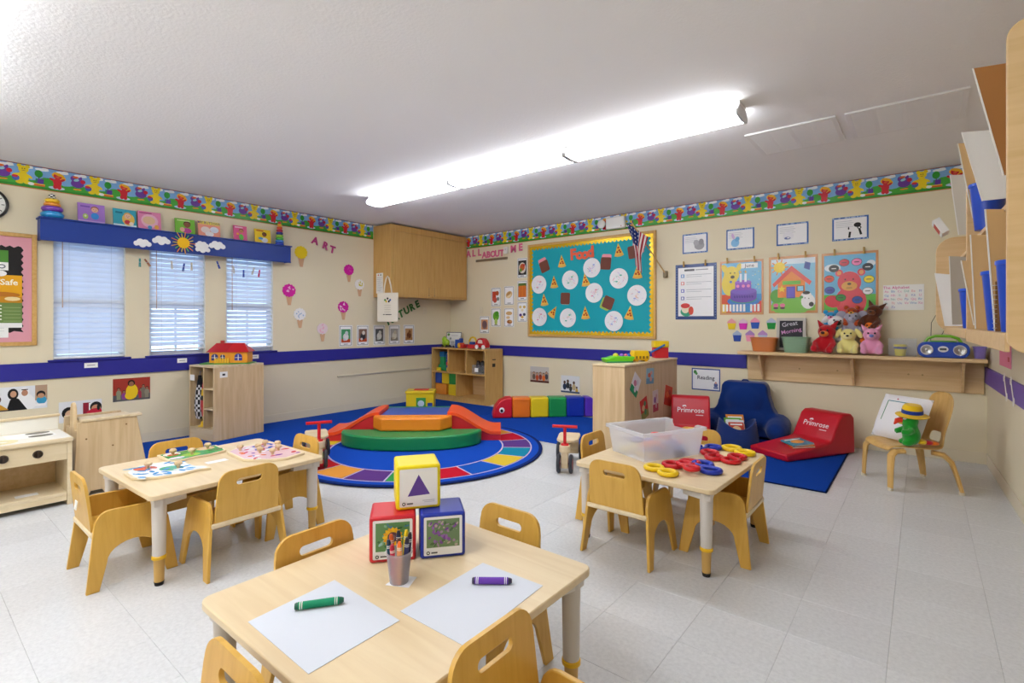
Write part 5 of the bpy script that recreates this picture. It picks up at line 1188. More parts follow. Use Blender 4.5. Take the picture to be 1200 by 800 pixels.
# ================================================================== CORNER SHELF UNIT
def add_box(name, parent, mat, *b, col=None, bev=.002):
    q = M(col or 'FFFFFF'); q.box(*b); return q.build(name, mat, parent, bev=bev)
cx0, cx1, cy0, cy1, CZ = -6.07, -4.92, 5.475, 5.865, .815
t = thing('toy_shelf', 'maple toy shelf unit with soft blocks, standing in the room corner', 'shelf unit', loc=(cx0, cy0, 0)); L_, Dp = cx1-cx0, cy1-cy0
add_box('side_panel', t, OAK, 0, .02, 0, Dp, 0, CZ-.021); add_box('side_panel', t, OAK, L_-.02, L_, 0, Dp, 0, CZ-.021)
add_box('top_panel', t, OAK, 0, L_, 0, Dp, CZ-.02, CZ, bev=.004); add_box('bottom_panel', t, OAK, .021, L_-.021, .01, Dp, .06, .08)
add_box('plinth', t, OAK, .021, L_-.021, .02, .04, 0, .059); add_box('middle_shelf', t, OAK, .021, L_-.021, .005, Dp-.012, .425, .445)
add_box('back_panel', t, SHELFW, .021, L_-.021, Dp-.01, Dp, .06, CZ-.021)
for x in (.35, .74): add_box('divider', t, OAK, x, x+.018, .01, Dp-.012, .446, CZ-.021)
add_box('divider', t, OAK, .53, .548, .01, Dp-.012, .081, .424)
q = M('141414'); q.T = Matrix.Translation((L_+.0005, Dp/2, 0)); q.box(0, .002, -.045, .03, .655, .668); q.box(0, .002, -.045, .02, .555, .605); q.build('label_mark', PLASTIC, t)
def soft_cube(x, y, z, w_, d, h, c, lb, grp='soft blocks on the corner shelf', name='soft_block'):
    m = M(c); m.cbox(0, 0, h/2, w_, d, h); return tag(m.build(name, VINYL, bev=.012, seg=3), lb, 'block', grp, loc=(x, y, z))
by = cy0+.13
for x, z, w_, c, lb in [(-5.915, .0815, .24, 'E08A2A', 'orange soft block at the lower left of the corner shelf'), (-5.655, .0815, .17, 'E6C41E', 'yellow soft block on the bottom board of the corner shelf'), (-5.965, .253, .14, '1F4AA8', 'blue soft block in the lower left bay of the corner shelf'), (-5.81, .253, .155, 'E6C41E', 'yellow soft block between the blue and green ones on the corner shelf'), (-5.645, .253, .165, '1F8A3C', 'green soft block in the lower left bay of the corner shelf')]:
    soft_cube(x, by, z, w_, .17, .168, c, lb)
t = thing('block_figure', 'tall green and teal block stack in the upper left bay of the corner shelf', 'toy', loc=(-5.94, cy0+.14, .446))
q = M('1C9A5C'); q.box(-.045, .045, -.04, .04, .04, .22); q.build('tall_block', PLASTIC, t, bev=.006)
q = M('1C9A5C'); q.box(-.08, .09, -.05, .05, .001, .10); q.build('foot_block', PLASTIC, t, bev=.02)
q = M('2277B0'); q.box(-.05, .05, -.045, .045, .2205, .30); q.build('top_block', PLASTIC, t, bev=.006)
q = M('E6D02A'); q.box(-.09, .0, -.075, -.051, .0, .05); q.build('yellow_block', PLASTIC, t, bev=.006)
t = thing('building_blocks', 'blue and purple block construction beside the green stack on the corner shelf', 'toy', loc=(-5.79, cy0+.15, .4465))
for x, z, w_, h, c in ((0, 0, .12, .07, '1F4AA8'), (0, .0705, .12, .11, '3A3A9C'), (.0, .181, .12, .09, '1F3F98')): q = M(c); q.cbox(0+x, 0, z+h/2, w_, .1, h); q.build('block', PLASTIC, t, bev=.006)
q = M('D8384A'); q.cbox(.0, -.065, .12, .05, .025, .05); q.build('red_block', PLASTIC, t, bev=.006)
q = M('E6D02A'); q.cbox(.03, -.075, .03, .06, .04, .06); q.build('yellow_block', PLASTIC, t, bev=.006)
t = thing('toy_bin', 'clear bin of black and red toy vehicles on the corner shelf', 'bin', loc=(-5.10, cy0+.15, .4465))
q = M(); q.box(-.135, .135, -.1, .1, 0, .004); q.box(-.135, .135, -.1, -.096, .004, .13); q.box(-.135, .135, .096, .1, .004, .13); q.box(-.135, -.131, -.096, .096, .004, .13); q.box(.131, .135, -.096, .096, .004, .13); q.build('bin_body', CLEAR, t, smooth=0)
q = M('F2F2F2'); q.box(-.08, -.01, -.1025, -.1005, .03, .09); q.build('bin_label', PAPER, t)
for x, z, c, lb in [(-5.19, .02, '1A1A1C', 'black toy vehicle at the left in the clear bin'), (-5.10, .02, '24242A', 'black toy vehicle in the middle of the clear bin'), (-5.02, .02, 'B8202C', 'red toy vehicle at the right in the clear bin')]:
    tt = thing('toy_vehicle', lb, 'toy', 'toy vehicles in the clear bin', loc=(x, cy0+.15, .4515)); q = M(c); q.prism([(-.04, 0), (.04, 0), (.04, .09), (.02, .16), (-.02, .19), (-.035, .1)], -.03, .03, map=lambda u, v, h: (u, -h, v)); q.build('vehicle_body', PLASTIC, tt, bev=.008)
    for a in (-.022, .022): q = M('3A3A3C'); q.cyl((a, -.038, .018), (a, -.031, .018), .016, n=10); q.build('wheel', RUBBER, tt)
# on top of the corner shelf
def dwb(m, a, b): m.R(-a, -b, a, b, '33406A'); m.R(-a*.94, -b*.92, a*.94, b*.92, 'F4F5F8'); m.E(-a*.7, b*.65, .03, .022, '5A8A4A'); m.E(-a*.4, b*.1, .022, .018, '9AA4A8'); m.R(-a*.3, b*.5, a*.6, b*.56, 'B4B8C4')
poster('framed_sign', 'white sign with a navy border propped against the wall on the corner shelf', 'sign', .34, .235, dwb, Matrix.Translation((-5.915, cy0+.33, CZ+.122)) @ Matrix.Rotation(-.14, 4, 'X') @ frame((1,0,0),(0,0,1),(0,-1,0),(0,0,0)))
t = thing('toy_turtle', 'lime-green toy animal in front of the white sign on the corner shelf', 'toy', loc=(-5.88, cy0+.13, CZ+.001))
q = M('9CC62A'); q.ell(0, 0, .075, .075, .05, .06); q.ell(-.01, -.02, .125, .045, .035, .05); q.build('body', PLASTIC, t)
for a, b_ in ((-.045, -.03), (.045, -.03), (-.045, .03), (.045, .03)): q = M('3A3A34'); q.cyl((a, b_-.008, .022), (a, b_+.008, .022), .022, n=12); q.build('wheel', RUBBER, t)
t = thing('toy_truck', 'small grey toy truck beside the lime-green toy animal', 'toy', loc=(-5.74, cy0+.16, CZ+.001))
q = M('B8BCC4'); q.box(-.045, .045, -.03, .03, .018, .06); q.box(-.04, 0, -.028, .028, .06, .1); q.build('truck_body', PLASTIC, t, bev=.005)
for a in (-.028, .028): q = M('4A4A50'); q.cyl((a, -.034, .018), (a, -.02, .018), .018, n=10); q.build('wheel', RUBBER, t)
t = thing('toy_playset', 'blue and orange toy playset in the middle of the corner shelf top', 'toy', loc=(-5.56, cy0+.15, CZ+.001))
for b_, c in (((-.09, -.03, -.05, .05, 0, .13), '1F52B4'), ((-.03, .03, -.045, .045, 0, .08), 'E0642A'), ((.03, .08, -.045, .045, 0, .06), 'C8302C'), ((-.02, .02, -.03, .03, .0805, .15), '1F52B4')): q = M(c); q.box(*b_); q.build('playset_block', PLASTIC, t, bev=.008)
q = M('E2B424'); q.ell(-.005, -.05, .04, .025, .02, .04); q.build('figure', PLASTIC, t)
t = thing('toy_arch', 'yellow-topped toy building with blue roof beside the red car', 'toy', loc=(-5.33, cy0+.17, CZ+.001))
q = M('E6C024'); q.tube([(-.07, 0, .06), (-.07, 0, .12), (-.04, 0, .16), (0, 0, .17), (.04, 0, .16), (.07, 0, .12), (.07, 0, .06)], .014, 8); q.build('arch', PLASTIC, t)
q = M('C83030'); q.box(-.085, .085, -.04, .04, 0, .06); q.build('base_block', PLASTIC, t, bev=.006)
q = M('24489C'); q.box(-.05, .05, -.03, .03, .0605, .1); q.build('roof_block', PLASTIC, t, bev=.006)
t = thing('toy_car', 'red rounded toy car with white wheels at the right end of the corner shelf top', 'toy', loc=(-5.09, cy0+.12, CZ+.001))
q = M('C4141E'); q.prism([(-.11, .02), (.11, .02), (.11, .07), (.085, .12), (.05, .155), (0, .165), (-.05, .155), (-.085, .12), (-.11, .07)], -.05, .05, map=lambda u, v, h: (u, -h, v)); q.build('car_body', PLASTIC, t, bev=.015, seg=3)
q = M('F0D8C8'); q.prism([(-.05, .085), (.05, .085), (.04, .13), (0, .142), (-.04, .13)], .05, .0515, map=lambda u, v, h: (u, -h, v)); q.build('car_window', PLASTIC, t)
for a in (-.065, .065): q = M('F2F2F2'); q.cyl((a, -.058, .032), (a, .058, .032), .032, n=16); q.build('wheel', PLASTIC, t)

# ================================================================== CATERPILLAR
t = thing('soft_caterpillar', 'long soft caterpillar cushion in rainbow sections below the family photos', 'cushion', loc=(-4.19, 4.80, .0095), rz=math.radians(44.5))
q = M('D0142A'); q.prism([(0, 0), (.245, 0), (.245, .255), (.17, .25), (.09, .215), (.03, .14), (0, .05)], -.20, 0, map=lambda u, v, h: (u, -h, v)); q.build('red_head', VINYL, t, bev=.016, seg=3)
q = M('F4F4F4'); q.T = Matrix.Translation((.115, -.001, .10)); q.ell(0, 0, 0, .034, .008, .036); q.build('eye', PLASTIC, t)
q = M('16161A'); q.T = Matrix.Translation((.112, -.008, .095)); q.ell(0, 0, 0, .018, .006, .02); q.build('pupil', PLASTIC, t)
for k, (c, nm) in enumerate((('F07A18', 'orange_section'), ('F0D41A', 'yellow_section'), ('1E9A50', 'green_section'), ('1838B0', 'blue_section'))):
    q = M(c); x = .25+k*.232; q.box(x, x+.228, .004, .196, 0, .25); q.build(nm, VINYL, t, bev=.018, seg=3)
q = M('5A34C0'); q.prism([(1.18, 0), (1.18, .25), (1.26, .245), (1.33, .2), (1.37, .1), (1.38, 0)], -.196, -.004, map=lambda u, v, h: (u, -h, v)); q.build('purple_tail', VINYL, t, bev=.016, seg=3)

# ================================================================== LOW SHELF WITH PICTURES
bx0, bx1, by0, by1, BZ = -2.36, -2.04, 4.10, 5.33, .838
t = thing('book_shelf', 'plain maple shelf unit jutting into the room with children\'s pictures taped on its side', 'shelf unit', loc=(bx0, by0, 0)); L_, Dp = by1-by0, bx1-bx0
add_box('end_panel', t, BIRCH, 0, Dp, 0, .02, 0, BZ-.021); add_box('end_panel', t, BIRCH, 0, Dp, L_-.02, L_, 0, BZ-.021)
add_box('top_panel', t, BIRCHX, -.005, Dp+.005, -.005, L_+.005, BZ-.02, BZ, bev=.004); add_box('back_panel', t, BIRCH, Dp-.02, Dp, .021, L_-.021, 0, BZ-.021)
add_box('bottom_panel', t, BIRCHX, .0, Dp-.021, .021, L_-.021, .05, .07); add_box('middle_shelf', t, BIRCHX, .0, Dp-.021, .021, L_-.021, .43, .45)
def onS(y, z, rot=0): return frame((0,1,0),(0,0,1),(1,0,0),(bx1+.0025, y, z)) @ Matrix.Rotation(rot, 4, 'Z')
def pc(cs):
    def d(m, a, b):
        m.R(-a, -b, a, b, cs[0]); m.R(-a, -b, a, -b*.3, cs[1]); m.E(-a*.2, b*.1, a*.4, b*.3, cs[2]); m.E(a*.3, b*.4, a*.3, b*.25, cs[3]); m.E(a*.2, -b*.4, a*.3, b*.3, cs[3])
    return d
for y, z, w_, h, r, cs, lb in [(4.315, .645, .16, .19, -.62, ('EAE4E8', '1E8A5C', 'C87A9A', 'D8D0E0'), 'tilted white and green picture nearest the end of the plain shelf'), (4.633, .70, .175, .15, -.05, ('8CB4CC', '6A94B4', 'D86A4A', 'E0A090'), 'blue picture with red shapes, top of the plain shelf\'s side'), (4.502, .405, .16, .20, .28, ('C83A30', '8A8A4A', 'D8B080', '4A8A5A'), 'tilted red picture low on the plain shelf\'s side'), (4.762, .445, .13, .21, .04, ('D8C8CC', 'B84A5A', '8A5A9A', 'C8A0A8'), 'pale picture with red and purple figures on the plain shelf\'s side'), (5.08, .46, .20, .20, -.25, ('D84A2A', 'C0392A', 'E06A40', 'B83A30'), 'orange-red picture partly behind the far red seat')]:
    poster('child_picture', lb, 'picture', w_, h, pc(cs), onS(y, z, r), 'pictures taped to the plain shelf')
t = thing('musical_toy', 'lime-green toy boat with coloured buttons on top of the plain shelf', 'toy', loc=(-2.24, 4.36, BZ+.001), rz=math.radians(50))
q = M('62C21E'); q.prism([(-.13, 0), (.12, 0), (.15, .04), (.15, .055), (-.05, .06), (-.10, .045), (-.15, .04)], -.06, .06, map=lambda u, v, h: (u, -h, v)); q.build('toy_base', PLASTIC, t, bev=.012, seg=3)
q = M('1E8A5C'); q.box(-.13, .13, -.065, .065, .0, .012); q.build('skirt', PLASTIC, t, bev=.004)
for x, c, r in ((-.02, 'D8D42A', .028), (.04, '8A5AC8', .022), (.08, 'E06A8A', .02), (.11, '2A6AC8', .02)): q = M(c); q.ell(x, 0, .062, r, r, r*.9, 10, 7); q.build('button', PLASTIC, t)
t = thing('toy_bus', 'yellow chunky toy bus on top of the plain shelf', 'toy', loc=(-2.13, 4.60, BZ+.001), rz=math.radians(48))
q = M('F0C414'); q.prism([(-.08, .012), (.08, .012), (.085, .07), (.07, .105), (-.075, .105), (-.085, .06)], -.05, .05, map=lambda u, v, h: (u, -h, v)); q.build('bus_body', PLASTIC, t, bev=.01, seg=3)
for x in (-.05, -.015, .02, .055): q = M('8A6A14'); q.cbox(x, -.051, .04, .018, .004, .026); q.build('bus_window', PLASTIC, t)
for x in (-.045, .045): q = M('D8A010'); q.cyl((x, -.054, .016), (x, .054, .016), .016, n=12); q.build('wheel', PLASTIC, t)
t = thing('toy_garage', 'red and yellow toy box with a blue slide on the plain shelf\'s far end', 'toy', loc=(-2.17, 5.19, BZ+.001), rz=math.radians(40))
q = M('D0202A'); q.box(-.075, .075, -.05, .05, 0, .11); q.build('garage_body', PLASTIC, t, bev=.006)
q = M('F0CC1C'); q.box(-.08, .08, -.055, .055, .1105, .18); q.build('garage_top', PLASTIC, t, bev=.008)
q = M('2A6AB8'); q.prism([(-.12, .05), (.03, .13), (.03, .15), (-.12, .07)], .056, .075, map=lambda u, v, h: (u, -h, v)); q.build('slide_ramp', PLASTIC, t, bev=.003)

# ================================================================== RED FLOOR SEATS, BEAN CHAIR, BOOK BASKET
def floor_seat(label, x, y, rz, prof, wd, tx, z=0):
    t = thing('floor_seat', label, 'seat', 'red vinyl floor seats in the reading corner', loc=(x, y, z), rz=rz)
    q = M('C8142A'); q.prism(prof, -wd/2, wd/2, map=lambda u, v, h: (h, u, v)); q.build('vinyl_body', VINYL, t, bev=.018, seg=3, smooth=50)
    # lettering on the sloping front of the backrest
    (a0, b0), (a1, b1) = tx
    u = Vector((-1, 0, 0)); vv = Vector((0, a1-a0, b1-b0)).normalized(); nn = u.cross(vv)
    c = Vector((0, a0+(a1-a0)*.58, b0+(b1-b0)*.58))
    q = M(); q.T = frame(u, vv, nn, c+nn*.0015)
    q.text('Primrose', 0, 0, .07, 'F4E8EC', .008); q.E(-.068, .042, .012, .008, 'F4E8EC', 8, .6); q.E(-.05, .044, .012, .008, 'F4E8EC', 8, -.6); q.R(.05, -.05, .12, -.042, 'F0D8DE')
    q.build('seat_lettering', PAPER, t, smooth=0)
    return t
pr_ = [(-.02, 0), (.84, 0), (.85, .065), (.36, .115), (.30, .13), (.185, .335), (.14, .365), (.03, .365), (-.01, .33)]
floor_seat('low red vinyl floor seat with a book on it, on the reading rug', -.665, 5.72, math.radians(150.6), pr_, .40, ((.30, .13), (.185, .335)), .0095)
pr2 = [(-.02, 0), (.23, 0), (.24, .13), (.21, .16), (.17, .17), (.09, .43), (.06, .46), (.0, .46), (-.02, .43)]
floor_seat('upright red vinyl floor seat beside the plain shelf unit', -1.86, 5.22, math.radians(180+21), pr2, .37, ((.17, .17), (.09, .43)), .0095)
t = thing('bean_chair', 'royal-blue corduroy backrest chair with two stuffed arms against the wall', 'chair', loc=(-1.455, 5.72, .0095), rz=math.radians(4))
q = M('0D3178')
q.prism([(-.40, .02), (.40, .02), (.40, .14), (.33, .22), (.27, .32), (.235, .44), (.22, .545), (.19, .585), (-.19, .585), (-.22, .545), (-.235, .44), (-.27, .32), (-.33, .22), (-.40, .14)], -.10, .09, map=lambda u, v, h: (u, -h, v))
q.ell(0, -.08, .40, .19, .07, .16); q.ell(0, -.09, .2, .22, .07, .14)
for sx in (-1, 1):
    q.tube([(sx*.31, .02, .17), (sx*.325, -.10, .135), (sx*.325, -.17, .12), (sx*.32, -.22, .115)], [.12, .12, .115, .085], 14); q.ell(sx*.322, -.20, .12, .10, .085, .10)
q.build('stuffed_body', FABRIC, t, remesh=.018)
q = M('0D3178'); q.tube([(-.04, 0, .575), (-.02, 0, .598), (.02, 0, .598), (.04, 0, .575)], .008, 6); q.build('carry_handle', FABRIC, t)
# book basket
t = thing('book_basket', 'dark navy rope basket of books on the reading rug in front of the blue chair', 'basket', loc=(-1.425, 5.30, .0095), rz=math.radians(28))
q = M('243A78'); n = 32; rings = []
def rg_(s_, z0, dip): return [((.205)*s_*math.cos(2*PI*i/n), .165*s_*math.sin(2*PI*i/n), z0+dip*(abs(math.cos(2*PI*i/n))**2-.3)) for i in range(n)]
for k in range(25): u = k/24; rings.append(rg_(1.0-.18*u**1.5+.012*math.cos(k*PI), .005+.19*u, .09*u*u))
for k in range(13): u = 1-k/12; rings.append(rg_((1.0-.18*u**1.5)-.05, .012+.185*u, .09*u*u))
v = [p for r in rings for p in r]; f = [(j*n+i, j*n+(i+1) % n, (j+1)*n+(i+1) % n, (j+1)*n+i) for j in range(len(rings)-1) for i in range(n)]
f += [tuple(range(n-1, -1, -1)), tuple(range((len(rings)-1)*n, len(rings)*n))]
q.add(v, f); q.build('basket_body', FABRIC, t, smooth=60)
bx_, by_ = -1.425, 5.30
def dbk(c1, c2):
    def d(m, a, b): m.R(-a, -b, a, b, c1); m.E(0, 0, a*.6, b*.5, c2); m.R(-a*.8, b*.6, a*.8, b*.8, 'F4F4F4')
    return d
for dx, dy, rz_, tlt, w_, h, c1, c2, lb in [(-.015, .055, .45, .5, .17, .21, 'E08A3A', '3A9A4A', 'orange-edged picture book standing tallest in the navy basket'), (-.03, .02, .45, .5, .16, .18, '6AAF4A', 'F0F0E0', 'green picture book leaning in the navy basket'), (.0, -.015, .45, .5, .17, .165, 'E8ECF2', '5A90C8', 'white and blue picture book lying in the navy basket'), (.02, -.05, .45, .5, .14, .15, 'C84A3A', 'F0D0A0', 'red picture book at the right inside the navy basket')]:
    book('picture_book', lb, w_, h, c1, dbk(c1, c2), Matrix.Translation((bx_+dx, by_+dy, .09)) @ Matrix.Rotation(math.radians(28)+rz_-.4, 4, 'Z') @ Matrix.Rotation(-tlt, 4, 'X') @ frame((1,0,0),(0,0,1),(0,-1,0),(0,0,0)), .010, 'books in the navy basket')
# books on the red seat
sx, sy = -.88, 5.22
for k, (c1, c2, lb, dr_, dx) in enumerate([('D8762A', '2A9AA8', 'orange board book lying lowest on the red floor seat', .5, .0), ('2A8AA8', 'E89A3A', 'teal and orange picture book lying on the orange one on the red seat', .75, .02)]):
    book('picture_book', lb, .19, .20, c1, dbk(c1, c2), Matrix.Translation((-.665, 5.72, .0095)) @ Matrix.Rotation(math.radians(150.6), 4, 'Z') @ Matrix.Translation((-.08+dx, .55, .099)) @ Matrix.Rotation(-.102, 4, 'X') @ Matrix.Translation((0, 0, k*.0135)) @ Matrix.Rotation(dr_-2.6, 4, 'Z') @ Matrix.Translation((0, -.1, 0)), .012, 'books on the red floor seat')

# ================================================================== BENTWOOD CHAIR, PILLOW, PARROT
ang = math.radians(119.6)
t = thing('bentwood_chair', 'child-size bentwood chair with a curved back by the folder rack wall', 'chair', loc=(-.085, 4.85, 0), rz=ang)
CHB = wood('bentwood', 'DDB46E', 'D0A358', .35, 2, 8)
# seat and back shell: profile along y (front +) with half width
prof = [(.215, .27, .17), (.205, .296, .175), (.17, .308, .178), (.05, .300, .175), (-.08, .290, .165), (-.15, .297, .15), (-.185, .335, .13), (-.20, .40, .115), (-.215, .48, .13), (-.235, .58, .145), (-.25, .65, .135), (-.257, .68, .10), (-.26, .695, .05)]
q = M(); v = []; f = []; nu = 8
for (y, z, hw) in prof:
    for i in range(nu+1):
        x = hw*(2*i/nu-1); v.append((x, y+(.025*(x/hw)**2 if z > .33 else 0), z+(.012*(x/.18)**2 if z < .33 else 0)))
for j in range(len(prof)-1):
    for i in range(nu):
        if j in (6,) and 2 <= i <= 5: continue
        a = j*(nu+1)+i; f.append((a, a+1, a+nu+2, a+nu+1))
q.add(v, f); o = q.build('seat_shell', CHB, t, smooth=80); md = o.modifiers.new('thick', 'SOLIDIFY'); md.thickness = .014; md.offset = 0
md = o.modifiers.new('sub', 'SUBSURF'); md.levels = 1; md.render_levels = 1
for sx in (-1, 1):
    q = M(); q.tube([(sx*.165, .12, .285), (sx*.17, .18, .28), (sx*.175, .205, .25), (sx*.18, .212, .15), (sx*.185, .215, .02)], [.034, .036, .033, .028, .024], 8, sq=.55); q.build('leg', CHB, t)
    q = M('D8CDB8'); q.cyl((sx*.185, .215, 0), (sx*.185, .215, .022), .018, n=12); q.build('foot_cap', PLASTIC, t)
    q = M(); q.tube([(sx*.14, -.08, .275), (sx*.16, -.14, .265), (sx*.18, -.18, .22), (sx*.2, -.205, .12), (sx*.215, -.225, .02)], [.034, .036, .033, .028, .024], 8, sq=.55); q.build('leg', CHB, t)
    q = M('D8CDB8'); q.cyl((sx*.215, -.225, 0), (sx*.215, -.225, .022), .018, n=12); q.build('foot_cap', PLASTIC, t)
# pillow leaning on the back
fw = Vector((math.cos(ang+PI/2), math.sin(ang+PI/2), 0)); rt = Vector((math.cos(ang), math.sin(ang), 0))
pm = Matrix.Translation(Vector((-.085, 4.85, .322)) + fw*.07 + rt*.05) @ Matrix.Rotation(ang+math.radians(22), 4, 'Z') @ Matrix.Rotation(math.radians(24), 4, 'X')
t = thing('pillow', 'white pillow printed with a garden scene leaning on the bentwood chair', 'pillow', mtx=pm)
q = M('EFEDF0'); n = 14; v = []; f = []
for sgn in (1, -1):
    for j in range(n+1):
        for i in range(n+1):
            a, b_ = 2*i/n-1, 2*j/n-1
            th_ = .055*(max(0, (1-a**4)*(1-b_**4)))**.55
            v.append((.19*a*(1-.05*(1-b_*b_)*0-.04*b_*b_*0), sgn*th_, .175+.175*b_))
N1 = (n+1)**2
for j in range(n):
    for i in range(n):
        a = j*(n+1)+i; f += [(a, a+n+1, a+n+2, a+1), (N1+a, N1+a+1, N1+a+n+2, N1+a+n+1)]
q.add(v, f); q.build('pillow_body', FABRIC, t, smooth=70)
q = M(); q.T = frame((-1,0,0),(0,0,1),(0,1,0),(0, .052, .175))
def pl_(x): return x
q.L(-.1, .11, .09, .11, .006, '3A8A9A'); q.L(-.1, .11, -.11, -.05, .006, '3A8A5A'); q.L(.09, .11, .1, -.05, .006, '3A4A6A'); q.E(-.05, .07, .02, .012, 'E8C83A'); q.E(.12-.15, .13, .006, .006, 'B83A5A'); q.E(.02, .06, .04, .02, '7ABF6A')
q.build('pillow_print', FABRIC, t, smooth=0)
# parrot puppet in a straw hat
pp = Vector((-.085, 4.85, .322)) + fw*.06 - rt*.15
t = thing('plush_parrot', 'green plush parrot in a yellow hat with a blue band, sitting on the bentwood chair', 'soft toy', mtx=Matrix.Translation(pp) @ Matrix.Rotation(ang+PI-.2, 4, 'Z') @ Matrix.Scale(1.1, 4))
q = M('1E9A2E'); q.ell(0, 0, .07, .058, .05, .07); q.ell(0, -.01, .165, .052, .05, .055); q.ell(0, -.005, .12, .045, .042, .04); q.tube([(.05, -.01, .11), (.075, -.045, .095), (.07, -.075, .10)], [.02, .02, .018], 10); q.tube([(-.05, -.01, .11), (-.07, -.045, .085), (-.06, -.07, .08)], [.02, .02, .018], 10); q.ell(.03, -.03, .02, .03, .035, .02); q.ell(-.03, -.03, .02, .03, .035, .02)
q.build('plush_body', PLUSH, t, remesh=.008)
q = M('E03A1E'); q.tube([(0, -.05, .165), (0, -.08, .16), (0, -.095, .135)], [.022, .017, .004], 10); q.build('beak', PLUSH, t)
q = M('F0C83A'); q.ell(0, -.055, .148, .016, .02, .010); q.build('lower_beak', PLUSH, t)
for sx in (-1, 1):
    q = M('F4F4F4'); q.ell(sx*.028, -.045, .188, .016, .012, .017); q.build('eye', PLASTIC, t)
    q = M('151515'); q.ell(sx*.03, -.056, .187, .007, .004, .008); q.build('pupil', PLASTIC, t)
hT = Matrix.Translation((0, .005, .205)) @ Matrix.Rotation(.12, 4, 'Y')
q = M('EDC21E'); q.T = hT; q.lathe([(.001, .0), (.088, -.008), (.092, -.003), (.058, .008), (.054, .05), (.044, .066), (.001, .07)], 22); q.build('hat', FABRIC, t)
q = M('1C3C9C'); q.T = hT; q.lathe([(.0585, .010), (.0595, .010), (.0575, .034), (.056, .034)], 22, cap0=False, cap1=False); q.build('hat_band', FABRIC, t)
for k, (c, y) in enumerate((('EDC21E', .055), ('C01A2A', .09), ('F07A1C', .12))): q = M(c); q.ell(0, y, .03-k*.003, .035-k*.006, .03, .018-k*.002); q.build('tail_feathers', PLUSH, t)

# ================================================================== CUBBY WITH DRESS-UP CLOTHES, TOY HOUSE
ux0, ux1, uy0, uy1, UZ = -5.99, -5.55, 2.09, 2.64, .77
cra = math.radians(10); CB = Matrix.Translation((ux1, uy0, 0)) @ Matrix.Rotation(cra, 4, 'Z') @ Matrix.Translation((ux0-ux1, 0, 0))
t = thing('dress_up_cubby', 'birch plywood cubby unit with dress-up clothes, under the windows', 'cubby', mtx=CB @ Matrix.Translation((0, 0, .0095))); W_, D_ = ux1-ux0, uy1-uy0; HZ = UZ-.0095
add_box('side_panel', t, BIRCH, 0, .018, 0, D_, 0, HZ-.019); add_box('side_panel', t, BIRCH, W_-.018, W_, 0, D_, 0, HZ-.019)
add_box('top_panel', t, BIRCHX, 0, W_, 0, D_, HZ-.018, HZ); add_box('bottom_panel', t, BIRCHX, .019, W_-.019, 0, D_-.012, .10, .118)
add_box('plinth', t, BIRCHX, .019, W_-.019, .0, .018, 0, .099); add_box('back_panel', t, BIRCH, .019, W_-.019, D_-.011, D_, .0, HZ-.019); dvx = .245
add_box('divider', t, BIRCH, dvx, dvx+.016, .002, D_-.012, .119, HZ-.019)
for z in (.31, .515): add_box('cubby_shelf', t, BIRCHX, dvx+.017, W_-.019, .004, D_-.012, z, z+.016)
q = M('F2F2F2'); q.box(W_, W_+.002, .06, .14, .64, .70); q.box(W_+.0018, W_+.0028, .085, .115, .66, .68, '3A3A44'); q.build('paper_label', PAPER, t)
q = M('F2F2F2'); q.box(.02, .10, -.002, 0, .60, .66); q.build('label_stub', PAPER, t)
def garment(name, label, cat, x, y, z0, z1, w_, cols, rz=0):
    t = thing(name, label, cat, 'dress-up clothes in the cubby', mtx=CB @ Matrix.Translation((x, y, 0)))
    q = M(); n = 20; v = []; f = []; cs = []; rows = 18
    for j in range(rows+1):
        u = j/rows; s_ = (.35+.65*math.sin(min(1, u*1.3)*PI/2))*(1-.25*max(0, u-.8)/.2)
        for i in range(n): a = 2*PI*i/n; r = 1+.14*math.sin(3*a+u*4)+.06*math.sin(7*a); v.append((w_*s_*r*math.cos(a), w_*.7*s_*r*math.sin(a), z1-(z1-z0)*u))
    for j in range(rows):
        for i in range(n): f.append((j*n+i, (j+1)*n+i, (j+1)*n+(i+1) % n, j*n+(i+1) % n)); cs.append(hx(cols((j+.5)/rows, i)))
    f += [tuple(range(n)), tuple(range((rows+1)*n-1, rows*n-1, -1))]; cs += [cs[0], cs[-1]]
    q.v = [Vector(p) for p in v]; q.f = [list(a) for a in f]; q.c = cs; q.build('cloth_body', FABRIC, t, smooth=70)
    q = M('9A9AA0'); q.tube([(0, 0, z1-.01), (0, 0, z1+.03), (.012, 0, z1+.045), (.02, 0, z1+.03)], .003, 5); q.build('hanger_hook', METAL, t); return t
garment('costume', 'black and white checked dress-up costume hanging in the cubby', 'costume', *(.08, .064), .205, .66, .055, lambda u, i: ('1C1C20', 'D8D8DC')[(int(u*14)+i//2) % 2] if u > .2 else '1C1C20')
garment('costume', 'red and yellow dress-up costume hanging in the cubby', 'costume', *(.188, .060), .24, .67, .050, lambda u, i: 'C0202C' if u < .35 or u > .6 else ('E8C020' if u < .5 else '1C1C20'))
t = thing('soft_hat', 'yellow soft hat lying at the bottom of the cubby', 'hat', 'dress-up clothes in the cubby', mtx=CB @ Matrix.Translation((.15, .088, .1285))); q = M('E6BE1C'); q.lathe([(.07, 0), (.075, .006), (.05, .014), (.045, .05), (.02, .065), (.001, .067)], 18); q.build('hat_body', FABRIC, t)

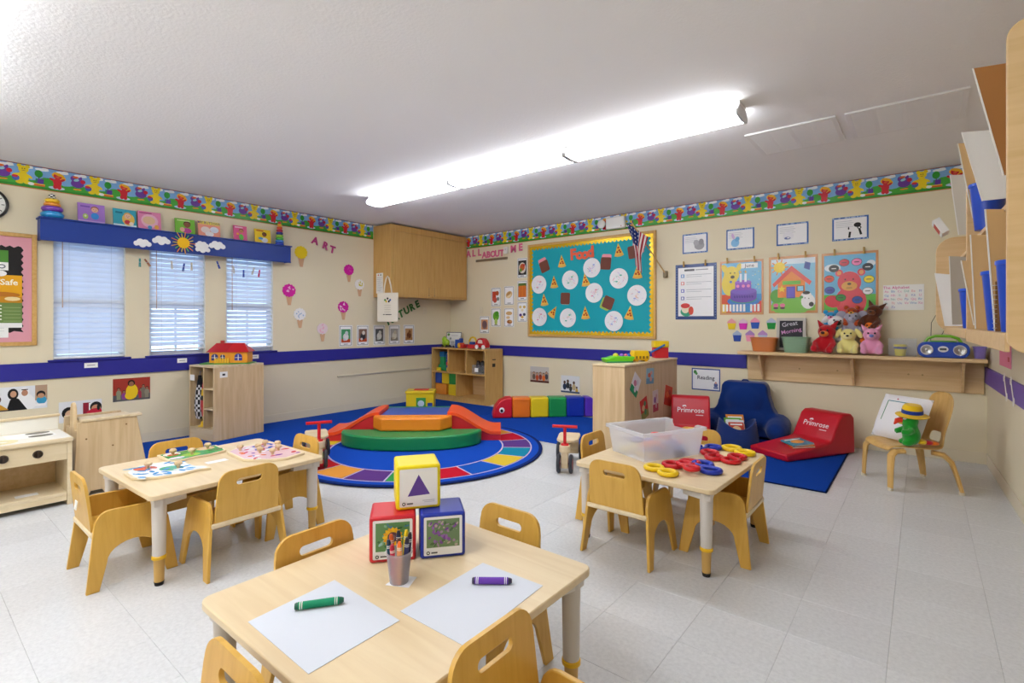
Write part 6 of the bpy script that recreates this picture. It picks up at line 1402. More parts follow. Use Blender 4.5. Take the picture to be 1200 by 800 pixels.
t = thing('toy_house', 'orange toy house with a red hip roof and fence on top of the cubby', 'toy', mtx=Matrix.Translation((-5.83, 2.36, UZ+.001)) @ Matrix.Rotation(math.radians(50), 4, 'Z') @ Matrix.Scale(1.1, 4))
q = M('4E9A34'); q.box(-.24, .21, -.11, .10, 0, .010); q.build('green_base', PLASTIC, t, bev=.003)
q = M('F0A01C'); q.box(-.17, .02, -.06, .08, .0105, .115); q.box(.02, .18, -.09, .08, .0105, .115); q.build('house_walls', PLASTIC, t, bev=.003)
q = M('B81218'); q.add([(-.19,-.08,.115),(.04,-.08,.115),(.04,.1,.115),(-.19,.1,.115),(-.13,.01,.20),(.04,.01,.20)], [(0,1,5,4),(1,2,5),(2,3,4,5),(3,0,4),(3,2,1,0)]); q.build('roof', PLASTIC, t)
q = M('C8181E'); q.add([(.0,-.11,.1155),(.2,-.11,.1155),(.2,.1,.1155),(.0,.1,.1155),(.03,-.01,.2),(.13,-.01,.2)], [(0,1,5,4),(1,2,5),(2,3,4,5),(3,0,4),(3,2,1,0)]); q.build('roof', PLASTIC, t)
for x, y, w_, c in ((-.12, -.061, .03, '23307A'), (-.05, -.061, .022, '23307A'), (.10, -.091, .034, '2430A0')):
    q = M(c); pts = [(x-w_, .035), (x+w_, .035)] + [(x+w_*math.cos(i*PI/8), .07+w_*math.sin(i*PI/8)*.9) for i in range(9)]
    q.prism(pts, -y, -y+.003, map=lambda u, v, h: (u, -h, v)); w0 = q.build('arch_window', PLASTIC, t)
    q = M('F2F2F2'); q.box(x-.003, x+.003, y-.005, y-.003, .035, .09); q.box(x-w_*.9, x+w_*.9, y-.005, y-.003, .06, .064); q.build('window_bars', PLASTIC, w0)
for k in range(6): q = M('F0BE2A'); x = -.1+k*.022; q.prism([(x-.009, .0105), (x+.009, .0105), (x+.009, .05), (x, .062), (x-.009, .05)], .098, .104, map=lambda u, v, h: (u, -h, v)); q.build('fence_picket', PLASTIC, t)
q = M('B81218'); q.box(-.09, -.06, .0, .03, .18, .225); q.build('chimney', PLASTIC, t)

# ================================================================== PLAY STOVE AND WOODEN PLAY UNIT
t = thing('play_stove', 'wooden play stove with a white top, dark knobs and an open shelf', 'play kitchen', loc=(-4.44, .80, 0))
Wd, Dk = .66, .40    # extends to -y and -x
add_box('side_panel', t, PALE, -Dk+.02, 0, -.03, -.005, 0, .424); add_box('side_panel', t, PALE, -Dk+.02, 0, -Wd, -Wd+.025, 0, .424)
add_box('front_panel', t, PALE, -.02, 0, -Wd+.026, -.031, .305, .424); add_box('bottom_shelf', t, PALE, -Dk+.04, -.003, -Wd+.026, -.031, .065, .085); add_box('toe_rail', t, PALE, -.02, -.003, -Wd+.026, -.031, .03, .064)
add_box('back_panel', t, SHELFW, -Dk+.02, -Dk+.039, -Wd+.026, -.031, .0, .424)
add_box('countertop', t, PALE, -Dk, .02, -Wd-.01, .0, .425, .45, bev=.006); q = M('F2EFE6'); q.box(-Dk+.03, .008, -Wd, -.012, .4502, .4532); q.build('white_top', PLASTIC, t)
q = M('F0EEE4'); q.box(-Dk+.005, -Dk+.022, -Wd, -.015, .4535, .545); q.build('backsplash', PLASTIC, t, bev=.002); add_box('backsplash_cap', t, PALE, -Dk, -Dk+.03, -Wd-.01, -.005, .5455, .563, bev=.004)
for y in (-.175, -.335):
    q = M('241A16'); q.cyl((.0, y, .365), (.016, y, .365), .026, .022, 18); kb = q.build('knob', PLASTIC, t)
    q = M('3A2C26'); q.box(.0162, .024, y-.004, y+.004, .345, .385); q.build('knob_grip', PLASTIC, kb)
q = M('FAFAFA'); q.box(-.34, -.14, -.30, -.06, .4533, .4541); q.build('burner_plate', PLASTIC, t)
for x, y in ((-.18, -.135), (-.30, -.135)): q = M('4E4A40'); q.T = Matrix.Translation((x, y, .4542)); q.prism([(.036*math.cos(i*PI/12), .062*math.sin(i*PI/12)) for i in range(24)], 0, .002); q.build('burner_bar', PLASTIC, t)
q = M('E9DFA8'); q.T = Matrix.Translation((-.10, -.33, .4533)); q.lathe([(.03, 0), (.03, .0015), (.075, .0015), (.075, 0)], 28, cap0=False, cap1=False); q.build('burner_ring', PLASTIC, t)
q = M('F4F4F4'); q.box(-.14, -.08, -.27, -.16, .0852, .0866); q.box(-.15, -.09, -.46, -.36, .0852, .0866); q.build('shelf_labels', PAPER, t)

t = thing('wooden_play_unit', 'pale plywood play stand with a rounded end post beside the play stove', 'play furniture', loc=(-4.55, .83, 0))
q = M(); q.prism([(-.012, 0), (.07, 0), (.085, .03), (.15, .03), (.165, 0), (.44, 0), (.355, .52), (.012, .52)], -.018, 0, map=lambda u, v, h: (h, u, v)); q.build('side_panel', BIRCH, t, bev=.003)
q = M(); q.prism([(-.012, 0), (.44, 0), (.355, .52), (.012, .52)], -.42, -.402, map=lambda u, v, h: (h, u, v)); q.build('side_panel', BIRCH, t, bev=.003)
q = M(); q.prism([(-.40, .0), (-.02, .0), (-.02, .45), (-.15, .45), (-.155, .58), (-.175, .625), (-.21, .64), (-.245, .625), (-.265, .58), (-.27, .45), (-.40, .45)], -.04, -.02, map=lambda u, v, h: (u, -h, v)); q.build('end_post', BIRCH, t, bev=.004)
add_box('top_rail', t, BIRCHX, -.06, .01, .03, .385, .5205, .54, bev=.005); add_box('top_rail', t, BIRCHX, -.30, -.10, .06, .36, .50, .519, bev=.005)
add_box('cross_panel', t, BIRCH, -.40, -.02, .33, .348, .05, .498)
q = M('8A6A44'); q.T = Matrix.Identity(4)
for y, z in ((.06, .40), (.21, .33), (.29, .47)): q.cyl((0, y, z), (.002, y, z), .006, n=8)
q.build('screw_heads', METAL, t)
# ================================================================== TABLES
TH = .43
def rcorner(x0, y0, x1, y1, r): return rrect(x0, y0, x1, y1, r, 5)
def make_table(label):
    t = thing('activity_table', label, 'table', 'maple toddler tables')
    w2, d2 = .39, .44
    q = M(); q.prism(rcorner(-w2, -d2, w2, d2, .035), TH-.024, TH); q.build('tabletop', MAPLE, t, bev=.004)
    for sx in (-1, 1):
        for sy in (-1, 1):
            x, y = sx*(w2-.052), sy*(d2-.052)
            q = M('CFC8C2'); q.cyl((x, y, .14), (x, y, TH-.026), .027, .031, 20); q.prism([(x-sx*.0, y+sy*.03), (x+sx*.03, y+sy*.03), (x+sx*.03, y), (x+sx*.0, y-sy*.115), (x-sx*.03, y-sy*.115), (x-sx*.115, y-sy*.03), (x-sx*.115, y)] , TH-.06, TH-.0245); lg = q.build('leg', PAINT, t, smooth=40)
            q = M('E8B81C'); q.lathe([(.026, .122), (.0305, .124), (.0305, .136), (.027, .139)], 18); q.T = Matrix.Identity(4); o = q.build('leg_collar', PLASTIC, lg); o.location = (x, y, 0)
            q = M('C9A05A'); q.cyl((x, y, .018), (x, y, .1215), .020, .023, 16); q.build('lower_leg', PAINT, lg)
            q = M('1C1A1A'); q.cyl((x, y, 0), (x, y, .0178), .018, .021, 14); q.build('foot', RUBBER, lg)
    return t
T1 = make_table('maple toddler table nearest the camera, with two paper sheets and soft blocks'); T1.location = (-1.2175, 1.003, 0)
T2 = copy_tree(T1); T2['label'] = 'maple toddler table in the middle, with a clear bin and chain links'; T2.location = (-1.132, 2.885, 0); T2.rotation_euler = (0, 0, math.radians(-2))
T3 = copy_tree(T1); T3['label'] = 'maple toddler table at the left, with three wooden puzzles'; T3.location = (-3.11, 1.18, 0); T3.rotation_euler = (0, 0, math.radians(2))

# ================================================================== CHAIRS
def arc(cx, cy, r, a0, a1, n=6, ry=None): return [(cx+r*math.cos(math.radians(a0+(a1-a0)*i/n)), cy+(ry or r)*math.sin(math.radians(a0+(a1-a0)*i/n))) for i in range(n+1)]
KY = Matrix.Diagonal((1, .88, 1, 1))
def make_chair(label):
    t = thing('toddler_chair', label, 'chair', 'honey plywood toddler chairs')
    # side panel outline in (y, z), front is +y
    side = [(-.205, 0), (-.150, 0)] + arc(.0, .12, .115, 180, 90, 6, .075)[0:] + arc(.0, .12, .115, 90, 0, 6, .075)[1:] + [(.150, 0), (.205, 0), (.165, .26)] + arc(.085, .27, .075, 0, 90, 5, .075) + arc(-.10, .275, .07, 90, 180, 5, .075) + [(-.185, .16)]
    for sx in (-1, 1):
        q = M(); q.T = KY; q.prism(side, -.0075, .0075, map=lambda u, v, h, sx=sx: (h+sx*(.16+.03*(1-v/.35)), u, v)); q.build('side_panel', HONEY, t, bev=.003)
    q = M(); q.T = KY; q.prism(rrect(-.163, -.155, .163, .165, [.02, .02, .0, .0], 3), .228, .242); q.build('seat', HONEY, t, bev=.003)
    slot = rrect(-.062, .426, .062, .458, .0159, 5)
    outl = [(-.152, .262), (.152, .262), (.145, .435)] + arc(.085, .445, .058, 0, 90, 6) + arc(-.085, .445, .058, 90, 180, 6) + [(-.145, .435)]
    q = M(); q.T = KY; q.prism(outl, -.007, .007, holes=[slot], map=lambda u, v, h: (u, -.168-(v-.26)*.12-h, v)); q.build('backrest', HONEY, t)
    q = M(); q.T = KY; q.box(-.168, .168, -.182, -.160, .238, .261); q.build('rear_stretcher', PALE, t, bev=.006)
    q = M(); q.T = KY; q.box(-.158, .158, .12, .138, .17, .226); q.build('front_apron', HONEY, t, bev=.003)
    return t
ch0 = None
def chair(x, y, deg, label):
    global ch0
    if ch0 is None: ch0 = make_chair(label); o = ch0
    else: o = copy_tree(ch0); o['label'] = label
    o.location = (x, y, 0); o.rotation_euler = (0, 0, math.radians(deg))
    return o
chair(-2.765, 1.14, 90, 'honey plywood chair on the camera side of the puzzle table, seen from behind')
cb = chair(-3.09, .745, 0, 'honey plywood chair with a small white sticker on its back, left of the puzzle table')
chair(-3.36, 1.12, -90, 'honey plywood chair behind the puzzle table beside the green puzzle')
chair(-3.03, 1.51, 180, 'honey plywood chair at the far end of the puzzle table, beside the red-handled ride-on toy')
chair(-1.475, .945, -90, 'honey plywood chair behind the drawing table at the left, only its handle showing')
chair(-1.235, 1.345, 180, 'honey plywood chair at the far end of the drawing table behind the blue soft block')
chair(-.615, .90, -90, 'honey plywood chair turned with its back against the right edge of the drawing table')
chair(-1.15, .305, 180, 'honey plywood chair at the front left of the drawing table, cut by the frame')
chair(-1.225, 2.515, 0, 'honey plywood chair at the near side of the bin table, seen from behind')
chair(-.835, 2.87, 90, 'honey plywood chair on the right of the bin table, tucked under it')
chair(-1.495, 2.89, -90, 'honey plywood chair on the left of the bin table, beside the wooden ride-on toy')
chair(-1.17, 3.28, 180, 'honey plywood chair behind the bin table, mostly hidden by the clear bin')
q = M('EDEDED'); q.T = Matrix.Translation((.0, -.178, .36)) @ Matrix.Rotation(math.radians(-7), 4, 'X'); q.box(-.02, .02, -.002, 0, -.02, .02); q.build('sticker', PAPER, cb)

# ================================================================== ON THE DRAWING TABLE
def sheet(x0, label, pts):
    m = M('D2D7E2'); m.prism(pts, TH+.0006, TH+.0014); tag(m.build('paper_sheet', PAPER), label, 'paper', 'white paper sheets on the drawing table')
sheet(0, 'white paper sheet with a green crayon, on the left of the drawing table', [(-1.38, .602), (-1.07, .598), (-1.075, .857), (-1.398, .866)])
sheet(0, 'white paper sheet with a purple crayon, on the right of the drawing table', [(-1.108, .885), (-.866, .888), (-.883, 1.24), (-1.12, 1.233)])
def crayon(label, p, d, c, dark, L_=.115, r=.0102, grp='crayons on the drawing table'):
    d = Vector(d).normalized(); z = d; x = z.orthogonal().normalized(); y = z.cross(x)
    t = thing('crayon', label, 'crayon', grp, mtx=frame(x, y, z, p))
    q = M(dark); q.lathe([(r*.75, 0), (r*.94, L_*.03), (r*.94, L_*.90), (r*.85, L_*.95), (r*.6, L_)], 14); q.build('wax_stick', PLASTIC, t)
    q = M(c); q.lathe([(r*.98, L_*.07), (r, L_*.07), (r, L_*.90), (r*.98, L_*.90)], 14, cap0=False, cap1=False); q.build('wrapper', PAPER, t)
    for a in (.10, .14, .81, .85): q = M('E8ECE8'); q.lathe([(r*1.0, L_*a), (r*1.02, L_*a), (r*1.02, L_*(a+.018)), (r*1.0, L_*(a+.018))], 14, cap0=False, cap1=False); q.build('wrapper_band', PAPER, t)
    return t
zc = TH+.0014+.0105
crayon('green crayon lying on the left paper sheet', (-1.335, .706, zc), (.074, .104, 0), '128C64', '0A5A46', .128)
crayon('purple crayon lying on the right paper sheet', (-1.054, 1.113, zc), (.094, .073, 0), '6A3CB0', '2C2048', .12)
def dark_text(name): pass
# soft cubes
def cube(label, x, y, z, rz, col, draw, s=.15):
    t = thing('soft_cube', label, 'block', 'soft picture cubes on the drawing table', loc=(x, y, z), rz=rz)
    q = M(col); q.cbox(0, 0, s/2, s, s, s); q.build('cube_body', VINYL, t, bev=.009, seg=3)
    q = M('F2F2F4'); q.T = frame((1,0,0),(0,0,1),(0,-1,0),(0, -s/2-.0004, s/2)); w2 = s*.425
    q.P(rrect(-w2, -w2, w2, w2, .004, 3), 'F0F0F4'); draw(q, w2)
    q.E(-w2*.78, -w2*.84, .006, .006, '1C1C1E', 12); q.E(-w2*.78, -w2*.84, .003, .003, 'E8E8E8', 8); q.R(-w2*.62, -w2*.88, -w2*.3, -w2*.80, '5A5A60')
    q.build('picture_label', GLOSS, t, smooth=0)
def sunf(m, w2):
    a, b = w2*.86, w2*.86; m.R(-a, -w2*.6, a, b, '5F8F5A'); rg = random.Random(2)
    for i in range(30): m.E(rg.uniform(-a*.85, a*.85), rg.uniform(-w2*.5, b*.85), rg.uniform(.004, .010), rg.uniform(.002, .006), rg.choice(['7FB08A', '3F7048', '9CC8C0', '4A8098']), 7, rg.uniform(0, 3))
    for i in range(16): t_ = i*PI/8; m.E(.020*math.cos(t_), .008+.020*math.sin(t_), .013, .006, ('F0C01E', 'E8A81A')[i % 2], 8, t_)
    m.E(0, .008, .017, .017, '5A3A3E', 14); m.E(0, .008, .009, .009, '7A5A60', 10)
def purf(m, w2):
    a = w2*.86; m.R(-a, -w2*.6, a, a, '6F8A62'); rg = random.Random(4)
    for i in range(60): m.E(rg.uniform(-a*.86, a*.86), rg.uniform(-w2*.52, a*.86), rg.uniform(.003, .010), rg.uniform(.002, .006), rg.choice(['8A5AA8', '9A6AB8', '7A4A98', 'A08AA0', '56704C', '88A47A', 'B8A8A0']), 7, rg.uniform(0, 3))
def tri(m, w2): m.P([(-w2*.58, -w2*.45), (w2*.6, -w2*.40), (.0, w2*.68)], '5C3C9A'); m.R(w2*.2, -w2*.74, w2*.85, -w2*.70, 'C4C4CC'); m.R(w2*.3, -w2*.82, w2*.85, -w2*.79, 'C4C4CC')
cube('red soft cube with a sunflower picture on the drawing table', -1.413, 1.100, TH+.0005, math.radians(50.5), 'CC1A2C', sunf)
cube('blue soft cube with a purple flower picture on the drawing table', -1.307, 1.224, TH+.0005, math.radians(51.5), '1630A4', purf)
cube('yellow soft cube with a purple triangle, stacked on the red and blue cubes', -1.398, 1.190, TH+.151, math.radians(55), 'EFD90E', tri)
# crayon cup
cxp, cyp = -1.238, .985
t = thing('crayon_cup', 'milky plastic cup of crayons in front of the red soft cube', 'cup', loc=(cxp, cyp, TH+.0012))
q = M(); q.lathe([(.028, 0), (.038, .092), (.0365, .092), (.027, .003)], 24); q.build('cup_body', FROST2, t, smooth=50)
q = M(); q.lathe([(.038, .088), (.041, .089), (.041, .094), (.037, .094)], 24, cap0=False, cap1=False); q.build('cup_rim', FROST2, t)
m = M('E8E8F0'); m.prism([(-.03, -.03), (.045, -.025), (.04, .04), (-.02, .035)], 0, .0006); tag(m.build('name_label', PAPER), 'small white label under the crayon cup', 'label', None, loc=(cxp, cyp, TH+.0004), rz=.4)
for k, (c, dk, a, tl, L_, lb) in enumerate([('E8702A', 'D85A1C', 3.3, .1, .118, 'orange-tipped crayon at the back left of the cup'), ('2A3A6A', '1C2440', 2.515, .1, .122, 'navy crayon at the back of the cup'), ('E8CC1E', 'E8C81A', 1.73, .1, .125, 'yellow crayon at the back of the cup'), ('2C2A4A', '1A1A2E', .945, .1, .125, 'dark purple-black crayon at the back right of the cup'), ('3A3A6E', '20203A', .16, .1, .12, 'dark blue-violet crayon at the right rim of the cup'), ('1E4A6A', '123048', 4.085, .1, .112, 'teal-blue crayon at the left rim of the cup'), ('C8204A', 'B81A3C', 4.87, .1, .105, 'red crayon at the front of the cup'), ('C8A898', '6A4438', 9, .02, .11, 'brown-tipped crayon at the front of the cup'), ('F0A06A', 'EE6A1C', 5.655, .1, .115, 'bright orange crayon at the front right of the cup')]):
    d = Vector((math.sin(tl)*math.cos(a), math.sin(tl)*math.sin(a), math.cos(tl)))
    p = Vector((cxp, cyp, TH+.0055)) + Vector((math.cos(a), math.sin(a), 0))*(.0192 if a < 8 else 0)
    crayon(lb, p, d, c, dk, L_*1.13, .0072, 'crayons in the cup')

# ================================================================== ON THE BIN TABLE
bc = Vector((-1.255, 2.93, TH+.0008)); ba = math.radians(-28)
t = thing('plastic_bin', 'frosted clear plastic bin of toys on the middle table', 'bin', loc=bc, rz=math.radians(-26))
q = M(); n = 1
bw, bd, bh, th_ = .165, .225, .165, .004
def tapered(w0, d0, w1, d1, z0, z1): return [(-w0,-d0,z0),(w0,-d0,z0),(w0,d0,z0),(-w0,d0,z0),(-w1,-d1,z1),(w1,-d1,z1),(w1,d1,z1),(-w1,d1,z1)]
o_ = tapered(bw-.02, bd-.02, bw, bd, 0, bh); i_ = tapered(bw-.02-th_, bd-.02-th_, bw-th_, bd-th_, th_, bh)
q.add(o_[:4] + i_[:4], [(0,3,2,1), (4,5,6,7)])
F_ = lambda i: (o_[i], o_[(i+1) % 4], o_[4+(i+1) % 4], o_[4+i], i_[i], i_[(i+1) % 4], i_[4+(i+1) % 4], i_[4+i])
for i in (0, 1, 3): q.add(F_(i), [(0,1,2,3), (5,4,7,6), (3,2,6,7)])
def lerp(a, b, u): return tuple(x+(y-x)*u for x, y in zip(a, b))
O, O2, P2, P1, I0, I1, J2, J1 = F_(2)          # far end: lower in the middle
def wall_pt(u, v, inner): return lerp(lerp(I0, I1, u), lerp(J1, J2, u), v) if inner else lerp(lerp(O, O2, u), lerp(P1, P2, u), v)
prof = [(0, 0), (1, 0), (1, 1), (.82, 1), (.74, .78), (.26, .78), (.18, 1), (0, 1)]; n8 = len(prof)
q.add([wall_pt(u, v, False) for u, v in prof] + [wall_pt(u, v, True) for u, v in prof], [tuple(range(n8)), tuple(range(2*n8-1, n8-1, -1))] + [((i+1) % n8, i, n8+i, n8+(i+1) % n8) for i in range(2, n8-1)])
q.build('bin_body', FROST, t, smooth=0)
q = M()
q.box(-bw-.012, bw+.012, -bd-.012, -bd, bh-.02, bh+.002)
for s_ in (-1, 1): q.box(s_*(bw+.006)-.006, s_*(bw+.006)+.006, -bd, bd, bh-.02, bh+.002); q.box(s_*bw-.06 if s_ > 0 else s_*bw-.012, s_*bw+.012 if s_ > 0 else s_*bw+.06, bd, bd+.012, bh-.02, bh+.002)
q.build('bin_rim', FROST, t, bev=.003)
def s_link(c1, c2, r=.034, thick=.0125, flip=1, n=11):
    c1, c2 = Vector((c1[0], c1[1], 0)), Vector((c2[0], c2[1], 0)); d = (c2-c1).normalized(); a0 = math.atan2(d.y, d.x); pts = []
    mid = (c1+c2)/2; half = (c2-c1).length/2; r = max(r, half*.92)*.9
    for i in range(n): a = a0+flip*(math.radians(-60)-math.radians(285)*(1-i/(n-1))*-1)
    p1 = [(c1.x+r*math.cos(a0+flip*math.radians(40+290*i/n)), c1.y+r*math.sin(a0+flip*math.radians(40+290*i/n))) for i in range(n+1)]
    p2 = [(c2.x-r*math.cos(a0+flip*math.radians(40+290*(1-i/n))), c2.y-r*math.sin(a0+flip*math.radians(40+290*(1-i/n)))) for i in range(n+1)]
    return p1 + p2
def link(label, c1, c2, col, z=TH+.0135, flip=1, r=.034, grp='plastic chain links on the middle table'):
    mid = Vector(((c1[0]+c2[0])/2, (c1[1]+c2[1])/2, z))
    m = M(col)
    pts = s_link((c1[0]-mid.x, c1[1]-mid.y), (c2[0]-mid.x, c2[1]-mid.y), r, flip=flip)
    m.tube([(a, b, 0) for a, b in pts], .0125, 9)
    for e in (0, -1): m.ell(pts[e][0], pts[e][1], 0, .0125, n=9, m=6)
    tag(m.build('chain_link', PLASTIC, smooth=70), label, 'chain link', grp, loc=mid)
link('yellow S-shaped chain link nearest the table edge', (-1.115, 2.585), (-1.02, 2.54), 'EEC90A')
link('red S-shaped chain link at the left of the near chain', (-1.058, 2.70), (-1.0, 2.80), 'CC0F20', flip=-1)
link('red S-shaped chain link hooked through the blue one in the near chain', (-.995, 2.70), (-.935, 2.645), 'CC0F20', z=TH+.030)
link('blue S-shaped chain link at the right of the near chain', (-.935, 2.815), (-.862, 2.722), '1230B0')
link('blue S-shaped chain link beside the bin in the far chain', (-1.075, 3.16), (-1.01, 3.235), '1230B0')
link('yellow S-shaped chain link at the far table edge', (-.915, 3.285), (-.82, 3.215), 'EEC90A')
link('red S-shaped chain link left in the far chain', (-.985, 3.09), (-.93, 3.0), 'CC0F20', flip=-1)
link('red S-shaped chain link right in the far chain', (-.835, 2.985), (-.83, 3.09), 'CC0F20')
# toys inside the bin
items = [(-.07, -.13, .02, 'E8D27A', 'pale yellow link at the left inside the frosted bin'), (-.03, .02, .02, '3A5AC0', 'blue link in the middle of the frosted bin'), (.07, -.12, .02, 'E8B43A', 'yellow link near the front corner inside the frosted bin'), (.08, .08, .02, '2A5AB8', 'blue link at the right inside the frosted bin'), (.03, -.02, .046, 'D8301C', 'red link low in the pile in the frosted bin'), (-.07, .12, .02, '2A9A6A', 'green link at the back inside the frosted bin'), (.02, .15, .046, 'C81C2C', 'red link at the far end inside the frosted bin'),
    (-.06, -.10, .046, 'EFE0A0', 'cream link resting on the pale yellow one in the frosted bin'), (.06, -.09, .046, '3A6AC8', 'light blue link resting on the yellow one in the frosted bin'), (.09, .09, .046, '3A7AC8', 'light blue link at the right of the pile in the frosted bin'), (-.04, .03, .046, '4A6AD0', 'violet-blue link in the middle of the frosted bin'), (.05, -.08, .072, 'E86A2A', 'orange link on the light blue one in the frosted bin'), (-.05, -.06, .072, '3A4AB0', 'dark blue link at the left of the pile in the frosted bin'), (.07, .06, .072, '2A5AB0', 'deep blue link on the right of the pile in the frosted bin'), (.0, .04, .10, 'D8141C', 'red link lying topmost in the frosted bin')]
for dx, dy, z, c, lb in items:
    ca, sa = math.cos(math.radians(-26)), math.sin(math.radians(-26)); x, y = bc.x+dx*ca-dy*sa, bc.y+dx*sa+dy*ca; a = dx*40+z*30
    link(lb, (x-.03*math.cos(a), y-.03*math.sin(a)), (x+.03*math.cos(a), y+.03*math.sin(a)), c, z=TH+z, r=.026, grp='chain links inside the frosted bin')

# ================================================================== ON THE PUZZLE TABLE
def puzzle(label, outline, field, draw, pegs, z=TH+.0008):
    cx = sum(p[0] for p in outline)/len(outline); cy = sum(p[1] for p in outline)/len(outline)
    t = thing('peg_puzzle', label, 'puzzle', 'wooden peg puzzles on the left table', loc=(cx, cy, z))
    q = M(); q.prism([(a-cx, b-cy) for a, b in outline], 0, .013); q.build('puzzle_board', PALE, t, bev=.002)
    q = M(); q.T = Matrix.Translation((0, 0, .0131)); q.P([((a-cx)*.92, (b-cy)*.92) for a, b in outline], field); draw(q, lambda x, y: (x-cx, y-cy)); q.build('puzzle_print', GLOSS, t, smooth=0)
    for x, y in pegs:
        q = M(); q.T = Matrix.Translation((x-cx, y-cy, .0135)); q.lathe([(.008, 0), (.008, .012), (.018, .018), (.0195, .028), (.013, .036), (.001, .038)], 14); q.build('peg_knob', BIRCH, t)
def dz1(m, f):
    rg = random.Random(8)
    for x, y, rx, ry, c in ((-3.2, .87, .06, .045, 'D8542C'), (-3.1, .96, .06, .05, '2A9A6A'), (-3.02, .90, .05, .04, 'F4F4F4'), (-3.2, .98, .04, .03, 'F0F0F4')): a, b = f(x, y); m.E(a, b, rx, ry, c, 14, .5)
    for i in range(34):
        a, b = f(rg.uniform(-3.26, -2.99), rg.uniform(.80, 1.05)); m.E(a, b, .024, .010, rg.choice(['2C8FD0', '3A9CDC', '2A84C8', 'EDF2F6']), 8, rg.uniform(0, 3))
puzzle('blue fish-shaped wooden peg puzzle nearest the camera on the left table', [(-3.20, .775), (-3.06, .775), (-2.985, .85), (-2.955, .96), (-2.975, 1.04), (-2.955, 1.10), (-3.0, 1.095), (-3.05, 1.06), (-3.18, 1.05), (-3.28, .98), (-3.295, .86)], 'EAF1F5', dz1, [(-3.19, .88), (-3.08, .985)])
def dz2(m, f):
    for x, y, rx, ry, c in ((-3.42, 1.06, .04, .045, 'F0F0F4'), (-3.40, 1.06, .025, .03, 'C86A4A'), (-3.33, 1.13, .04, .05, '8CC83C'), (-3.42, 1.24, .04, .05, 'E8C89A'), (-3.35, 1.27, .03, .04, '1E8A3C'), (-3.31, 1.05, .025, .04, 'E8E8F0')): a, b = f(x, y); m.E(a, b, rx, ry, c, 14)
puzzle('green wooden peg puzzle with farm animals at the back left of the left table', [(-3.47, 1.0), (-3.28, 1.0), (-3.255, 1.06), (-3.27, 1.13), (-3.26, 1.22), (-3.29, 1.31), (-3.47, 1.32)], '2C9A50', dz2, [(-3.40, 1.06), (-3.33, 1.135), (-3.40, 1.245)])
def dz3(m, f):
    rg = random.Random(12)
    for i in range(40):
        a, b = f(rg.uniform(-3.27, -2.88), rg.uniform(1.31, 1.56)); m.E(a, b, rg.uniform(.012, .026), rg.uniform(.008, .016), rg.choice(['D84A6A', 'E88AA0', '8A4AA8', '4A6AC8', 'E8703A', 'F0F0F0', 'D83A3A', 'F4F4F8']), 8, rg.uniform(0, 3))
puzzle('large pink-framed wooden peg puzzle on the right of the left table', [(-3.24, 1.29), (-2.985, 1.275), (-2.86, 1.37), (-2.82, 1.45), (-2.86, 1.575), (-3.26, 1.58), (-3.285, 1.5), (-3.30, 1.38)], 'EFC8D0', dz3, [(-3.2, 1.35), (-3.14, 1.43), (-3.2, 1.5), (-3.05, 1.4), (-3.03, 1.5), (-2.96, 1.43), (-3.12, 1.54)])
m = M('EDEDF0'); m.box(-.025, .025, -.055, .055, 0, .0006); tag(m.build('name_strip', PAPER), 'white name strip taped on the left table between the puzzles', 'label', None, loc=(-3.11, 1.185, TH+.0004), rz=math.radians(2))

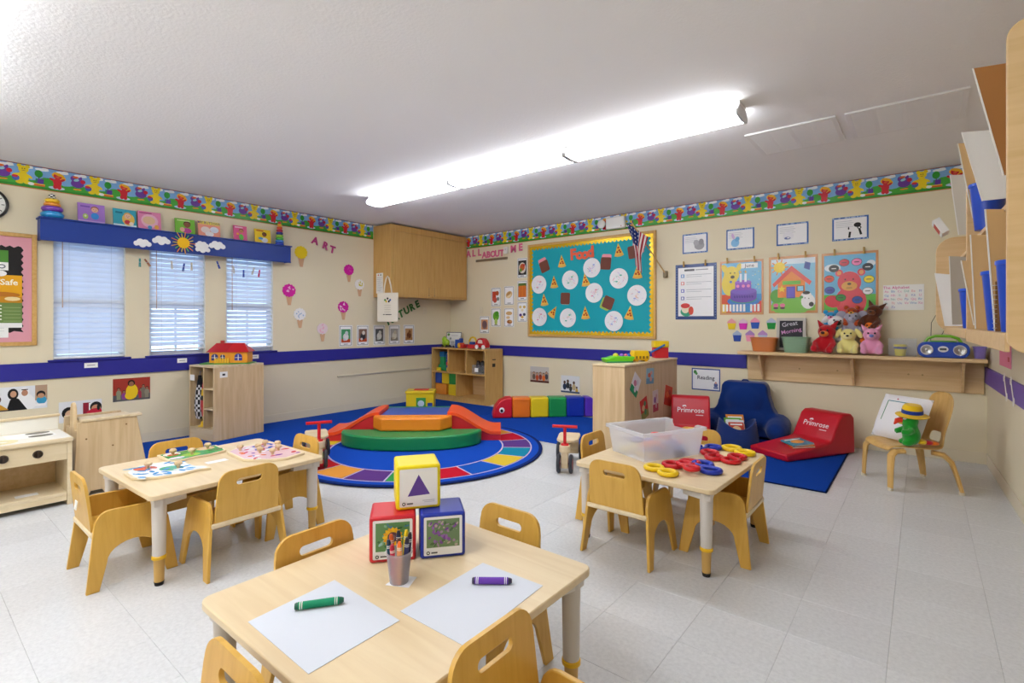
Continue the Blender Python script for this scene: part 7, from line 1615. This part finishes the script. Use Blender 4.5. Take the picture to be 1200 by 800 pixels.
# ================================================================== RIDE-ON TOYS
def ride_on(label, x, y, deg, z):
    t = thing('ride_on_toy', label, 'ride-on toy', 'wooden ride-on toys with red handles', loc=(x, y, z), rz=math.radians(deg))
    q = M(); q.prism([(-.085, -.28), (.085, -.28), (.095, -.22), (.09, -.02), (.055, .04), (-.055, .04), (-.09, -.02), (-.095, -.22)], .205, .228); q.build('seat_board', BIRCHX, t, bev=.006)
    q = M(); q.box(-.022, .022, -.24, .16, .12, .17); q.build('main_beam', BIRCHX, t, bev=.004)
    q = M(); q.box(-.08, .08, -.25, -.20, .06, .204); q.build('rear_support', BIRCHX, t, bev=.004)
    q = M(); q.cyl((0, .19, .17), (0, .19, .225), .045, .045, 20); q.build('steering_hub', BIRCHX, t, bev=.004)
    q = M(); q.box(-.028, .028, .165, .215, .04, .169); q.build('front_fork', BIRCHX, t, bev=.004)
    q = M('D0141E'); q.cyl((0, .19, .2255), (0, .19, .237), .034, .030, 18); q.cyl((0, .19, .235), (0, .19, .37), .013, n=14); q.build('handle_post', PLASTIC, t)
    q = M('D0141E'); q.cyl((-.10, .19, .375), (.10, .19, .375), .0125, n=14); q.build('handle_bar', PLASTIC, t)
    for sx in (-1, 1):
        q = M('3A3C44'); q.T = Matrix.Translation((sx*.05, .19, .075)) @ Matrix.Rotation(PI/2, 4, 'Y'); q.lathe([(.05, -.012), (.066, -.014), (.075, -.006), (.075, .006), (.066, .014), (.05, .012)], 24); w1 = q.build('wheel', RUBBER, t)
        q = M('9A2A2E'); q.cyl((sx*.05-.014, .19, .075), (sx*.05+.014, .19, .075), .045, n=18); q.build('wheel_hub', PLASTIC, w1)
        q = M('3A3C44'); q.T = Matrix.Translation((sx*.10, -.225, .075)) @ Matrix.Rotation(PI/2, 4, 'Y'); q.lathe([(.05, -.012), (.066, -.014), (.075, -.006), (.075, .006), (.066, .014), (.05, .012)], 24); w1 = q.build('wheel', RUBBER, t)
        q = M('2A3A8A'); q.cyl((sx*.10-.014, -.225, .075), (sx*.10+.014, -.225, .075), .045, n=18); q.build('wheel_hub', PLASTIC, w1)
    q = M('5A5C62'); q.cyl((-.10, -.225, .075), (.10, -.225, .075), .008, n=8); q.cyl((-.06, .19, .075), (.06, .19, .075), .008, n=8); q.build('axles', METAL, t)
    return t
ride_on('wooden ride-on toy with a red T-handle left of the bin table', -2.335, 3.63, -152.9, 0)
ride_on('wooden ride-on toy with a red T-handle behind the puzzle table', -4.02, 2.33, -116.8, .0192)
